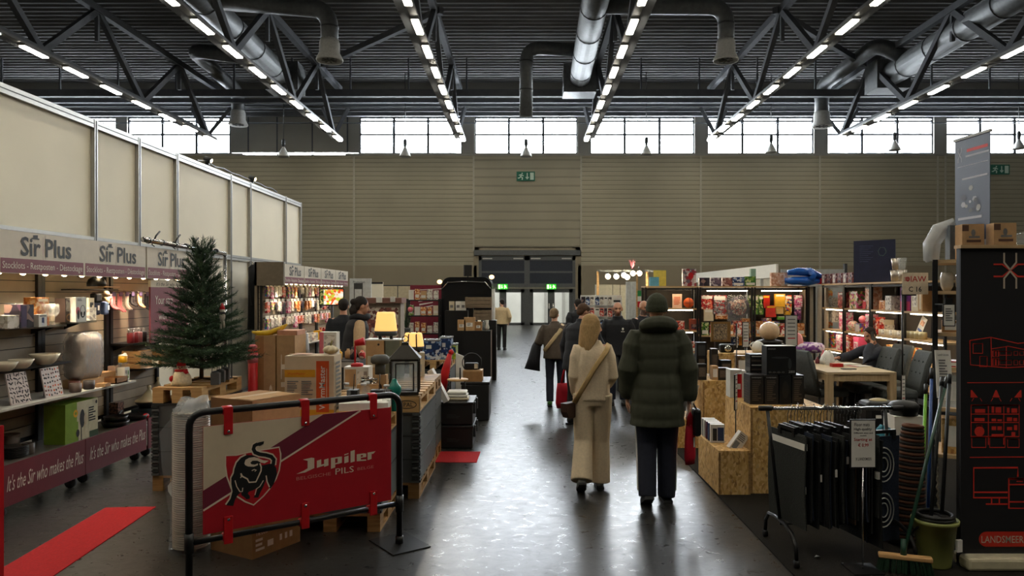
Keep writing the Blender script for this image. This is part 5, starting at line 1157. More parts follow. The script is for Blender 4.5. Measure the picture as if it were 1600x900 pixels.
KB = mat('kiosk_black', (14, 16, 20), .25); ww = .58
prof = [(-ww, 0), (ww, 0), (ww, 1.9)] + [(ww - .2 + .2 * math.cos(k * PI / 10), 2.02 + .2 * math.sin(k * PI / 10)) for k in range(6)] + [(-ww + .2 - .2 * math.sin(k * PI / 10), 2.02 + .2 * math.cos(k * PI / 10)) for k in range(6)] + [(-ww, 1.9)]
mb = MB(KB); mb.prism(prof, 1.0, KB, FM((0, 1.0, 0), (1, 0, 0), (0, 0, 1)))
mb.build('kiosk_body', q); MB(CHROME).tube([(-ww + .02, -.02, 1.95), (-ww + .15, -.02, 2.1), (0, -.03, 2.12), (ww - .15, -.02, 2.1), (ww - .02, -.02, 1.95)], .012, 6).build('canopy_rim', q)
for px, py in ((-.62, 2.13), (.58, 2.24)): MB(mat('warm_lamp', (255, 214, 150), .5, 0, 0, emit=3)).ball((px, -.02, py - .02), (.06, .05, .05)).cyl((px * .9, .05, py - .1), (px, 0, py - .03), .015, m=BLACK).build('lamp', q)
MB(LGREY).cyl((.62, 0, 0), (.62, 0, 1.95), .04).build('corner_post', q)
q = thing('screen', 'small dark screen on a pole above the black kiosk', 'screen', at(731, 433, 18.25)); MB(BLACK).box(-.1, -.02, .02, .1, .03, .3, M=TR(0, 0, 0, .5)).build('panel', q); MB(BLACK).cyl((0, 0, -2.24), (0, 0, .05), .02).build('pole', q)
q = thing('wall_poster', 'maroon poster wall with pale stripes left of the black kiosk', 'poster', (X(667, 18.4), 18.4, 0)); MB(mat('poster_maroon', (120, 28, 50), .5)).box(-.42, 0, 0, .42, .05, 2.05).build('poster_board', q)
mb = MB(PAPER); 
for k in range(5): mb.add([(-.25 + .02 * k, -.003, 1.85 - k * .09), (.15, -.003, 1.87 - k * .08), (.15, -.003, 1.85 - k * .08), (-.25 + .02 * k, -.003, 1.81 - k * .09)], [(0, 1, 2, 3)])
mb.add([(-.34, -.003, 1.93), (.42, -.003, 1.97), (.42, -.003, 1.955), (-.34, -.003, 1.915)], [(0, 1, 2, 3)]); mb.build('poster_print', q)
def rack(label, cx, Y, w, d, h, zs, m=BLACK, board=None):
    q = thing('shelf_rack', label, 'shelf', (cx, Y, 0)); mb = MB(m)
    for sx in (-1, 1):
        for sy in (-1, 1): mb.box(sx * w / 2 - .02, sy * d / 2 - .02, 0, sx * w / 2 + .02, sy * d / 2 + .02, h)
    mb.build('upright', q)
    for z in zs: MB(board or m).box(-w / 2, -d / 2, z - .03, w / 2, d / 2, z).build('shelf_board', q)
    return q
rack('dark shelf rack with small boxes before the maroon poster', X(668, 17.3), 16.7, .72, .3, 1.72, (.5, .95, 1.35, 1.7))
r = random.Random(21)
for row, z in enumerate((1.701, 1.351, .951)):
    for c in range(5):
        w = r.uniform(.09, .13); h = r.uniform(.14, .26); m_ = r.choice([PRT3, PRTG, CREAM, PRT2, CARD2, PAPER])
        carton(w, .12, h, m_, 'small box %s from the left on the %s of the dark shelf rack' % (ORD[c], ('top', 'upper shelf', 'middle shelf')[row]), (X(668, 17.3) - .28 + c * .14, 16.65, z), 0, [('F', .1, .2, .9, .5, PAPER), ('F', .1, .6, .6, .8, m_)], group='small boxes on the dark shelf rack')
q = thing('flower_pot', 'dark plant pot with pink flower left of the dark shelf rack', 'plant', (X(634, 15.8), 15.8, 0)); MB(BLACK).lathe([(.08, 0), (.1, 1.1), (.09, 1.1), (.004, 1.05)], 14).build('pot', q)
mb = MB(FIR); r = random.Random(5)
for k in range(26): a = r.uniform(0, 6.28); mb.add([(0, 0, 1.1), (.02, 0, 1.12), (.2 * math.cos(a), .2 * math.sin(a), 1.1 + r.uniform(.1, .5))], [(0, 1, 2)])
mb.build('leaves', q); MB(PINK).ball((.1, 0, 1.5), .06).build('flower', q)
# wine coloured kiosk with shelves
q = thing('stall', 'stall with brown red roof strip and boxes behind the dark vest person', 'stall', (X(595, 12.6), 12.6, 0)); MB(mat('stall_grey', (150, 138, 124), .6)).box(-.34, 0, 0, .34, .4, 1.68).build('stall_body', q); MB(mat('stall_roof', (136, 96, 84), .6)).box(-.37, -.08, 1.68, .37, .42, 1.77).build('roof_strip', q)
MB(PAPER).box(-.06, -.1, 1.69, .04, -.075, 1.78).box(.18, -.1, 1.7, .26, -.075, 1.79, WHITE).build('sign', q)
MB(printed('stall_print', [(206, 190, 176), (150, 90, 80), (110, 60, 60), (226, 216, 200)], 9)).box(-.28, -.012, .9, .3, 0, 1.6).build('poster_front', q)
q = thing('display_wall', 'white display wall with a framed dark panel behind the stall', 'display wall', (X(563, 18.5), 18.5, 0)); MB(mat('white_cool', (200, 204, 204), .5)).box(-.27, 0, 0, .27, .06, 2.22).build('wall_board', q); MB(DGREY).box(-.16, -.012, 1.0, .06, 0, 2.1).box(-.14, -.014, 1.02, .04, -.01, 1.95, mat('white_cool')).text('Promotion', -.18, 2.1, .12, 2.16, INK, FM((0, -.013, 0), (1, 0, 0), (0, 0, 1))).build('framed_panel', q)
q = thing('display_wall', 'row of blank cream panels behind the glowing lamp', 'display wall', (X(622, 21), 21, 0)); MB(mat('panel_dull', (186, 174, 146), .6)).box(-.5, 0, 0, .42, .05, 2.08).build('wall_board', q); MB(DGREY).box(-.02, -.008, 0, 0, 0, 2.08).box(-.5, -.008, 2.05, .42, 0, 2.08).build('seam', q)
q = thing('display_wall', 'pale slanted panel right of the framed white wall', 'display wall', (X(588, 20), 20, 0)); MB(PANEL).box(-.18, 0, 0, .18, .05, 2.15).build('wall_board', q)
MB(BLACK).box(-.18, -.01, 2.1, .18, 0, 2.15).build('trim_strip', q)
# ================================================================ PEOPLE
SKIN = mat('skin', (206, 156, 128), .55, 0, .05, 20); SKIN2 = mat('skin_warm', (208, 154, 126), .55, 0, .05, 20)
EYE = mat('eye_dark', (40, 30, 26), .3, 0, 0); LIP = mat('lip', (160, 90, 82), .5, 0, 0)
def hair_mat(key, rgb):
    return wood(key, tuple(int(v * .75) for v in rgb), rgb, (40, 40, 3), 6, .85)
def remeshed(mb, name, mats, parent, voxel, pick=None, smooth_it=2):
    me = bpy.data.meshes.new('form'); me.from_pydata([tuple(v) for v in mb.v], [], mb.f); me.update()
    o = bpy.data.objects.new('form', me); COL.objects.link(o)
    md = o.modifiers.new('r', 'REMESH'); md.mode = 'VOXEL'; md.voxel_size = voxel; md.use_smooth_shade = True
    if smooth_it: sm = o.modifiers.new('s', 'SMOOTH'); sm.iterations = smooth_it; sm.factor = .5
    bpy.context.view_layer.update()
    out = bpy.data.meshes.new_from_object(o.evaluated_get(bpy.context.evaluated_depsgraph_get()))
    bpy.data.objects.remove(o); bpy.data.meshes.remove(me)
    out.name = name; out.materials.clear()
    for m in mats: out.materials.append(m)
    if pick:
        for p in out.polygons:
            k = pick(p.center)
            if k: p.material_index = k
    r_ = bpy.data.objects.new(name, out); COL.objects.link(r_)
    if parent is not None: r_.parent = parent
    return r_
def make_hand(mb, wr, d, pn, curl=.4, side=1, s=1.0):
    """palm and five fingers; d = forearm direction, pn = palm normal, side = which edge the thumb leaves from"""
    d = Vector(d).normalized(); pn = Vector(pn); pn = (pn - d * pn.dot(d)).normalized(); w = d.cross(pn) * side; wr = Vector(wr)
    mb.tube([wr - d * .02 * s, wr + d * .03 * s, wr + d * .07 * s, wr + d * .095 * s], [(.026 * s, .02 * s), (.036 * s, .017 * s), (.042 * s, .016 * s), (.038 * s, .012 * s)], 10, up=pn)
    for k, L in enumerate((.068, .078, .072, .056)):
        p = wr + d * .09 * s + w * ((1.5 - k) * .0215 * s); a = curl
        q = p + (d * math.cos(a * .6) + pn * math.sin(a * .6)) * L * .5 * s; e = q + (d * math.cos(a * 1.6) + pn * math.sin(a * 1.6)) * L * .5 * s
        mb.tube([p - d * .02 * s, p, q, e], [.0095 * s, .0095 * s, .0088 * s, .0068 * s], 7)
    p = wr + d * .03 * s + w * .032 * s; q = p + (d * .6 + w * .75 + pn * .25).normalized() * .038 * s; e = q + (d * .9 + w * .25 + pn * .3).normalized() * .034 * s
    mb.tube([p - w * .015 * s, p, q, e], [.013 * s, .013 * s, .0105 * s, .0078 * s], 7)
def person(label, loc, yaw, h=1.75, lean=0.0, side_lean=0.0, hyaw=0.0, hpitch=0.0, armL=None, armR=None, legL=None, legR=None, seat=False, skin=SKIN, voxel=.011, gender=1.0, brow=EYE, beard=None, curls=(.4, .4), palms=((-1, 0, 0), (1, 0, 0))):
    """stands at loc facing local -Y; left side is +X. armL/armR: (elbow, wrist) offsets from the shoulder; legL/legR: (knee, ankle) positions"""
    t = thing('person', label, 'person', loc, yaw); k = h / 1.75
    hz = .47 if seat else .93
    def U(p):
        z = p[2] - .93
        return Vector((p[0] + side_lean * max(z, 0), p[1] - lean * max(z, 0), hz + z * (1 - .25 * lean * lean if z > 0 else 1))) * k
    g = dict(t=t, k=k, U=U, hz=hz, voxel=voxel)
    mb = MB(skin)
    mb.tube([U(p) for p in ((0, .01, .86), (0, .01, .93), (0, 0, 1.06), (0, 0, 1.2), (0, .0, 1.34), (0, .005, 1.43), (0, .01, 1.48), (0, .0, 1.56))],
            [(a * k, b * k) for a, b in ((.13, .09), (.16, .11), (.135, .095), (.145, .1), (.165 * gender, .105), (.14 * gender, .08), (.06, .06), (.052, .055))], 16, up=(0, 1, 0))
    hc = U((0, -.015, 1.635)); R = Matrix.Rotation(hyaw, 4, 'Z') @ Matrix.Rotation(hpitch, 4, 'X'); HM = Matrix.Translation(hc) @ R @ Matrix.Scale(k, 4)
    g['HM'] = HM
    mb.ball((0, .012, .022), (.074, .092, .092), 20, M=HM); mb.ball((0, -.018, -.035), (.058, .07, .078), 16, M=HM); mb.ball((0, -.052, -.083), (.03, .03, .026), 12, M=HM)
    mb.tube([(0, -.083, .012), (0, -.098, -.016), (0, -.107, -.034), (0, -.09, -.042)], [.008, .011, .014, .01], 8, M=HM); mb.ball((0, -.08, -.062), (.024, .014, .012), 10, M=HM); mb.ball((0, -.078, .022), (.05, .014, .01), 10, M=HM)
    for s in (-1, 1): mb.ball((s * .076, .01, -.008), (.012, .02, .032), 10, M=HM)
    g['arms'] = []; g['legs'] = []
    for s, arm, cu, pn in ((1, armL, curls[0], palms[0]), (-1, armR, curls[1], palms[1])):
        sh = Vector((s * .185 * gender, .005, 1.41)); arm = arm or ((s * .05, .02, -.29), (s * .06, -.06, -.54))
        S = U(sh); E = S + Vector(arm[0]) * k; Wr = S + Vector(arm[1]) * k
        mb.tube([S + Vector((-s * .05 * k, 0, .0)), S, (S + E) / 2, E, (E * .6 + Wr * .4), Wr], [.05 * k, .053 * k, .047 * k, .039 * k, .037 * k, .026 * k], 10)
        make_hand(mb, Wr, Wr - E, pn, cu, s, k); g['arms'].append((S, E, Wr))
    for s, leg in ((1, legL), (-1, legR)):
        Hp = Vector((s * .095, .01, hz)) * k; leg = leg or ((s * .1, -.01, .49), (s * .1, .02, .09)); Kn = Vector(leg[0]) * k; An = Vector(leg[1]) * k
        mb.tube([Hp, Hp * .5 + Kn * .5, Kn, Kn * .6 + An * .4, An], [.085 * k, .075 * k, .055 * k, .055 * k, .036 * k], 10)
        mb.tube([An, An + Vector((0, -.03, -.05)) * k, An + Vector((0, -.11, -.065)) * k], [.036 * k, .034 * k, .025 * k], 8); g['legs'].append((Hp, Kn, An))
    HI = HM.inverted()
    def pick(c):
        q = HI @ c
        if abs(q.x) > .09 or abs(q.z) > .13 or abs(q.y) > .13: return 0
        if q.y < -.06:
            if abs(abs(q.x) - .03) < .011 and abs(q.z - .003) < .006: return 1
            if abs(abs(q.x) - .031) < .017 and abs(q.z - .024) < .005: return 3
            if abs(q.x) < .023 and abs(q.z + .064) < .007: return 2
        if beard and q.y < .01 and q.z < -.03 and not (q.z > -.05 and abs(q.x) < .025): return 4
        return 0
    remeshed(mb, 'body', [skin, EYE, LIP, brow, beard or skin], t, voxel * .8, pick)
    return g
def ring_tube(mb, pts, rad, n=18, up=(0, 1, 0)): mb.tube(pts, rad, n, up=up)
def top(g, m, hem=.9, rad=None, sleeve=(.075, .065, .058, .05), cuff=1.0, quilt=0, name='jacket', collar=.0, hood=False, sleeves=True, flare=1.0, gender=1.0):
    k, U = g['k'], g['U']; mb = MB(m); N = 26
    rows = [(1.47, .085, .08), (1.43, .155 * gender, .1), (1.37, .195 * gender, .125), (1.25, .19, .135), (1.1, .18, .135), (.98, .185 * flare, .14 * flare), (.85, .195 * flare, .15 * flare), (.7, .2 * flare, .155 * flare)]
    def at_z(z):
        for (z1, a1, b1), (z0, a0, b0) in zip(rows, rows[1:]):
            if z <= z1 and z >= z0: u = (z1 - z) / (z1 - z0); return a1 + (a0 - a1) * u, b1 + (b0 - b1) * u
        return rows[-1][1:] if z < rows[-1][0] else rows[0][1:]
    pts, rr = [], []
    for i in range(N + 1):
        z = 1.47 - (1.47 - hem) * i / N; a, b = at_z(z); f = rad or 1.0
        if quilt: f *= 1 + .05 * abs(math.sin(PI * (1.47 - z) / quilt)) ** .6 - .03
        pts.append(U((0, .005, z))); rr.append((a * f * k, b * f * k))
    mb.tube(pts, rr, 22, up=(0, 1, 0))
    if sleeves:
        for (S, E, Wr) in g['arms']:
            path = [S + (S - E) * .12, S, S * .7 + E * .3, S * .4 + E * .6, E, E * .6 + Wr * .4, E * .25 + Wr * .75, E * (1 - cuff) + Wr * cuff]
            if S.x > 0: path[0] = S + Vector((-.06 * k, 0, -.015 * k))
            else: path[0] = S + Vector((.06 * k, 0, -.015 * k))
            a0, a1, a2, a3 = [v * k for v in sleeve]; w = [a0 * .66, a0 * .8, a0 * .95, a1, a1, (a1 + a2) / 2, a2, a3]
            if quilt: w = [v * (1 + .05 * (-1) ** i) for i, v in enumerate(w)]
            mb.tube(path, w, 14)
    if collar: mb.tube([U((0, .0, 1.42)), U((0, .0, 1.46)), U((0, -.005, 1.46 + collar))], [(.12 * k, .1 * k), (.1 * k, .095 * k), (.085 * k, .085 * k)], 16, up=(0, 1, 0))
    if hood:
        mb.tube([U((.125 * math.sin(a) * .95, .05 + .075 * math.cos(a), 1.485 + .035 * math.cos(a))) for a in [-2.2 + 4.4 * i / 10 for i in range(11)]], [v * k for v in (.03, .045, .055, .06, .064, .066, .064, .06, .055, .045, .03)], 10)
    return remeshed(mb, name, [m], g['t'], g['voxel'], None, 2)
def trousers(g, m, rad=(.1, .085, .07, .07, .065), waist=(.165, .125), name='trousers', top_z=1.0, drop=.0):
    k, U = g['k'], g['U']; mb = MB(m)
    mb.tube([U((0, .01, top_z)), U((0, .01, .93)), Vector((0, .015, g['hz'] - .09)) * k], [(waist[0] * k, waist[1] * k), (waist[0] * 1.07 * k, waist[1] * 1.1 * k), (.13 * k, .11 * k)], 18, up=(0, 1, 0))
    for Hp, Kn, An in g['legs']:
        d = (An - Kn).normalized(); e = An + d * (drop * k)
        mb.tube([Hp + Vector((0, 0, .03)), Hp * .5 + Kn * .5, Kn, Kn * .5 + An * .5, e], [v * k for v in rad], 14)
    return remeshed(mb, name, [m], g['t'], g['voxel'], None, 2)
def shoes(g, m, sole=None, toe_up=(0, 0)):
    k = g['k']
    for i, (Hp, Kn, An) in enumerate(g['legs']):
        mb = MB(m); tu = toe_up[i]; M = Matrix.Translation(An) @ Matrix.Rotation(tu, 4, 'X')
        mb.tube([(0, .055 * k, -.03 * k), (0, .0, -.02 * k), (0, -.06 * k, -.035 * k), (0, -.13 * k, -.05 * k), (0, -.18 * k, -.06 * k)], [(.036 * k, .045 * k), (.042 * k, .055 * k), (.045 * k, .045 * k), (.046 * k, .032 * k), (.03 * k, .018 * k)], 12, up=(0, 0, 1), M=M)
        o = mb.build('shoe', g['t'])
        s = MB(sole or BLACK); s.prism([(x * k, y * k) for x, y in ((-.038, .085), (.038, .085), (.042, 0), (.05, -.1), (.035, -.185), (0, -.2), (-.035, -.185), (-.05, -.1), (-.042, 0))], .025 * k, None, M @ Matrix.Translation((0, 0, -.088 * k))); s.build('sole', o)
def hair(g, m, kind='short', name='hair'):
    mb = MB(m); M = g['HM']
    if kind in ('short', 'long', 'bun', 'bowl'):
        mb.ball((0, .024, .038), (.084, .094, .088), 18, M=M); mb.ball((0, .06, -.005), (.074, .05, .07), 14, M=M)
    if kind == 'bowl': mb.ball((0, -.0, .062), (.08, .092, .05), 14, M=M)
    if kind == 'long':
        mb.tube([(0, .03, .11), (0, .028, .05), (0, .04, -.04), (0, .052, -.14), (0, .062, -.24), (0, .066, -.31), (0, .066, -.35)], [(.05, .06), (.088, .088), (.1, .082), (.108, .06), (.108, .045), (.095, .032), (.06, .015)], 16, up=(0, 1, 0), M=M)
        for s in (-1, 1): mb.tube([(s * .06, -.03, .06), (s * .083, -.025, -.02), (s * .092, .0, -.1), (s * .09, .03, -.2)], [.02, .024, .026, .02], 8, M=M)
    if kind == 'long':
        rs = random.Random(3)
        for q in range(22):
            a = rs.uniform(-1.5, 1.5); x0, y0 = .088 * math.sin(a), .03 + .08 * math.cos(a); L = rs.uniform(.24, .38)
            mb.tube([(x0 * .5, y0 * .6, .1), (x0, y0, .0), (x0 * 1.12, y0 * .92 + .01, -L * .55), (x0 * 1.1 + rs.uniform(-.015, .015), y0 * .8 + .01, -L)], [.008, .016, .015, .006], 6, M=M)
    if kind == 'bun': mb.ball((0, .115, .03), (.045, .05, .045), 12, M=M); mb.tube([(0, .09, -.02), (0, .1, -.08), (0, .09, -.14)], [.05, .055, .04], 10, M=M)
    if kind == 'fringe':
        mb.tube([(.083 * math.sin(a), .022 + .088 * math.cos(a), -.005) for a in [-1.75 + 3.5 * i / 12 for i in range(13)]], .018, 8, ell=(.6, 1.8), M=M)
    if kind == 'beanie':
        mb.tube([(0, .01, -.005), (0, .012, .03), (0, .014, .07), (0, .018, .105), (0, .022, .128), (0, .024, .137)], [(.088, .104), (.09, .106), (.086, .1), (.066, .078), (.035, .042), (.008, .01)], 20, up=(0, 1, 0), M=M)
        mb.tube([(0, .01, -.022), (0, .012, .018), (0, .012, .03)], [(.094, .11), (.095, .112), (.09, .106)], 20, up=(0, 1, 0), M=M)
    return remeshed(mb, name, [m], g['t'], .008, None, 2)
GRN = mat('coat_green', (62, 64, 50), .8, 0, .12, 25); NAVYT = mat('tracksuit_navy', (32, 36, 50), .8, 0, .1, 25); CREAMK = mat('cream_knit', (226, 206, 176), .9, 0, .06, 60, .25); CREAMT = mat('cream_denim', (222, 202, 170), .85, 0, .06, 50, .15)
DARKJ = mat('dark_jacket', (32, 34, 40), .8, 0, .12, 20); BROWNJ = mat('brown_jacket', (82, 72, 62), .8, 0, .12, 20); DENIM = mat('dark_denim', (36, 42, 58), .85, 0, .12, 30); BLKT = mat('black_trousers', (26, 26, 28), .85, 0, .1, 30)
# 1 man in the green padded coat, walking away
g = person('person in dark green padded coat and beanie walking away down the aisle', (1.17, 6.5, 0), PI, 1.83, .02, 0, .0, .0,
           armL=((.075, .03, -.28), (.06, -.07, -.53)), armR=((-.075, .05, -.28), (-.085, .02, -.55)), legL=((.085, -.02, .5), (.10, .10, .13)), legR=((-.09, -.05, .49), (-.085, -.04, .092)), voxel=.009, gender=.98)
top(g, GRN, .66, 1.04, (.092, .08, .07, .06), .97, .125, 'padded_coat', .06, True, flare=1.1, gender=1.0)
trousers(g, NAVYT, (.105, .1, .085, .08, .075), drop=.05); shoes(g, BLACKP, mat('sole_dark', (40, 40, 40), .6), (.45, 0)); hair(g, mat('beanie_green', (58, 62, 46), .9, 0, .12, 60, .4), 'beanie', 'beanie')
mb = MB(WHITE)
for i, (Hp, Kn, An) in enumerate(g['legs']):
    s = 1 if i == 0 else -1
    for q in range(3):
        off = Vector((s * .086, -.03 + .018 * q, 0)) * g['k']; mb.tube([Hp * .6 + Kn * .4 + off * 1.12, Kn + off, Kn * .5 + An * .5 + off * .95, An + off * .92], .0045, 5)
mb.build('side_stripe', g['t'])
Wr = g['arms'][1][2]
def tote(label, wloc, w, h, m, print_=True, rz=0.0, hl=.22, d=.05):
    t = thing('tote_bag', label, 'bag', wloc, rz)
    b = MB(m); rings = [[(x * w / 2 * f, y * d / 2 * f2, z) for x, y in ((-1, -.6), (-.5, -1), (.5, -1), (1, -.6), (1, .6), (.5, 1), (-.5, 1), (-1, .6))] for z, f, f2 in ((-hl, .92, .4), (-hl - h * .3, 1, 1), (-hl - h * .8, 1.04, 1.2), (-hl - h, .96, .6))]
    b.loft(rings, None, True); b.build('bag_body', t)
    for s in (-1, 1): MB(m).tube([(-w * .25, s * d * .25, -hl), (-w * .12, s * .006, -.04), (0, 0, .0), (w * .12, s * .006, -.04), (w * .25, s * d * .25, -hl)], .008, 6, ell=(1.6, .5)).build('strap', t)
    if print_: MB(PAPER).box(w * .1, -d * .62, -hl - h * .55, w * .3, -d * .6, -hl - h * .3).build('print', t)
    return t
TOTE = mat('tote_red', (186, 16, 42), .7, 0, .08, 20)
hw = Matrix.Translation((1.17, 6.5, 0)) @ Matrix.Rotation(PI, 4, 'Z') @ Wr
tote('red tote bag held low beside the green padded coat', (hw.x + .0, hw.y - .03, hw.z - .09), .1, .34, TOTE, True, .6, .12)
t = thing('shoulder_pouch', 'small black pouch hanging at the right side of the green coat', 'bag', (hw.x + .055, hw.y - .02, hw.z - .02)); MB(BLACKP).box(-.03, -.07, -.28, .035, .07, -.04, b=.025).build('pouch', t); MB(BLACK).tube([(0, -.04, -.05), (-.02, 0, .0), (0, .04, -.05)], .006, 6).build('loop', t)
# 2 woman in cream
g = person('person with long blonde hair in cream sweater and wide trousers walking away', (.64, 6.95, 0), PI, 1.645, .03, 0, -1.15, .1,
           armL=((.03, .02, -.27), (.0, -.12, -.49)), armR=((-.04, .03, -.27), (-.0, -.2, -.40)), legL=((.095, .02, .49), (.125, .20, .16)), legR=((-.085, -.06, .48), (-.075, -.04, .092)), voxel=.009, gender=.80)
top(g, CREAMK, .90, .98, (.078, .07, .064, .05), .95, 0, 'sweater', .03, False, flare=.96, gender=.84)
trousers(g, CREAMT, (.105, .1, .093, .1, .108), (.148, .118), drop=.03); shoes(g, WHITE, mat('sole_dark', (40, 40, 40), .6), (.5, 0)); hair(g, hair_mat('hair_blonde', (196, 160, 108)), 'long')
U, k = g['U'], g['k']
b = MB(mat('strap_tan', (186, 156, 104), .7)); b.tube([U((-.16, .04, 1.46)), U((-.13, .13, 1.4)), U((.0, .165, 1.22)), U((.13, .155, 1.0)), U((.19, .09, .88))], .02, 6, ell=(1.2, .25), up=(0, 1, 0)); b.tube([U((-.16, .04, 1.46)), U((-.1, -.13, 1.38)), U((.05, -.16, 1.15)), U((.18, -.05, .9))], .018, 6, ell=(1.2, .25), up=(0, 1, 0))
tb = thing('crossbody_bag', 'brown half round crossbody bag at the hip of the cream sweater', 'bag', (.64, 6.95, 0), PI)
b.build('strap', tb)
q = MB(mat('bag_brown', (74, 50, 40), .6)); c = U((.205, .105, .83)); q.prism([(-.1, .05), (.1, .05), (.095, -.03), (.06, -.085), (0, -.1), (-.06, -.085), (-.095, -.03)], .07, None, Matrix.Translation(c) @ Matrix.Rotation(.9, 4, 'Z') @ Matrix.Rotation(PI / 2, 4, 'X')); q.build('bag_body', tb)
q = MB(mat('strap_tan')); q.box(-.09, -.076, .03, .09, -.07, .045, M=Matrix.Translation(c) @ Matrix.Rotation(.9, 4, 'Z') @ Matrix.Rotation(.0, 4, 'X')); q.build('zip_trim', tb)
# 3 person with brown jacket and pale strap
g = person('person with short fair hair in brown jacket carrying a dark coat', (.50, 12.0, 0), PI, 1.6, .18, .02, -.3, .2, armL=((.10, .02, -.26), (.12, -.16, -.34)), armR=((-.09, -.04, -.26), (-.05, -.25, -.3)), legL=((.1, -.03, .49), (.1, .06, .1)), legR=((-.1, -.03, .49), (-.1, .0, .09)))
top(g, BROWNJ, .86, 1.15, (.09, .08, .07, .055), .95, 0, 'jacket', .05); trousers(g, DENIM); shoes(g, mat('shoe_green', (60, 120, 50), .5)); hair(g, hair_mat('hair_fair', (150, 126, 96)), 'bowl')
q = MB(mat('strap_pale', (190, 170, 130), .7)); U = g['U']; q.tube([U((-.15, .03, 1.47)), U((-.1, .14, 1.38)), U((.06, .175, 1.18)), U((.2, .14, 1.0))], .028, 6, ell=(1.2, .25), up=(0, 1, 0)); q.build('bag_strap', g['t'])
S_, E_, W_ = g['arms'][0]
q = thing('carried_coat', 'dark coat draped over the arm of the brown jacket', 'coat', (.50, 12.0, 0), PI); b = MB(DARKJ); c = (E_ + W_) / 2
b.tube([c + Vector((0, 0, .06)), c + Vector((.03, .02, -.05)), c + Vector((.07, .05, -.25)), c + Vector((.1, .06, -.42))], [(.05, .09), (.08, .11), (.1, .12), (.13, .1)], 12, up=(0, 1, 0)); b.build('draped_cloth', q)
# 4 person in dark jacket turned to the right stall
g = person('person with brown hair in dark padded jacket bending over the right stall', (.74, 10.35, 0), PI - .7, 1.7, .2, 0, -.35, .35, armL=((.1, .0, -.27), (.12, -.05, -.53)), armR=((-.1, -.05, -.26), (-.06, -.26, -.33)), voxel=.01)
top(g, DARKJ, .80, 1.2, (.1, .088, .075, .06), .95, .14, 'padded_jacket', .06, gender=1.1); trousers(g, BLKT); shoes(g, BLACKP); hair(g, hair_mat('hair_brown', (92, 66, 46)), 'bowl')
hw = Matrix.Translation((.74, 10.35, 0)) @ Matrix.Rotation(PI - .7, 4, 'Z') @ g['arms'][0][2]
tote('large red tote bag hanging between the dark jacket and the cream sweater', (hw.x, hw.y, hw.z - .08), .30, .36, TOTE, True, .3, .22, .07)
# 5 bald man facing the camera
g = person('person with receding hair and beard in dark jacket facing the camera', (1.54, 12.2, 0), -.15, 1.70, .03, 0, .12, .05, armL=((.09, .02, -.28), (.04, -.14, -.46)), armR=((-.09, .02, -.28), (-.04, -.14, -.46)), skin=SKIN2, voxel=.01, brow=mat('brow', (140, 98, 74), .7), beard=mat('stubble', (130, 96, 76), .7))
top(g, DARKJ, .85, 1.12, (.088, .078, .066, .055), .95, 0, 'jacket', .06, gender=1.08); trousers(g, DENIM); shoes(g, BLACKP); hair(g, hair_mat('hair_ginger', (126, 92, 64)), 'fringe')
q = MB(WHITE); U = g['U']; c = U((.09, -.165, 1.3)); q.ball(c, (.016, .004, .022), 8).box(c.x - .03, c.y - .003, c.z - .05, c.x + .03, c.y + .003, c.z - .035); q.build('chest_logo', g['t'])
# 6 bald man half hidden behind the beanie
g = person('bald person in dark clothes half hidden behind the green beanie', (2.02, 12.6, 0), .5, 1.72, .03, 0, 0, .25, skin=SKIN2, beard=mat('stubble_grey', (120, 100, 90), .7))
top(g, DARKJ, .9, 1.05, name='sweater', collar=.03); trousers(g, BLKT); shoes(g, BLACKP)
# 7 far dark figure
g = person('person in dark coat far down the aisle beside the magazine racks', (1.18, 16.2, 0), PI + .3, 1.72, .05, voxel=.013); top(g, DARKJ, .8, 1.15, (.095, .085, .075, .06), .95, .14, 'padded_coat', .05, gender=1.1); trousers(g, BLKT); shoes(g, BLACKP); hair(g, hair_mat('hair_dark', (44, 36, 32)), 'short')
# 8 far man with beige sweater
g = person('person in beige sweater and black trousers standing far before the left doors', (-.75, 23.9, 0), PI - .2, 1.65, .02, 0, .6, .1, armL=((.1, .04, -.26), (.02, -.12, -.42)), armR=((-.1, .04, -.26), (-.04, -.12, -.45)), voxel=.012); top(g, mat('beige_sweater', (206, 184, 146), .9, 0, .06), .9, 1.2, (.09, .082, .07, .06), .95, 0, 'sweater', .02, gender=1.1); trousers(g, BLKT); shoes(g, BLACKP); hair(g, hair_mat('hair_dark', (44, 36, 32)), 'short')
# 9 shopper in the left stand
g = person('person with dark hair bun, black vest and beige sleeves in the left stand', (-2.30, 9.85, 0), PI / 2 + .35, 1.80, .14, 0, .15, .2, armL=((.09, -.04, -.28), (.02, -.26, -.38)), armR=((-.10, .02, -.28), (-.08, -.12, -.5)), skin=SKIN2, voxel=.01)
top(g, mat('sleeve_beige', (206, 176, 138), .9, 0, .06, 40), .95, 1.02, (.08, .075, .068, .05), .95, 0, 'sweater', .02); top(g, mat('vest_black', (46, 46, 50), .85, 0, .1, 30), .84, 1.16, name='vest', sleeves=False, collar=.05, quilt=.16); trousers(g, BLKT); shoes(g, BLACKP); hair(g, hair_mat('hair_dark', (44, 36, 32)), 'bun')
q = MB(DARKJ); U = g['U']; q.tube([U((.1 * math.cos(a), .1 * math.sin(a) - .01, 1.49 + .01 * math.sin(3 * a))) for a in [2 * PI * i / 14 for i in range(14)]], .042, 10, closed=True); q.build('scarf', g['t'])
# 10 second head behind
g = person('person with dark hair mostly hidden behind the black vest', (-2.86, 11.6, 0), PI + .2, 1.76, .05, voxel=.013, skin=SKIN2); top(g, DARKJ, .85, 1.1, name='jacket', collar=.03); trousers(g, BLKT); shoes(g, BLACKP); hair(g, hair_mat('hair_dark', (44, 36, 32)), 'short')
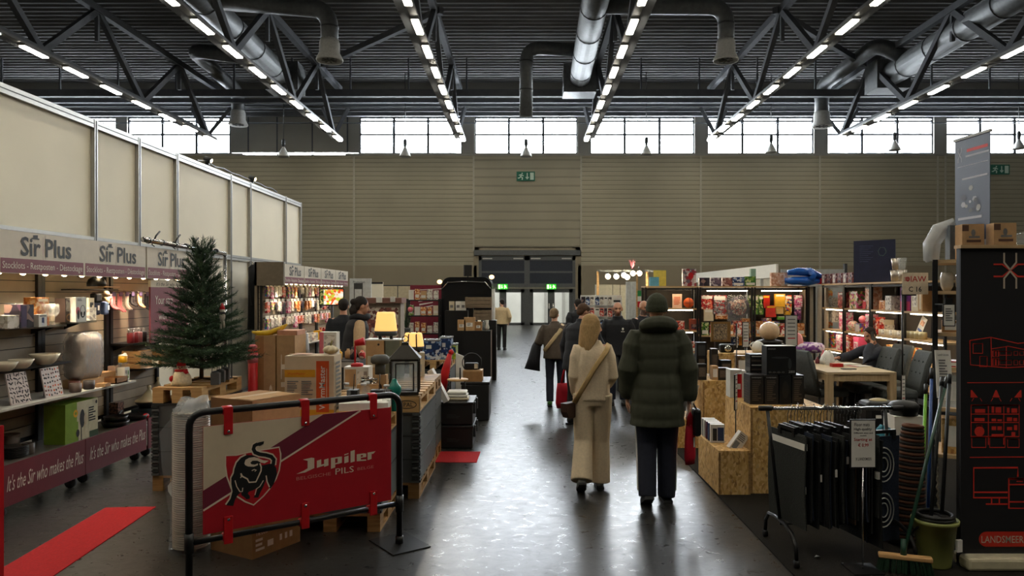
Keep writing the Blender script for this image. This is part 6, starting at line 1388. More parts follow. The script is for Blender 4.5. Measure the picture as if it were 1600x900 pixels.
# 11 seated man on the phone
g = person('person in dark sweater sitting at the pale table with a phone at the ear', (5.62, 11.6, .009), -PI / 2 + .15, 1.78, .30, .05, .25, .32,
           armL=((.05, -.30, -.145), (-.065, -.13, .10)), armR=((-.1, -.24, -.13), (.0, -.48, -.135)), legL=((.12, -.44, .48), (.12, -.42, .09)), legR=((-.12, -.44, .48), (-.12, -.42, .09)), seat=True, skin=SKIN2, voxel=.01, curls=(.25, .3), palms=((-.8, -.2, 0), (0, 0, -1)), beard=mat('stubble'))
top(g, mat('sweater_slate', (52, 56, 66), .85, 0, .1, 30), .80, 1.08, (.085, .075, .066, .052), .95, 0, 'sweater', .03); trousers(g, BLKT); shoes(g, BLACKP); hair(g, hair_mat('hair_brown_dark', (48, 32, 24)), 'short')
HMt = Matrix.Translation((5.62, 11.6, .009)) @ Matrix.Rotation(-PI / 2 + .15, 4, 'Z')
q = thing('mobile_phone', 'black mobile phone held at the ear of the seated person', 'phone', (5.62, 11.6, .009), -PI / 2 + .15); MB(BLACK).box(.088, -.07, -.07, .098, -.0, .075, b=.003, M=g['HM']).build('case', q); MB(mat('phone_glass', (20, 24, 30), .1)).box(.086, -.065, -.065, .088, -.005, .07, M=g['HM']).build('screen', q)
# ================================================================ RIGHT STAND
def osb_box(label, x0, x1, y0, y1, h, z=0.009):
    mb = MB(OSB); w, d = x1 - x0, y1 - y0; e = .018
    mb.box(-w / 2, -d / 2, 0, w / 2, d / 2, h - e); mb.box(-w / 2, -d / 2, h - e + .001, w / 2, d / 2, h, OAK if False else OSB)
    mb.box(-w / 2 - .001, -d / 2 - .001, 0, -w / 2 + e, -d / 2 + .001, h - e, PINED); mb.box(w / 2 - e, -d / 2 - .001, 0, w / 2 + .001, -d / 2 + .001, h - e, PINED)
    return one(mb, 'chipboard_plinth', label, 'plinth', ((x0 + x1) / 2, (y0 + y1) / 2, z))
osb_box('low chipboard plinth at the aisle corner of the right stand', 1.77, 2.06, 6.72, 7.50, .40)
osb_box('tall chipboard plinth behind the mat rack', 2.075, 2.78, 6.76, 7.62, .79)
osb_box('tall chipboard plinth behind the low corner plinth', 2.13, 2.72, 8.8, 9.6, .79)
osb_box('low chipboard step beside the green padded coat', 1.80, 2.12, 8.75, 9.35, .34)
osb_box('chipboard counter in front of the far toy shelves', 2.75, 3.5, 10.5, 11.1, .98)
osb_box('chipboard plinth carrying the purple swim ring', 4.0, 4.75, 12.6, 13.1, .82)
PZ = .80
# sign panel on a stand
def sign_stand(label, x, y, zb, zt, w, hgt, rz=0.0, text=None, base=.1, pole=BLACK, fr=BLACK):
    t = thing('sign_stand', label, 'sign', (x, y, zb), rz); H_ = zt - zb
    MB(BLACK).box(-base, -base, 0, base, base, .008).build('base_plate', t); MB(pole).cyl((0, 0, .008), (0, 0, H_ - hgt + .02), .006, n=8).build('pole', t)
    mb = MB(fr); mb.box(-w / 2, -.006, H_ - hgt, w / 2, .006, H_, b=.003); M = FM((-w / 2, -.0065, H_ - hgt), (1, 0, 0), (0, 0, 1)); e = .008
    mb.quad([(e, e, 0), (w - e, e, 0), (w - e, hgt - e, 0), (e, hgt - e, 0)], PAPER, M)
    if text:
        for s_, a, b, c, d, m_ in text: mb.text(s_, a * w, b * hgt, c * w, d * hgt, m_, M, bold=.01)
    else:
        for k in range(6): mb.quad([(w * .2, hgt * (.84 - k * .12), .001), (w * .8, hgt * (.84 - k * .12), .001), (w * .8, hgt * (.87 - k * .12), .001), (w * .2, hgt * (.87 - k * .12), .001)], GINK if k < 5 else RED, M)
    mb.build('sign_panel', t); return t
sign_stand('narrow black framed price sign on the low corner plinth', 2.0, 6.98, .41, Z(585, 6.98), .07, .34, .95, base=.055)
sign_stand('black framed price sign beside the big black appliance box', X(1236, 7.3), 7.3, PZ, Z(492, 7.3), .135, .31, .15, base=.05)
sign_stand('black framed price sign in front of the framed game box', X(1165, 8.95), 8.95, PZ, Z(503, 8.95), .085, .31, 0, base=.05)
sign_stand('narrow turned price sign left of the framed price sign', X(1151, 8.9), 8.9, PZ, Z(505, 8.9), .07, .3, 1.1, base=.05)
sign_stand('small turned price sign at the right end of the table', X(1411, 8.6), 8.6, .009, Z(586, 8.6), .075, .36, .5, base=.09)
sign_stand('floor mats price sign on a thin steel stand before the mat rack', 2.25, 4.90, .009, Z(655, 4.90), .175, .325, .02,
           [('Floor mats', .16, .86, .74, .93, INK), ('High-quality', .14, .76, .82, .83, INK), ('Different sizes and', .14, .705, .86, .74, INK), ('models', .38, .655, .62, .685, INK), ('Starting at', .14, .54, .84, .62, RED), ('€ 0,99', .3, .43, .7, .51, RED), ('X LANDSMEER', .2, .16, .82, .22, GINK)], .1, CHROME)
# goods on the plinths
def bx(label, px0, px1, y0, y1, Y, d, m, prints=(), rz=0.0, z=None, cat='box', name='product_box', zt=None):
    z0 = Z(y1, Y) if z is None else z; w = X(px1, Y) - X(px0, Y); h = (Z(y0, Y) if zt is None else zt) - z0
    return carton(w, d, h, m, label, ((X(px0, Y) + X(px1, Y)) / 2, Y + d / 2, z0), rz, prints, name, cat)
DKB = mat('dark_pack', (40, 36, 34), .4, 0, .08); DKP = mat('dark_pack_print', (92, 80, 70), .5, 0, .2, 60)
coffee = lambda t_: [('F', 'T', 'inventum', .12, .9, .85, .95, LGREY)] + lines('F', .15, .1, .85, .82, 11, DKP) + lines('L', .1, .1, .9, .8, 8, DKP)
for k, (a, b_) in enumerate(((1172, 1193), (1195, 1216), (1218, 1236), (1238, 1256))):
    bx('tall black appliance carton, %s from the left on the tall plinth' % ORD[k], a, b_, 585, 632, 6.95, .2, DKB if k != 2 else BLACKP, coffee(0) if k != 2 else [('F', 'E', .5, .5, .3, .3, DKB)], z=PZ, zt=1.075)
bx('big black hair styler box on top of the tall black cartons', 1198, 1244, 541, 585, 6.97, .15, BLACKP, [('F', 'T', 'inventum', .04, .88, .3, .94, LGREY), ('F', 'T', '2000', .74, .06, .95, .15, LGREY), ('F', .08, .07, .5, .09, DKP), ('F', 'T', 'o o o o', .06, .06, .6, .12, GINK), ('T', 0, 0, 1, 1, WHITE)] + [('F', 'E', .45, .6, .3, .035, DGREY), ('F', 'E', .78, .38, .06, .2, DGREY)], z=1.077)
for k in range(4):
    o = bx('dark book like box, %s from the bottom of the pile left of the styler box' % ORD[k], 1172, 1197, 0, 0, 7.25, .16, [DKB, BLACKP, DKB, BLACKP][k], [('F', .1, .35, .7, .65, LGREY if k % 2 else DKP)], z=1.077 + k * .043, zt=1.077 + k * .043 + .041)
bx('small black pack supporting the dark book pile', 1172, 1197, 0, 0, 7.25, .16, BLACKP, [('F', .1, .2, .9, .8, DKP)], z=PZ, zt=1.075)
bx('red and white appliance carton at the back of the tall plinth', 1141, 1159, 578, 620, 7.40, .16, WHITE, [('F', .35, .0, 1, .85, RED), ('F', .45, .3, .9, .5, PAPER)], z=PZ)
bx('white carton with a black square code at the back of the tall plinth', 1160, 1169, 580, 620, 7.38, .16, PAPER, [('F', .3, .1, .75, .25, GINK), ('F', .2, .6, .8, .8, LGREY)], z=PZ)
for k in range(5):
    Yk = 6.98 + k * .085; carton(.13, .07, .17, [WHITE, mat('pack_blue', (44, 62, 104), .4), mat('pack_wine', (92, 32, 44), .4), WHITE, LGREY][k], 'small white topped gadget box, %s in the row on the low corner plinth' % ORD[k], (1.86, Yk + .14, .411), -.12, [('F', .15, .1, .45, .8, INK), ('F', .5, .1, .95, .85, mat('pack_blue', (44, 62, 104), .4)), ('T', 0, 0, 1, 1, WHITE)], 'gadget_box')
t = thing('leaning_carton', 'white printed box leaning tilted on the low corner plinth', 'box', (1.955, 6.86, .411), .1); mb = MB(PAPER); M = TR(-.06, 0, .005, 0, 0, .65); mb.box(0, -.02, 0, .1, .05, .19, M=M); decorate(mb, .1, .07, .19, [('F', .1, .1, .6, .5, mat('soft_blue', (130, 140, 150), .5))] + lines('F', .1, .55, .9, .9, 4), M @ Matrix.Translation((.05, .015, 0))); mb.build('carton', t)
t = thing('glass_sheet', 'clear framed sheets leaning against the plinth beside the green coat', 'sheet', (1.98, 8.82, .35), 0)
for k in range(3): MB(mat('acrylic', (200, 200, 200), .1, 0, 0, alpha=.4)).box(0, -.02 + .05 * k, 0, .012, .12 + .05 * k, .40, M=TR(-.05 + .03 * k, 0, 0, 0, 0, .28)).build('sheet', t)
for k, (px0, px1, y0, y1, m_, nm) in enumerate(((1086, 1103, 519, 549, BLACKP, 'dark tablet box'), (1092, 1107, 550, 568, CARD2, 'beige cloth basket'), (1091, 1104, 569, 583, BLACKP, 'black basket'), (1112, 1122, 545, 570, DKB, 'dark slim box'), (1127, 1143, 563, 574, BLACKP, 'black camera bag'), (1152, 1170, 556, 575, printed('brown_boxes', [(120, 92, 60), (170, 140, 96), (90, 66, 44)], 20), 'brown printed box'), (1113, 1122, 572, 584, CARD2, 'small kraft box'), (1123, 1140, 575, 594, DKB, 'dark gift box'))):
    Yq = 8.9 + (.0 if k in (2, 6, 7) else .3)
    bx('%s on the tall plinth behind the low corner plinth' % nm, px0, px1, y0, y1, Yq, .12, m_, [('F', .1, .2, .9, .8, DKP if m_ in (BLACKP, DKB) else PAPER)], z=PZ) if y1 > 568 else None
for k, (px, w_, h_, m_, nm) in enumerate(((1095, .13, .42, BLACKP, 'tall dark tablet display'), (1116, .09, .25, DKB, 'slim dark carton'), (1160, .15, .2, CARD2, 'beige gift carton'))):
    carton(w_, .1, h_, m_, nm + ' at the back of the plinth beside the green coat', (X(px, 9.45), 9.45, PZ), 0, [('F', .15, .6, .85, .92, DGREY), ('F', .2, .2, .8, .5, DKP)])
t = thing('camera_bag', 'black and silver camera shaped gadget on the counter before the toys', 'gadget', (X(1135, 10.7), 10.7, .99)); MB(BLACKP).box(-.1, -.06, 0, .1, .06, .12, b=.02).build('body', t); MB(CHROME).lathe([(.05, 0), (.05, .03), (.03, .04), (.004, .04)], 14, M=TR(0, -.06, .06, 0, PI / 2)).build('lens', t)
t = thing('kettle', 'white round kettle with dark opening on the counter before the toys', 'kettle', (X(1184, 10.7), 10.7, .99)); MB(WHITE).lathe([(.07, 0), (.09, .05), (.075, .13), (.03, .16), (.004, .165)], 18).build('body', t); MB(WHITE).tube([(-.08, 0, .05), (-.12, 0, .1), (-.06, 0, .15)], .012, 8).build('handle', t)
t = thing('ceramic_globe', 'large cream globe shaped helmet on a black stand before the toy wall', 'globe', (X(1202, 11.6), 11.6, 0)); MB(BLACK).box(-.2, -.15, 0, .2, .15, 1.06).lathe([(.19, 1.06), (.2, 1.1), (.1, 1.12), (.004, 1.12)], 18).build('stand', t); MB(mat('globe_cream', (214, 184, 150), .2)).ball((0, 0, 1.25), (.16, .16, .15), 20).build('globe_body', t)
t = thing('swim_ring', 'purple patterned swim ring lying on the chipboard plinth', 'swim ring', (X(1262, 12.75), 12.75, .845), .3)
RING = printed('ring_print', [(126, 70, 150), (226, 210, 226), (150, 96, 176)], 9); MB(RING).tube([(.2 * math.cos(k * PI / 14), .2 * math.sin(k * PI / 14), .065) for k in range(28)], .08, 12, closed=True).build('ring', t); MB(mat('ring_hippo', (236, 150, 150), .4)).ball((-.2, 0, .16), (.09, .09, .16)).build('pink_body', t)
sign_ = None
# ---------------------------------------------------------------- back shelves along the toy wall
RB = 15.5
WOODT = OAK
DARKB = mat('shelf_back', (66, 62, 56), .7, 0, .08)
def toy_shelf(label, cx, cy, rz, L, h, shelves, leds, back=True, d=.5, toprail=True):
    """black frame shelf, front at local y = 0, running along x, wooden top"""
    t = thing('frame_shelf', label, 'shelf', (cx, cy, .009), rz, 'black frame shelves of the right stand'); mb = MB(BLACK)
    for x in (.02, L - .02):
        for y in (.02, d - .02): mb.box(x - .018, y - .018, 0, x + .018, y + .018, h)
    for z in (h - .05, .1):
        for y in (.02, d - .02): mb.box(.04, y - .012, z, L - .04, y + .012, z + .035)
    mb.build('frame', t)
    MB(WOODT).box(.0, -.01, h, L, d, h + .03).build('top_board', t)
    if back: MB(DARKB).box(.04, d - .006, .1, L - .04, d, h - .01).build('back_board', t)
    for z in shelves: MB(WOODT).box(.04, .0, z - .03, L - .04, d - .01, z).build('shelf_board', t)
    for z in leds: MB(LEDM).box(L * .15, .03, z - .05, L * .9, .06, z - .032).build('led_strip', t)
    return t
U0 = [2.53, 3.68, 4.83]
toy_shelf('first frame shelf of the back wall, with the orange ball', U0[0], RB, 0, 1.13, 1.96, (1.52, 1.05, .6), (1.96, 1.52, 1.05))
toy_shelf('second frame shelf of the back wall, with the round drum pack', U0[1], RB, 0, 1.13, 1.96, (.95, .5), (1.93,))
toy_shelf('third frame shelf of the back wall, with red and yellow toys', U0[2], RB, 0, 1.13, 1.96, (.95, .5), (1.93,))
ZS = .009
def on_back(label, px, zc, w, h, m, prints=(), d=.14, y=.12, name='toy_box', cat='toy box', group=None):
    Y = RB + y; return carton(w, d, h, m, label, (X(px, Y), Y, zc + ZS), 0, prints, name, cat, group)
t = thing('toy_ball', 'orange ball on the upper shelf of the back wall', 'ball', (X(1076, RB + .15), RB + .15, 1.532)); MB(ORANGE).ball((0, 0, .11), .11, 18).build('ball', t); MB(INK).tube([(.1105 * math.cos(k * PI / 12), .1105 * math.sin(k * PI / 12), .11) for k in range(24)], .003, 4, closed=True).tube([(0, .1105 * math.cos(k * PI / 12), .11 + .1105 * math.sin(k * PI / 12)) for k in range(24)], .003, 4, closed=True).build('seam', t)
one(MB(YELLOW).ball((0, 0, .09), .09, 16), 'toy_ball', 'yellow ball behind the bald person', 'ball', (X(1013, RB + .15), RB + .15, 1.532))
on_back('pink printed notice board beside the orange ball', 1058, 1.522, .2, .3, mat('notice_blush', (230, 196, 172), .6), lines('F', .15, .2, .85, .8, 6, ORANGE), .02, .2, 'notice', 'notice')
for k, (px, w, h, m_) in enumerate(((1058, .28, .2, PRTR), (1085, .2, .24, mat('box_rust', (150, 70, 50), .5)), (1040, .2, .16, PRT3))):
    on_back('%s on the lower lit shelf beside the green coat' % ('red printed long box', 'rust red box', 'pale printed box')[k], px, 1.052, w, h, m_, [('F', .1, .15, .9, .55, PRT1 if k == 1 else PRTR)])
# toys hung on the second and third bay
toys = [(1104, 462, 484, .28, PRTR, 'red tool set pack'), (1124, 462, 492, .3, printed('grey_blister', [(150, 140, 140), (206, 190, 186), (96, 88, 90), (170, 60, 60)], 14), 'grey blister pack'), (1107, 484, 502, .2, CREAM, 'long white label card'),
        (1127, 492, 499, .26, PRT2, 'orange strip pack'), (1148, 503, 540, .16, PRTB, 'blue comic style pack'), (1158, 503, 540, .12, mat('toy_orange', (222, 140, 40), .5), 'orange toy tube'), (1172, 462, 480, .1, PRTG, 'green toy card'),
        (1180, 462, 492, .12, PRTG, 'green and white toy card'), (1172, 503, 538, .14, PRTM, 'mixed toy bag')]
for px, y0, y1, w, m_, nm in toys:
    Y = RB + .2; on_back(nm + ' hanging in the second bay of the toy wall', px, Z(y1, Y), w, Z(y0, Y) - Z(y1, Y), m_, [('F', .1, .75, .9, .95, PAPER), ('F', .15, .2, .6, .6, m_)], .06, .2, 'toy_pack', 'toy pack')
t = thing('drum_pack', 'round dark toy drum pack in the second bay of the toy wall', 'toy pack', (X(1154, RB + .1), RB + .1, Z(480, RB + .1))); MB(PRT1).cyl((0, 0, 0), (0, .05, 0), .23, n=24).build('disc', t); MB(printed('drum_print', [(170, 130, 110), (90, 80, 76), (206, 190, 170), (150, 70, 60)], 16)).cyl((0, -.006, 0), (0, 0, 0), .17, n=24).build('face_print', t); MB(mat('bag_film', (225, 228, 230), .12, 0, 0, alpha=.14)).box(-.24, -.03, -.3, .24, .06, .26, b=.03).build('plastic_bag', t)
Y = 14.6
t = thing('framed_game', 'dark framed game board box on the counter below the toy wall', 'game box', (X(1126, Y), Y, 0)); w = .30; MB(mat('game_frame', (120, 90, 44), .5)).box(-w / 2 - .04, 0, Z(534, Y), w / 2 + .05, .05, Z(503, Y)).build('frame', t); MB(printed('game_print', [(120, 104, 84), (160, 140, 110), (80, 70, 60)], 30)).box(-w / 2 + .01, -.01, Z(531, Y), w / 2 - .02, 0, Z(506, Y)).build('print_panel', t); MB(BLACK).box(-.1, .02, 0, .1, .12, Z(534, Y)).build('stand', t)
red_toys = [(1196, 462, 482, .17, mat('toy_red', (206, 44, 32), .3), 'red toy pack'), (1204, 478, 496, .22, mat('toy_red', (206, 44, 32), .3), 'round red toy car pack'), (1189, 462, 492, .1, PRTG, 'lime green strip of toys'), (1218, 460, 480, .22, mat('toy_yellow', (236, 180, 50), .4), 'yellow and orange toy card'), (1231, 462, 490, .14, printed('toy_warm', [(240, 190, 60), (220, 80, 40), (60, 60, 120), (236, 220, 180)], 12), 'mixed warm toy card'), (1217, 481, 491, .17, mat('toy_cream', (230, 190, 120), .5), 'toy pack with a curved red arch'), (1230, 482, 493, .12, mat('toy_yellow', (236, 180, 50), .4), 'round yellow toy dish'), (1247, 462, 480, .16, PRTP, 'pink toy card'), (1246, 480, 500, .14, printed('violet_toy', [(150, 70, 130), (226, 160, 200), (90, 50, 100)], 14), 'violet toy card'), (1222, 495, 500, .22, mat('toy_lime', (90, 170, 50), .4), 'green toy tray')]
for px, y0, y1, w, m_, nm in red_toys:
    Y = RB + .2; on_back(nm + ' hanging in the third bay of the toy wall', px, Z(y1, Y), w, Z(y0, Y) - Z(y1, Y), m_, [('F', 'E', .5, .35, .35, .25, m_), ('F', .1, .8, .9, .94, YELLOW if 'red' in nm else PAPER)], .06, .2, 'toy_pack', 'toy pack')
for b in range(3):
    for k in range(6):
        m_ = random.choice([PRTM, PRTR, PRTB, PRTG, PRT2, PRTP]); h = random.uniform(.2, .36)
        on_back('toy box %s from the left on the lower board of the %s back bay' % (ORD[k], ORD[b]), (820 + (U0[b] + .13 + k * .175) * F / (RB + .15)), (.602 if b == 0 else .952), .155, h, m_, [('F', .1, .1, .9, .4, PAPER), ('F', .1, .5, .9, .9, m_)], .2, .15, group='toy boxes on the lower boards')
# on top of the back shelves
TPZ = 1.96 + .03 + ZS + .001
for k, (a, b_, y0, m_, nm) in enumerate(((1066, 1087, 420, printed('cube_print', [(200, 180, 180), (150, 50, 60), (110, 100, 110), (226, 216, 210)], 7), 'cube shaped print box'), (1092, 1108, 434, PRT1, 'first flat game box'), (1110, 1126, 434, printed('violet_box', [(120, 100, 120), (190, 180, 186), (80, 70, 90)], 14), 'second flat game box'), (1128, 1143, 434, printed('rose_box', [(150, 96, 90), (200, 170, 160), (110, 60, 60)], 14), 'third flat game box'), (1144, 1162, 433, PRTB, 'blue game box'), (1163, 1180, 432, PRTG, 'green game box'), (1172, 1180, 420, mat('mint_pack', (150, 190, 170), .3, alpha=.8), 'mint bottle pack'), (1204, 1229, 426, printed('blush_box', [(226, 180, 150), (206, 150, 120), (236, 210, 190)], 12), 'blush pink box in plastic'), (1015, 1029, 433, mat('sky_box', (110, 180, 206), .5), 'light blue box'))):
    Y = RB + (.12 if k != 6 else .3); carton(X(b_, Y) - X(a, Y), .1, Z(y0, Y) - TPZ, m_, nm + ' on top of the back shelves', ((X(a, Y) + X(b_, Y)) / 2, Y, TPZ), 0, [('F', .1, .1, .9, .35, PAPER if k in (4, 5) else m_), ('F', 'E', .6, .6, .2, .2, RED if k == 0 else m_)])
one(MB(mat('banner_yellow', (222, 200, 90), .6)).box(-.14, 0, 0, .14, .012, .34, M=TR(0, 0, 0, .15)), 'yellow_board', 'yellow board standing on the left end of the back shelves', 'board', (X(1031, RB + .3), RB + .3, TPZ))
t = thing('inflatable', 'folded shiny blue inflatable on top of the corner shelf', 'inflatable', (X(1260, 15.2), 15.45, TPZ)); BLU = mat('vinyl_blue', (26, 88, 176), .2, 0, .05)
MB(BLU).tube([(-.36, 0, .1), (-.2, -.05, .1), (.1, -.03, .1), (.34, 0, .11)], [.08, .11, .12, .07], 14, ell=(1.3, .85)).tube([(-.3, 0, .28), (-.1, -.03, .3), (.15, -.02, .29), (.38, .02, .2)], [.06, .1, .11, .08], 14, ell=(1.3, .85)).tube([(.1, -.1, .3), (.2, -.14, .22), (.12, -.14, .12)], .07, 10).build('inflatable_body', t)
# corner panels
t = thing('corner_panel', 'pale corner panels between the back and side shelves', 'panel', (6.02, 15.5, .009)); MB(mat('panel_pale', (186, 176, 158), .6)).box(-.05, -.03, 0, .05, .5, 1.98).box(.12, -.5, 0, .17, -.04, 1.98).build('board', t)
for x, y in ((-.055, -.03), (.06, -.05)): MB(BLACK).box(x - .018, y - .018, 0, x + .018, y + .018, 1.98).build('post', t)
# side run along the right
XS = 6.05
ys = [15.0, 13.98, 12.9, 11.78, 10.6]
for k in range(4):
    nm = ('with soft toys and candy jars', 'with pink toys and bubble balls', 'with cups and cream tins', 'with purple gift box')[k]
    toy_shelf('%s frame shelf of the right side wall, %s' % (ORD[k], nm), XS, ys[k], -PI / 2, ys[k] - ys[k + 1] - .01, 2.0, (1.555, 1.12, .72, .35), (1.555, 1.12, .72))
def on_side(label, px, z, w, h, m, prints=(), d=.16, x=.14, name='gift_box', cat='box', group=None):
    xx = XS + x; return carton(w, d, h, m, label, (xx, onX(px, xx), z + ZS + .001), -PI / 2, prints, name, cat, group)
side = [(1292, 1.03, .2, .9, printed('plush_warm', [(230, 170, 80), (220, 120, 60), (200, 190, 160), (150, 170, 150)], 10), 'tall warm coloured hanging toy strip'), (1303, 1.25, .2, .5, PRT3, 'pale hanging toy strip'), (1300, .73, .3, .36, PRTM, 'fruit coloured toy strip'),
        (1320, 1.556, .26, .3, printed('red_gift', [(170, 60, 66), (206, 130, 120), (110, 40, 44)], 12), 'dark red gift box'), (1340, 1.556, .34, .32, printed('flower_pack', [(206, 80, 120), (226, 200, 120), (90, 120, 60), (236, 226, 210)], 10), 'flower patterned gift bag'), (1365, 1.556, .3, .42, printed('skin_pack', [(230, 180, 150), (206, 140, 110), (236, 210, 190)], 12), 'blush coloured tall pack'), (1358, 1.556, .16, .16, RED, 'small red cup pack'), (1385, 1.556, .2, .16, PRT2, 'orange cup set'), (1395, 1.556, .2, .24, PRT3, 'cream boxed cups'),
        (1322, 1.121, .28, .34, PRTP, 'pink doll box'), (1322, 1.121 , .01, .01, PRTP, ''), (1372, 1.121, .18, .3, PRTR, 'red striped box'), (1362, 1.121, .16, .34, PRTP, 'pink and white box')]
for px, z, w, h, m_, nm in side:
    if nm: on_side(nm + ' on the right side shelves', px, z, w, h, m_, [('F', .15, .2, .85, .8, m_), ('F', .2, .85, .8, .95, PAPER)], x=.28 if nm.endswith('toy strip') or 'doll' in nm else .14)
for k, (px, z, m_, r_) in enumerate(((1333, 1.121, printed('ball_mix', [(236, 200, 180), (140, 190, 170), (226, 140, 150), (240, 230, 210)], 20), .1), (1344, 1.121, PINK, .08), (1348, 1.28, mat('ball_rose', (236, 130, 140), .4), .07))):
    one(MB(m_).ball((0, 0, r_), r_, 16), 'toy_ball', '%s ball on the middle side shelf' % ('patterned pastel', 'pink', 'rose coloured')[k], 'ball', (XS + .15, onX(px, XS + .15), (z if k < 2 else 1.121 + .165) + ZS + .001))
one(boxmb(.2, .2, .163, PRTM, [('F', .1, .1, .9, .9, PAPER)]), 'gift_box', 'small box lifting the rose coloured ball', 'box', (XS + .15, onX(1348, XS + .15), 1.131), -PI / 2)
for k in range(9):
    px = 1378 + k * 4.2; m_ = [CREAM, PRT3, CREAM][k % 3]
    one(MB(m_).lathe([(.05, 0), (.055, .01), (.055, .1), (.05, .1), (.05, .012), (.004, .012)], 16), 'cup', 'cream cup %s from the left on the middle side shelf' % ORD[k], 'cup', (XS + .1, onX(px, XS + .1), 1.131), 0, 'cream cups on the side shelf')
for k in range(3): on_side('cream tin pack %s in the pile behind the cups' % ORD[k], 1385, 1.121 + k * .085, .3 - .04 * k, .083, PRT3 if k % 2 else CREAM, [('F', .1, .2, .9, .8, PRT3)], x=.28)
for k in range(4): one(MB(mat('tin_gold', (196, 186, 150), .35, .3)).lathe([(.06, 0), (.06, .11), (.055, .115), (.004, .115)], 16), 'tin', 'pale gold tin %s from the left before the leaning price card' % ORD[k], 'tin', (XS + .1, onX(1421 + 7 * k, XS + .1), 1.131), 0, 'gold tins on the side shelf')
t = thing('price_card', 'white price card leaning tilted behind the gold tins', 'card', (XS + .22, onX(1432, XS + .22), 1.13), -PI / 2); mb = MB(PAPER); M = TR(0, 0, .0, 0, -.2, .35); mb.box(-.09, 0, 0, .09, .006, .36, M=M); mb.box(-.07, -.002, .12, .07, 0, .16, BLUE, M=M).box(-.06, -.002, .22, .06, 0, .3, PRT2, M=M); mb.build('card_board', t)
on_side('purple and pink gradient gift box under the C 16 sign', 1422, 1.556, .3, .38, mat('gift_purple', (130, 50, 140), .4), [('F', 0, 0, 1, .4, mat('gift_pink', (206, 70, 110), .4)), ('F', .2, .5, .8, .8, mat('gift_violet', (96, 44, 120), .4))])
on_side('cream gift box beside the purple gift box', 1437, 1.556, .2, .34, CREAM, [('F', .2, .2, .8, .8, PRT3)]); on_side('tan narrow gift box beside the cream gift box', 1446, 1.556, .12, .32, CARD2, [('F', .3, .1, .7, .9, CREAM)])
for k in range(6): on_side('yellow and white snack box %s from the left on the low side shelf' % ORD[k], 1388 + 8 * k, .721, .17, .2 + .05 * (k % 2), printed('snack', [(236, 196, 110), (240, 226, 190), (206, 80, 50), (236, 150, 60)], 14), [('F', .1, .6, .9, .9, WHITE), ('F', .2, .1, .8, .4, ORANGE)], group='snack boxes on the low side shelf')
for k in range(5): on_side('kraft carton %s from the left on the bottom side shelf' % ORD[k], 1372 + 14 * k, .351, .24, .26, [CARD, CARD2][k % 2], [('F', 0, .44, 1, .56, TAPE), ('F', .6, .1, .9, .3, PAPER)], group='kraft cartons on the bottom side shelf')
for k in range(3): on_side('pink toy box %s from the left behind the person on the phone' % ORD[k], 1316 + 14 * k, .721, .22, .3, [PRTP, PRTR, mat('toy_pink', (226, 90, 130), .4)][k], [('F', .15, .2, .85, .7, PAPER), ('F', .2, .3, .8, .6, PRTP)], x=.2)
# on top of the side run
TS = 2.0 + .03 + ZS + .001
for k in range(7): on_side('print box %s from the left on top of the side shelves' % ORD[k], 1284 + 8.4 * k, TS - ZS - .001, .17, .2, [RED, printed('row_print', [(150, 90, 90), (206, 186, 190), (110, 80, 100), (90, 60, 60)], 14)][k > 0], [('F', .2, .1, .8, .9, PRT3 if k % 2 else PRT1)], x=.2, group='print boxes on top of the side shelves')
t = thing('poster_board', 'dark blue board with faint pattern standing on the side shelves', 'board', (XS + .22, onX(1366, XS + .22), TS), -.8); mb = MB(mat('board_blue', (32, 38, 66), .35, 0, .15, 6)); mb.box(-.36, -.01, 0, .36, .01, .76); 
for k in range(9): mb.tube([(-.25, -.012, .66 - k * .035), (-.02 - .04 * (k % 3), -.012, .66 - k * .035)], .003, 4, m=mat('board_line', (70, 80, 120), .4))
mb.tube([(.14 + .07 * math.cos(k), -.012, .55 + .08 * math.sin(k)) for k in range(8)], .006, 4, m=mat('board_green', (60, 84, 80), .4)); mb.build('board', t); MB(BLACK).box(-.2, -.012, .0, .2, .16, .015).build('foot', t)
for k, (dx, z) in enumerate(((0, 0), (.16, 0), (.02, .2), (.15, .2))):
    one(MB(mat('steel_cup', (186, 176, 164), .25, .7)).lathe([(.05, 0), (.075, .19), (.07, .19), (.047, .01), (.004, .01)], 18) if k < 3 else MB(GLASS).lathe([(.05, 0), (.075, .19), (.07, .19), (.047, .01), (.004, .01)], 18), 'cup', '%s bucket shaped cup on the side shelf end beside the blue board' % ('left lower', 'right lower', 'left upper', 'right upper glass')[k], 'cup', (XS + .15, onX(1398, XS + .15) - dx * 1.6, TS + z))
t = thing('stand_sign', 'pale exhibitor sign with red logo and stand number C 16', 'sign', (X(1430, 11.0), 11.0, Z(460, 11.0))); w, h = .385, .325
mb = MB(mat('sign_beige', (206, 190, 166), .5)); mb.box(-w / 2, -.004, 0, w / 2, .004, h); M = FM((-w / 2, -.005, 0), (1, 0, 0), (0, 0, 1)); SR = mat('sign_red', (176, 30, 40), .5, 0, 0)
mb.text('IAW', .32 * w, .58 * h, .92 * w, .84 * h, SR, M, bold=.005); mb.text('C 16', .24 * w, .12 * h, .74 * w, .36 * h, INK, M, bold=.015)
mb.add([((.2 + .085 * math.cos(k * PI / 8)) * w, (.71 + .12 * math.sin(k * PI / 8)) * h, .001) for k in range(16)], [tuple(range(16))], SR, False, M)
for k in range(3): mb.stroke([(.06 * w, (.64 + .07 * k) * h), (.2 * w, (.64 + .07 * k) * h)], .008, SR, M); mb.stroke([(.14 * w, (.675 + .07 * k) * h), (.25 * w, (.675 + .07 * k) * h)], .005, mat('sign_beige'), M, .002)
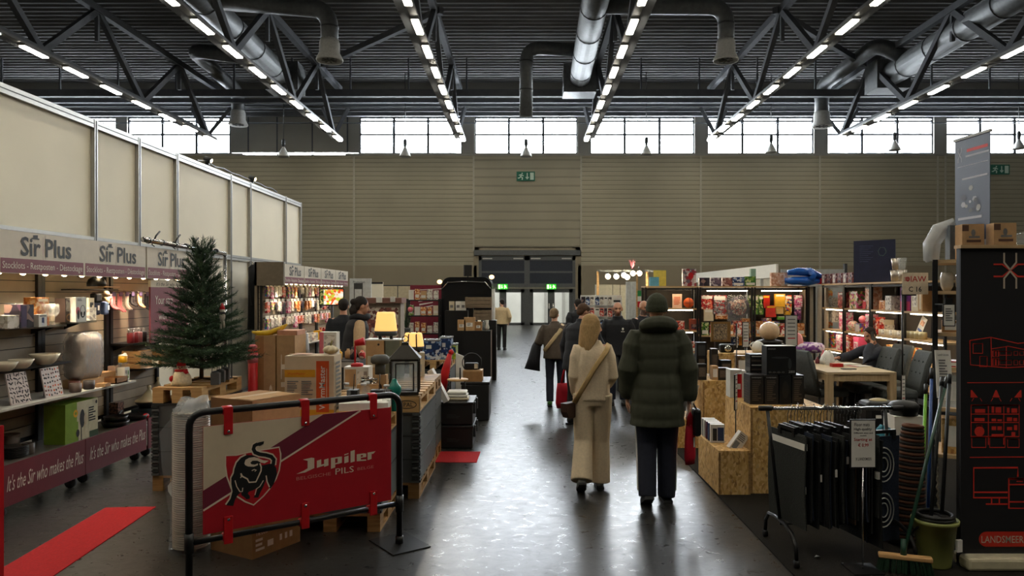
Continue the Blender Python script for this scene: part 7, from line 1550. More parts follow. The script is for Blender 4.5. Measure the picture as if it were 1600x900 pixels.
mb.build('sign_board', t); MB(BLACK).box(-.19, .006, -.02, .02, .03, .05).box(-.2, .006, -.01, -.17, .03, .06).build('clamp', t); MB(BLACK).cyl((-.18, .02, 0), (-.18, .02, -Z(460, 11.0) + .02), .014).box(-.3, -.1, -Z(460, 11.0) + .01, -.06, .14, -Z(460, 11.0) + .025).build('pole', t)
# ---------------------------------------------------------------- table, chairs
TBL = wood('table_oak', (190, 166, 130), (214, 194, 160), (1, 10, 10)); LEGM = wood('table_leg', (176, 150, 110), (206, 180, 140), (10, 10, 1))
t = thing('table', 'pale oak table with thick legs where the person phones', 'table', (4.66, 11.05, .009)); tw, td = .96, 1.75
MB(TBL).box(-tw / 2, -td / 2, .715, tw / 2, td / 2, .75, b=.004).build('tabletop', t); mb = MB(LEGM)
for s in (-1, 1): mb.box(-tw / 2 + .06, s * (td / 2 - .03) - .012, .62, tw / 2 - .06, s * (td / 2 - .03) + .012, .714); mb.box(s * (tw / 2 - .03) - .012, -td / 2 + .06, .62, s * (tw / 2 - .03) + .012, td / 2 - .06, .714)
mb.build('apron', t)
for sx in (-1, 1):
    for sy in (-1, 1): MB(LEGM).box(sx * (tw / 2 - .045) - .045, sy * (td / 2 - .045) - .045, 0, sx * (tw / 2 - .045) + .045, sy * (td / 2 - .045) + .045, .714).build('leg', t)
TTZ = .7605
CHM = mat('chair_fabric', (74, 78, 78), .85, 0, .12, 30, .15)
def chair(label, x, y, rz):
    t = thing('dining_chair', label, 'chair', (x, y, .009), rz, None)
    MB(CHM).box(-.24, -.26, .36, .24, .22, .49, b=.04).build('seat', t)
    mb = MB(CHM); prof = [(.20, .40), (.24, .6), (.30, .85), (.36, 1.0), (.39, 1.03), (.42, 1.0), (.38, .85), (.32, .6), (.28, .40)]
    mb.loft([[(x_, py_, pz_) for py_, pz_ in prof] for x_ in (-.24, -.23, .23, .24)], None, True); b = mb.build('backrest', t)
    for i in (-1, 0, 1):
        for k in range(2): MB(mat('chair_button', (50, 54, 54), .8)).ball((i * .14, .27 + .04 * k, .72 + .16 * k), (.014, .012, .014), 8).build('button', b)
    for sx in (-1, 1):
        for sy, y_ in ((-1, -.22), (1, .2)): MB(BLACK).cyl((sx * .2, y_, .37), (sx * .21, y_ + sy * .03, 0), .022, .015, 10).build('leg', t)
    return t
c0 = chair('grey upholstered chair at the near left of the pale table', 4.33, 10.66, PI / 2 + .2)
dup(c0, (5.28, 10.47, .009), -PI / 2 - .12, 'grey upholstered chair at the near right of the pale table'); dup(c0, (5.10, 11.02, .009), -PI / 2, 'grey upholstered chair beside the person on the phone'); dup(c0, (5.60, 11.6, .009), -PI / 2 + .1, 'grey upholstered chair under the person on the phone')
def on_table(label, px, py, mb, name, cat, rz=0.0):
    Y = onZ(py, TTZ); return one(mb, name, label, cat, (X(px, Y), Y, TTZ), rz)
on_table('black phone lying on the near table edge', 1326, 577, MB(BLACK).box(-.1, -.04, 0, .1, .04, .012, b=.004), 'mobile_phone', 'phone')
on_table('red tin on the pale table', 1307, 573, boxmb(.16, .1, .05, mat('tin_red', (186, 50, 30), .4), [('T', .1, .1, .9, .9, ORANGE), ('F', .1, .2, .9, .8, RED)]), 'tin', 'tin')
on_table('pink and white leaflets on the pale table', 1343, 572, MB(PINK).box(-.15, -.1, 0, .15, .1, .004).box(-.1, -.12, .004, .12, .06, .008, PAPER), 'leaflet', 'leaflets', .3)
on_table('open white notebook before the person on the phone', 1322, 569, MB(PAPER).box(-.18, -.12, 0, .0, .12, .012).box(.004, -.12, 0, .18, .12, .01), 'notebook', 'notebook', .2)
on_table('plastic drinking cup on the pale table', 1293, 571, MB(GLASS).lathe([(.03, 0), (.042, .11), (.039, .11), (.028, .005), (.004, .005)], 16), 'cup', 'cup')
t = thing('plastic_bag', 'crumpled white plastic bag with snacks on the pale table', 'bag', (X(1292, 11.3), 11.3, TTZ)); rough_tube([(0, 0, .0), (0, 0, .06), (.01, 0, .14), (.0, .01, .2)], [.1, .11, .08, .03], 14, WHITE, .016, 9).build('bag_body', t)
for k, (px, m_, h) in enumerate(((1281, BLACKP, .14), (1286, PINK, .2), (1277, MAROON, .1))): on_table('%s bottle at the left side of the pale table' % ('small black', 'tall pink', 'short maroon')[k], px, 566 + k, MB(m_).lathe([(.03, 0), (.034, .01), (.034, h * .6), (.014, h * .8), (.014, h), (.004, h)], 12), 'bottle', 'bottle')
t = thing('shopping_basket', 'wire and cloth bag standing under the table edge with pale lid', 'basket', (X(1372, 9.2), 9.2, .009)); MB(BLACKP).box(-.2, -.15, 0, .2, .15, .5, b=.05).build('basket_body', t); MB(mat('lid_beige', (176, 160, 120), .5)).ball((0, 0, .5), (.11, .09, .03)).build('lid', t); MB(PAPER).box(-.1, -.154, .3, -.03, -.151, .34).build('label_tag', t)

# ---------------------------------------------------------------- mat rack
t = thing('garment_rack', 'black rolling rack hung with floor mats', 'rack', (2.22, 5.25, .009)); RKM = mat('rack_black', (20, 20, 21), .3)
xl, xr = -.40, .40
for nm, x, xt in (('leg', xl, xl - .09), ('leg', xr, xr - .05)):
    q = MB(RKM); q.tube([(x, -.32, .05), (x, -.31, .13), (x, -.24, .2), (x, -.1, .225), (x, .1, .225), (x, .24, .2), (x, .31, .13), (x, .32, .05)], .014, 8); q.tube([(x, 0, .22), (xt, 0, 1.02)], .013, 8); o = q.build('leg', t)
    for s in (-1, 1): MB(BLACKP).cyl((x - .013, s * .32, .027), (x + .013, s * .32, .027), .027, n=14).build('castor', o)
MB(CHROME).cyl((xl - .11, 0, 1.02), (xr + .04, 0, 1.02), .013, n=12).build('top_bar', t); MB(BLACK).cyl((xl - .15, 0, 1.02), (xl - .06, 0, 1.02), .019, n=12).cyl((xr + .0, 0, 1.02), (xr + .08, 0, 1.02), .019, n=12).build('end_grip', t)
MB(RKM).cyl((xl, 0, .2), (xr, 0, .2), .012, n=10).build('bottom_bar', t)
MATB = mat('mat_black', (26, 27, 26), .95, 0, .25, 90, .3); MATG = mat('mat_charcoal', (44, 46, 44), .95, 0, .25, 120, .4); MATBR = mat('mat_brown', (70, 52, 36), .95, 0, .2, 60, .3); MATBL = mat('mat_blue', (34, 42, 58), .95, 0, .2, 60, .3)
r = random.Random(2); NM = 24
for k in range(NM):
    u = k / (NM - 1); x = 1.875 + u * .54; m_ = MATG if k == 0 else ([MATB, MATG, MATB, MATBL, MATB][k % 5] if k != 15 else MATBR); hgt = r.uniform(.55, .64) if k < NM - 2 else .74; w_ = .46 if k == 0 else (r.uniform(.38, .5) if k < NM - 1 else .27)
    nm = 'floor mat hanging %s from the left on the rack' % ORD[k] if k else 'charcoal floor mat with white header strip at the left end of the rack'
    if k == NM - 1: nm = 'black floor mat with ring pattern at the right end of the rack'
    a = -.22 if k == 0 else r.uniform(-.22, -.12)
    q = thing('floor_mat', nm, 'mat', (x if k < NM - 1 else 2.53, 5.25 if k < NM - 1 else 5.2, .86 + (r.uniform(-.03, .02) if k else 0)), (PI / 2 - a) if k < NM - 1 else .25, 'floor mats hanging on the rack')
    b = MB(m_); bow = r.uniform(-.01, .015); rows = 6
    b.loft([[(-w_ / 2, -.005 + bow * math.sin(PI * i / rows), -hgt * i / rows), (w_ / 2, -.005 + bow * math.sin(PI * i / rows), -hgt * i / rows), (w_ / 2, .005 + bow * math.sin(PI * i / rows), -hgt * i / rows), (-w_ / 2, .005 + bow * math.sin(PI * i / rows), -hgt * i / rows)] for i in range(rows + 1)], None, False); b.build('mat_sheet', q)
    hg = MB(CHROME); hg.tube([(.0, 0, .16), (.012, 0, .178), (0, 0, .19), (-.016, 0, .175), (-.012, 0, .15), (0, 0, .13), (0, 0, .04)], .0028, 5); hg.build('hanger_hook', q); MB(BLACKP).box(-.1, -.012, .02, .1, .012, .045).box(-.1, -.014, -.02, -.07, .014, .03).box(.07, -.014, -.02, .1, .014, .03).build('clip_hanger', q)
    if k == 0: MB(PAPER).box(-.22, .006, -.09, .22, .012, -.045).build('header_strip', q); q.children[-1]; MB(PAPER).box(-.22, -.012, -.09, .22, -.006, -.045).build('header_strip', q)
    elif k % 4 == 1: MB(PAPER).box(-w_ / 2 - .002, -.008, -.42 + .02 * k % .3, -w_ / 2 + .035, .008, -.37 + .02 * k % .3).build('label_tag', q)
    if k == NM - 1:
        for cz in (-.2, -.52):
            for rr in (.05, .085, .12): MB(LGREY).tube([(rr * .7 * math.cos(i * PI / 10), -.008, cz + rr * math.sin(i * PI / 10)) for i in range(20)], .005, 4, closed=True).build('ring_pattern', q)
one(MB(PAPER).add([(-.02, 0, .001), (.01, -.015, .012), (.025, .005, .002), (0, .02, .008)], [(0, 1, 2, 3)]).add([(-.02, 0, .003), (.01, -.015, .014), (.025, .005, .004), (0, .02, .01)], [(3, 2, 1, 0)]), 'paper_scrap', 'tiny white paper scrap on the dark carpet', 'paper', (X(1277, 5.13), 5.13, .009))

# ---------------------------------------------------------------- brooms, bucket, baskets
BKX, BKY = 2.78, 4.99
t = thing('bucket', 'olive green plastic bucket with black trays inside', 'bucket', (BKX, BKY, .009)); OLV = mat('bucket_olive', (142, 146, 84), .4, 0, .04)
MB(OLV).lathe([(.098, 0), (.1, .01), (.135, .29), (.148, .292), (.148, .315), (.135, .315), (.13, .29), (.095, .015), (.004, .015)], 28).build('bucket_body', t); MB(BLACKP).tube([(.14 * math.cos(a), .14 * math.sin(a), .27 - .12 * abs(math.sin(a - .3)) * (1 if 0 < a - .3 < PI else 0)) for a in [.3 + PI * i / 12 for i in range(13)]], .007, 6).build('bail_handle', t); MB(PAPER).box(.06, -.128, .12, .1, -.112, .2, M=TR(0, 0, 0, .25)).build('label_tag', t)
for k in range(2): MB(BLACKP).tube([(.11 * math.cos(i * PI / 10), .11 * math.sin(i * PI / 10), .32 + .02 * k) for i in range(20)], .014, 8, closed=True).build('black_rim', t)
def stick(label, p0, p1, m, head=None, name='broom'):
    p0, p1 = Vector(p0), Vector(p1); t = thing(name, label, name, p0); d = p1 - p0
    MB(m).cyl((0, 0, 0), d, .0125, n=10).build('handle', t); MB(BLACK).cyl(d * .93, d * 1.0, .0145, n=10).build('grip', t)
    return t
DGRN = mat('handle_green', (30, 66, 50), .35, 0, .03); LGRN = mat('handle_lime', (116, 180, 40), .35, 0, .03); HBLU = mat('handle_blue', (44, 76, 140), .35, 0, .03)
b0 = (2.49, 4.84, .13); t = stick('broom with dark green handle and wooden head standing on the carpet', b0, (X(1480, 5.5), 5.5, Z(590, 5.5)), DGRN)
q = MB(wood('broom_wood', (186, 140, 84), (214, 172, 116))); q.box(-.15, -.03, -.03, .17, .03, .0, b=.008, M=TR(0, 0, 0, -.35)); q.build('broom_head', t); MB(DGRN).cyl((0, 0, -.01), (.02, .04, .09), .02, .016, 10).build('socket', t)
q = MB(mat('bristle_green', (28, 58, 40), .8, 0, .3, 60)); r = random.Random(6)
for i in range(260): x, y = r.uniform(-.14, .16), r.uniform(-.026, .026); v = TR(0, 0, 0, -.35) @ Vector((x, y, -.028)); e = TR(0, 0, 0, -.35) @ Vector((x * 1.15, y * 1.5, -.118)); q.tube([v, e], [.003, .002], 3)
q.build('bristles', t)
t = stick('lime green broom handle leaning behind the striped baskets', (2.90, 5.40, .03), (X(1447, 5.75), 5.75, Z(600, 5.75)), LGRN); MB(LGRN).box(-.1, -.03, -.015, .12, .03, .03, b=.008).build('broom_head', t)
t = stick('blue broom handle standing behind the bucket', (3.02, 5.52, .03), (X(1456, 5.9), 5.9, Z(575, 5.9)), HBLU); MB(HBLU).box(-.1, -.03, -.015, .1, .03, .03, b=.008).build('broom_head', t)
t = stick('black mop handle rising from the bucket, left one', (2.76, 5.0, .34), (X(1472, 5.5), 5.5, Z(590, 5.5)), BLACK, name='mop'); MB(BLACKP).box(-.05, -.03, -.08, .05, .03, .0, b=.008).build('mop_head', t)
t = stick('black mop handle rising from the bucket, right one', (2.85, 5.03, .34), (X(1484, 5.35), 5.35, Z(585, 5.35)), BLACK, name='mop'); MB(BLACKP).box(-.03, -.05, -.08, .03, .05, .0, b=.008).build('mop_head', t)
t = thing('striped_basket', 'tall leaning stack of brown and black striped baskets', 'baskets', (2.80, 5.44, .01), 0)
M = TR(0, 0, 0, 0, 0, .08); n = 34
for k in range(n):
    u = k / (n - 1); rr = .13 * (1 - u) + .055 * u + .012; mb = MB([mat('basket_dark', (36, 30, 28), .8), mat('basket_rust', (104, 66, 48), .8)][k % 2]); z = .04 + u * .82
    mb.tube([M @ Vector((rr * math.cos(i * PI / 8), rr * .8 * math.sin(i * PI / 8), z)) for i in range(16)], .0135, 6, closed=True); mb.build('basket_ring', t)
MB(mat('basket_dark')).lathe([(.12, .0), (.125, .04), (.05, .85), (.004, .86)], 16, M=M, sy=.8).build('basket_core', t)
mb = MB(mat('rope_pale', (190, 180, 160), .8)); mb.tube([M @ Vector((.075, -.1 + .0 * k, .86 - .03 * k)) + Vector((.03 + .012 * (k % 2) + .0035 * k, 0, 0)) for k in range(22)], .008, 5); mb.build('rope_handle', t)
t = thing('teal_bag', 'teal blue bag hanging behind the striped baskets', 'bag', (2.72, 5.75, .01)); rough_tube([(0, 0, .0), (0, 0, .35), (.03, 0, .66), (.1, .0, .8)], [.1, .12, .09, .04], 12, mat('teal_cloth', (30, 110, 128), .7), .01, 14).build('bag_body', t)
t = thing('storage_tub', 'pale mint storage tub behind the rack', 'tub', (2.98, 6.15, .01)); MB(mat('mint_tub', (126, 150, 120), .5)).box(-.18, -.14, 0, .18, .14, .5, b=.03).build('tub_body', t); MB(mat('tub_rim', (200, 206, 196), .5)).box(-.2, -.16, .5, .2, .16, .54, b=.01).build('lid', t)
t = thing('trash_can', 'black pot with chrome handles standing before the side shelves', 'pot', (X(1412, 8.0), 8.0, .009)); MB(PAPER).box(-.16, -.12, 0, .16, .12, .52).build('carton', t); MB(BLACKP).lathe([(.14, .52), (.15, .6), (.16, .62), (.12, .66), (.004, .68)], 20).build('pot_body', t); MB(CHROME).tube([(-.16, 0, .6), (-.2, 0, .62), (-.2, .05, .62), (-.16, .05, .6)], .008, 6).build('handle', t)
# ---------------------------------------------------------------- near rack and printed banner
RKM_ = TR(3.555, 6.375, 0, -.5)
c_ = RKM_ @ Vector((.55, .3, 0))
t = rack('black steel rack with goods behind the black banner', c_.x, c_.y, 1.1, .6, 2.13, (2.13, 1.86, 1.5, 1.2, .85, .45), BLACK, OAK)
t.location.z = .009; t.rotation_euler = (0, 0, -.5)
def on_rack(x, y, z): return RKM_ @ Vector((x, y, z + .01))
for k in range(5): one(MB(mat('ceramic_shine', (206, 196, 180), .2)).lathe([(.03, 0), (.05, .04), (.055, .12), (.04, .16), (.035, .16), (.004, .02)], 16), 'ceramic_jar', 'shiny pale jar %s from the left under the rack top' % ORD[k], 'jar', on_rack(.09 + .115 * k, .12, 1.86), 0, 'shiny jars under the rack top')
for k, (z, m_, h, nm) in enumerate(((1.50, CARD, .1, 'kraft tray'), (1.50, PRTG, .2, 'green plant print box'), (1.20, PRTR, .05, 'red pen box'), (1.20, CARD2, .06, 'beige flat carton'), (.85, mat('frosted', (206, 210, 206), .2, alpha=.6), .28, 'clear vase box'), (.85, PAPER, .2, 'white folded paper pack'), (.45, OSB, .3, 'chipboard gift box'), (.45, CARD, .25, 'kraft storage box'))):
    carton(.22, .2, h, m_, nm + ' on the black steel rack', on_rack(.16 + .27 * (k % 2), .17, z), -.5, [('F', .1, .2, .9, .8, PAPER)])
t = thing('notice_card', 'grey framed notice card hanging at the black steel rack', 'notice', (X(1483, 6.2), 6.2, Z(510, 6.2)), -.1); w, h = .1, .19; MB(BLACK).box(-w / 2, 0, 0, w / 2, .01, h).box(-.03, .002, h, .03, .012, h + .05).box(-w / 2, .004, h - .01, w / 2, .15, h).build('frame', t); mb = MB(PAPER); mb.box(-w / 2 + .008, -.002, .008, w / 2 - .008, 0, h - .008); decorate(mb, w, .004, h, lines('F', .2, .2, .8, .8, 6)); mb.build('sheet', t)
t = thing('notice_card', 'long white notice sheet leaning on the lower rack boards', 'notice', (X(1477, 6.15), 6.15, Z(622, 6.15)), -.1); w, h = .125, .40; mb = MB(PAPER); mb.box(-w / 2, 0, 0, w / 2, .008, h, M=TR(0, 0, 0, 0, -.12)); decorate(mb, w, .0, h, [('F', 'T', 'Lunch boxes', .15, .88, .85, .93, INK)] + lines('F', .2, .4, .8, .8, 7), TR(0, 0, 0, 0, -.12)); mb.build('sheet', t)
t = thing('plastic_bag', 'rolled clear plastic bags standing on the rack corner', 'bag', (3.66, 6.62, 2.141)); rough_tube([(0, 0, 0), (.0, 0, .15), (.06, 0, .28), (.2, 0, .34)], [.06, .07, .07, .04], 14, mat('bag_clear', (220, 222, 222), .15, 0, .05, alpha=.6), .016, 22).build('bag_body', t)
# black printed banner wall with wooden top
BXL, BY, BZT = X(1501, 4.95), 4.95, 2.15
t = thing('banner_wall', 'black banner wall with red line drawings and wooden top', 'banner', (BXL, BY, .009)); BWD = 1.0
BNR = mat('banner_black', (28, 27, 30), .6, 0, .05, 3); RL = mat('banner_red_line', (222, 60, 48), .5, 0, 0); RL2 = mat('banner_line_cream', (206, 190, 170), .5, 0, 0); ROR = mat('banner_pill', (206, 52, 38), .5, 0, 0)
mb = MB(BNR); mb.box(0, 0, .09, BWD, .012, BZT - .009)
M = FM((0, -.001, 0), (1, 0, 0), (0, 0, 1))
def q_(px, py): return (X(px, BY) - BXL, Z(py, BY) - .009)
def ln2(pts, w, m, z=.0015, close=False):
    p = [q_(*a) for a in pts]; mb.stroke(p + (p[:2] if close else []), w, m, M, z)
def rc(a, b_, c, d, m=RL, w=.007): ln2([(a, b_), (c, b_), (c, d), (a, d)], w, m, .0015, True)
def fl(a, b_, c, d, m=RL): p, q2 = q_(a, d), q_(c, b_); mb.quad([(p[0], p[1], .0016), (q2[0], p[1], .0016), (q2[0], q2[1], .0016), (p[0], q2[1], .0016)], m, M)
for s in (-1, 1):
    ln2([(1578 + s * 9.5, 395), (1578 + s * 9.5, 410), (1578, 421.5)], .012, RL2, .002); ln2([(1578 + s * 9.5, 451), (1578 + s * 9.5, 435), (1578, 423.5)], .012, RL2, .002)
    ln2([(1578 + s * 26, 413), (1578 + s * 12, 413), (1578, 422.5)], .011, RL, .0018); ln2([(1578 + s * 26, 432), (1578 + s * 12, 432), (1578, 422.5)], .011, RL, .0018)
ln2([(1515, 532), (1548, 527), (1590, 536.5), (1660, 530)], .006, RL); ln2([(1515, 532), (1516, 570), (1572, 574.5), (1660, 570)], .006, RL); ln2([(1548, 527), (1549, 572)], .006, RL); ln2([(1549, 545), (1575, 541), (1600, 546), (1640, 544)], .005, RL)
rc(1520, 537, 1535, 552, RL, .006); rc(1530.5, 557, 1542, 573, RL, .005); ln2([(1572, 541), (1572, 574)], .005, RL)
for a in (1551, 1556): rc(a, 548, a + 4, 557); rc(a, 560, a + 4, 571)
for a, w_ in ((1562, 18), (1584, 6), (1593, 6)): rc(a, 549, a + w_, 555, RL, .004); rc(a, 563, a + w_, 570, RL, .004)
ln2([(1511, 598), (1700, 597)], .005, RL); ln2([(1515, 714.5), (1700, 713)], .006, RL)
rc(1517, 633, 1592, 682, RL, .008); 
for y in (647, 660): ln2([(1517, y), (1592, y)], .006, RL)
for x in (1544, 1568): ln2([(x, 633), (x, 695)], .006, RL)
for x, y, w_, h_ in ((1523, 645, 16, 6), (1549, 645, 4, 10), (1555, 645, 9, 9), (1573, 645, 4, 8), (1580, 645, 9, 7), (1522, 658, 16, 5), (1549, 658, 7, 4), (1558, 658, 7, 3), (1573, 658, 8, 6), (1583, 658, 6, 5), (1549, 672, 7, 6), (1558, 672, 7, 6), (1573, 672, 8, 5), (1584, 672, 5, 8), (1549, 682, 18, 4), (1580, 682, 6, 7)): fl(x, y - h_, x + w_, y)
mb.add([(q_(1530, 676)[0] + .034 * math.cos(k * PI / 7), q_(1530, 674)[1] + .034 * math.sin(k * PI / 7), .0017) for k in range(14)], [tuple(range(14))], RL, False, M); rc(1526, 664, 1534, 669, RL, .005)
rc(1518, 683, 1540, 699); rc(1546, 683, 1570, 699); rc(1574, 686, 1592, 699)
for x, s in ((1522, 1), (1556, 0), (1590, -1)): mb.add([(q_(x, 614)[0] + a, q_(x, 621)[1] + b_, .0016) for a, b_ in ((-.025, 0), (.025, 0), (.004 - s * .02, .05), (-.004 - s * .02, .05))], [(0, 1, 2, 3)], RL, False, M); ln2([(x + 4 * s - 5, 622), (x + 4 * s - 8, 627)], .004, RL); ln2([(x + 4 * s + 5, 622), (x + 4 * s + 8, 627)], .004, RL)
ln2([(1590, 745), (1590, 730.5), (1521, 731), (1521, 777.5), (1574, 777.5)], .012, RL); ln2([(1521, 769), (1574, 769)], .011, RL)
for x in (1549, 1561): ln2([(x, 778), (x, 787)], .009, RL)
ln2([(1540, 787.5), (1574, 787.5)], .01, RL); rc(1576, 748, 1610, 794, RL, .012); ln2([(1577, 757), (1610, 757)], .01, RL); ln2([(1577, 784), (1610, 784)], .01, RL); ln2([(1588, 752), (1598, 752)], .006, RL)
a, b_ = q_(1529, 854), q_(1690, 830.5); r_ = (b_[1] - a[1]) / 2
mb.add([(a[0] + r_ - r_ * math.sin(k * PI / 10), a[1] + r_ + r_ * math.cos(k * PI / 10), .0016) for k in range(11)] + [(b_[0], a[1], .0016), (b_[0], b_[1], .0016)], [tuple(range(13))], ROR, False, M)
a, b_ = q_(1533, 848), q_(1601, 837); mb.text('LANDSMEERI', a[0], a[1], b_[0], b_[1], RL2, M, .003, bold=.003)
mb.build('banner_sheet', t)
MB(mat('rollup_base', (206, 196, 166), .4)).box(-.0, -.09, 0, BWD, .1, .085, b=.02).build('base_cassette', t); MB(OAK).box(-.01, -.02, BZT - .008, BWD, .06, BZT + .014).build('top_board', t)
for x in (.02, BWD - .02): MB(BLACK).box(x - .02, .014, 0, x + .02, .05, BZT - .008).build('post', t)
TB = BZT + .024
bisc = lambda: [('F', .0, .8, .3, .97, mat('box_brown', (90, 62, 50), .5)), ('F', .3, .6, .8, .66, GINK), ('F', .2, .48, .85, .55, mat('box_brown', (90, 62, 50))), ('F', 'E', .5, .2, .25, .15, mat('cookie', (176, 106, 50), .6)), ('F', 'E', .88, .28, .1, .06, INK), ('F', 'E', .5, .75, .1, .1, GINK)]
MB_ = None
RT = 2.131
carton(.175, .14, .30, CARD2, 'kraft biscuit box on the black rack, left of two', on_rack(.26, .13, RT), -.15, bisc(), 'biscuit_box'); carton(.175, .14, .30, CARD2, 'kraft biscuit box on the black rack, right of two', on_rack(.49, .13, RT), -.15, bisc(), 'biscuit_box')
carton(.1, .1, .3, mat('slate_box', (88, 92, 98), .5), 'slate grey box between the two biscuit boxes', on_rack(.42, .3, RT), -.15, [('F', .2, .3, .8, .6, DGREY)]); carton(.11, .1, .31, mat('slate_box_tall', (96, 102, 108), .4), 'tall slate grey box on the rack left of the biscuit boxes', on_rack(.15, .28, RT), -.15, [('F', .2, .25, .8, .8, mat('slate_print', (110, 114, 120), .5))])
t = thing('glass_jar', 'clear glass cookie jar with faceted lid at the right picture edge', 'jar', on_rack(.68, .14, RT)); t.scale = (1.25, 1.25, 1.25); MB(GLASS).lathe([(.065, 0), (.07, .01), (.08, .1), (.085, .135), (.075, .14), (.065, .01), (.004, .01)], 20).build('jar_body', t); MB(GLASS).lathe([(.09, .14), (.085, .155), (.04, .175), (.015, .185), (.028, .205), (.02, .225), (.004, .23)], 12, smooth=False).build('lid', t)
# grey roll-up banner standing on the rack
t = thing('roll_up_banner', 'narrow grey roll-up banner with pale lettering standing high on the rack', 'banner', (3.975, 6.54, 2.141), -.0); w, h = .45, 1.105
RM = TR(0, 0, 0, -1.49); mb = MB(mat('rollup_grey', (76, 82, 100), .4, 0, .1, 4)); mb.box(-w / 2, -.003, 0, w / 2, .003, h, M=RM); RF = RM @ FM((-w / 2, -.004, 0), (1, 0, 0), (0, 0, 1))
PL = mat('rollup_letter', (196, 196, 204), .5, 0, 0)
def rq(a, b_, c, d, m_): mb.quad([(a * w, b_ * h, .001), (c * w, b_ * h, .001), (c * w, d * h, .001), (a * w, d * h, .001)], m_, RF)
for s in (-1, 1): mb.stroke([((.15 + s * .05) * w, .93 * h), ((.15 + s * .05) * w, .9 * h), (.15 * w, .87 * h), ((.15 + s * .05) * w, .84 * h), ((.15 + s * .05) * w, .81 * h)], .008, PL, RF)
rq(.36, .88, .95, .905, RL); rq(.32, .84, .98, .855, PL); rq(.08, .77, .96, .775, PL); rq(.22, .66, .94, .675, PL); rq(.1, .335, .78, .355, PL); rq(.2, .2, .78, .21, PL); rq(.0, .08, .2, .09, PL); rq(.25, .0, .7, .11, WHITE); rq(.3, .02, .65, .09, mat('flag_blue', (60, 76, 120), .5)); rq(.78, .02, 1, .16, WHITE); rq(.86, .05, .95, .1, RED); rq(.3, .11, .7, .13, RL)
r = random.Random(9)
for k in range(16): a, b_, s_ = r.uniform(.2, .75), r.uniform(.4, .6), r.uniform(.03, .09); mb.add([((a + s_ * math.cos(i * 1.05)) * w, (b_ + s_ * .35 * math.sin(i * 1.05)) * h, .0012 + k * .00005) for i in range(6)], [tuple(range(6))], [PL, GREY, LGREY, mat('rollup_dark', (84, 84, 96), .5)][k % 4], False, RF)
mb.build('banner_sheet', t); MB(LGREY).box(-w / 2 - .01, -.012, h - .01, w / 2 + .01, .012, h + .012, M=RM).build('top_rail', t); MB(LGREY).box(-w / 2, -.05, -.008, w / 2, .05, .03, M=RM).cyl((0, .03, .02), (0, .01, h), .008, M=RM).build('stand', t)
# ---------------------------------------------------------------- stands in the right distance
t = thing('light_truss', 'thin frame with lit spotlights above the far right stand', 'spotlights', (X(975, 20), 20, 0)); 
for px in (934, 1011): MB(PINE).box(X(px, 20) - X(975, 20) - .03, -.03, 0, X(px, 20) - X(975, 20) + .03, .03, Z(424, 20)).build('post', t)
MB(GREY).box(X(934, 20) - X(975, 20), -.03, Z(425, 20), X(1040, 20) - X(975, 20), .03, Z(422, 20)).build('crossbar', t)
WRM = mat('spot_lens', (255, 226, 180), .5, 0, 0, emit=22.0)
for k, (px, py) in enumerate(((950, 432), (963, 432), (975, 430), (980, 433), (989, 427), (999, 427))):
    p = at(px, py, 19.9) - Vector((X(975, 20), 20, 0)); s_ = MB(DGREY).cyl(p + Vector((0, .2, .04)), p, .06, .08, 12).cyl(p + Vector((0, .12, .05)), p + Vector((0, .1, .18)), .015, n=6).build('spot_head', t); MB(WRM).cyl(p, p + Vector((0, -.01, -.002)), .07, n=14).build('lamp_lens', s_)
ld = bpy.data.lights.new('far_stand_spot', 'POINT'); ld.energy = 60; ld.color = (1, .85, .6); ld.shadow_soft_size = .1; lo = bpy.data.objects.new('far_stand_spot', ld); lo.location = (X(985, 19.6), 19.6, 2.2); COL.objects.link(lo)
t = thing('artificial_flower', 'pink paper flower on top of the spotlight frame', 'flower', at(988, 421, 20)); mb = MB(PINK)
for k in range(9): mb.add([(0, 0, 0), (.04, 0, .12), (0, 0, .3)], [(0, 1, 2)], M=TR(0, 0, 0, k * .7, .35)); mb.add([(0, 0, 0), (0, 0, .3), (.04, 0, .12)], [(0, 1, 2)], M=TR(0, .003, 0, k * .7, .35))
mb.build('petals', t)
t = thing('display_wall', 'row of pale cabinet panels behind the magazine racks', 'display wall', (X(958, 21.5), 21.5, 0)); MB(mat('cabinet_pale', (176, 172, 152), .6)).box(-.5, 0, 0, .5, .3, 2.1).build('wall_board', t); MB(DGREY).box(-.02, -.006, 0, -.005, 0, 2.1).box(.2, -.006, 0, .215, 0, 2.1).build('seam', t)
t = thing('fluted_panel', 'light grey fluted panel beside the pale cabinets', 'panel', (X(988, 19), 19.2, 0)); mb = MB(mat('flute_grey', (170, 172, 170), .5))
for k in range(7): mb.cyl((-.12 + .04 * k, 0, 0), (-.12 + .04 * k, 0, 2.15), .024, n=8)
mb.build('flutes', t)
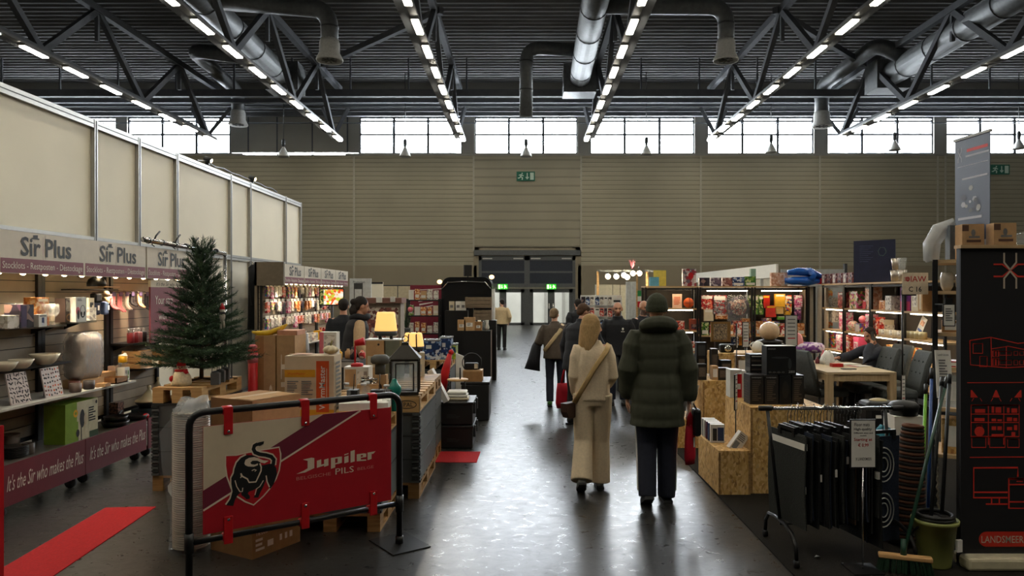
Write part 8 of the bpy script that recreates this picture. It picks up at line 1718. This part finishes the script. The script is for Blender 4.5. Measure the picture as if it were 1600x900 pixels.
for rk, (px, Y, n) in enumerate(((918, 18.3, 3), (940, 18.0, 3), (960, 17.8, 3))):
    q = thing('magazine_rack', 'white magazine rack %s from the left behind the aisle visitors' % ORD[rk], 'rack', (X(px, Y), Y, 0)); MB(WHITE).box(-.17, 0, 0, .17, .06, 1.8).build('rack_back', q)
    for row in range(4):
        MB(LGREY).box(-.17, -.06, .7 + row * .28, .17, 0, .72 + row * .28).build('ledge', q)
        for c in range(3):
            m_ = [PRTB, PRT3, PAPER, PRTR, PRT1][(row * 3 + c + rk) % 5]
            carton(.1, .012, .2, m_, 'magazine %s from the left, %s row of the %s white rack' % (ORD[c], ('bottom', 'second', 'third', 'top')[row], ORD[rk]), (X(px, Y) - .11 + .11 * c, Y - .03, .722 + row * .28), 0, [('F', .1, .75, .9, .9, INK), ('F', .15, .2, .85, .6, m_)], 'magazine', 'magazine')
t = thing('notice_card', 'white notice card on a pole over the magazine racks', 'notice', (X(964, 17), 17, 0)); MB(PAPER).box(-.12, 0, Z(476, 17), .12, .01, Z(464, 17)).box(-.08, -.002, Z(472, 17), .08, 0, Z(469, 17), INK).build('sheet', t); MB(GREY).cyl((0, .01, 0), (0, .01, Z(470, 17)), .012).build('pole', t)
t = thing('flag_banner', 'vertical banner in green, white and red on a wooden post', 'flag', (X(999, 17.2), 17.2, 0)); zf = [Z(y, 17.2) for y in (454, 463, 471, 480)]
for k, m_ in enumerate((mat('flag_green', (40, 130, 70), .6), WHITE, RED)): MB(m_).box(-.04, 0, zf[k + 1], .07, .012, zf[k]).build('stripe', t)
MB(PINE).box(-.07, .012, 0, -.03, .05, Z(428, 17.2)).build('post', t)
for k, px in enumerate((984, 990)): carton(.12, .1, .16, [TEALB if False else mat('aqua_box', (40, 140, 160), .5), CARD2][k], ('aqua box', 'beige box')[k] + ' on the shelf beside the dark jacket with chest logo', (X(px, 14), 14, 1.16), 0, [('F', .2, .2, .8, .6, PAPER)])
one(MB(DGREY).box(-.3, 0, 0, .3, .3, 1.159), 'counter', 'grey counter beside the dark jacket with chest logo', 'counter', (X(988, 14), 13.9, 0))
t = thing('stand_fascia', 'long white fascia of the stand behind the toy shelves', 'fascia', (5.6, 16.4, 0)); MB(WHITE).box(0, 0, 2.2, .05, 8, 2.5).build('fascia_board', t)
mb = MB(LGREY)
for k in range(8): mb.box(-.01, k * 1.05, 0, .06, k * 1.05 + .05, 2.2)
mb.build('post', t); MB(mat('fascia_wall', (206, 200, 186), .6)).box(.3, 0, 0, .35, 8, 2.2).build('wall_board', t)
t = thing('grey_partition', 'light grey partition behind the blue inflatable', 'partition', (7.1, 17.5, 0)); MB(mat('partition_grey', (176, 178, 176), .6)).box(-1.0, 0, 0, .55, .05, 2.42).build('panel_board', t); MB(DGREY).box(.5, -.02, 0, .56, .07, 2.55).build('post', t)
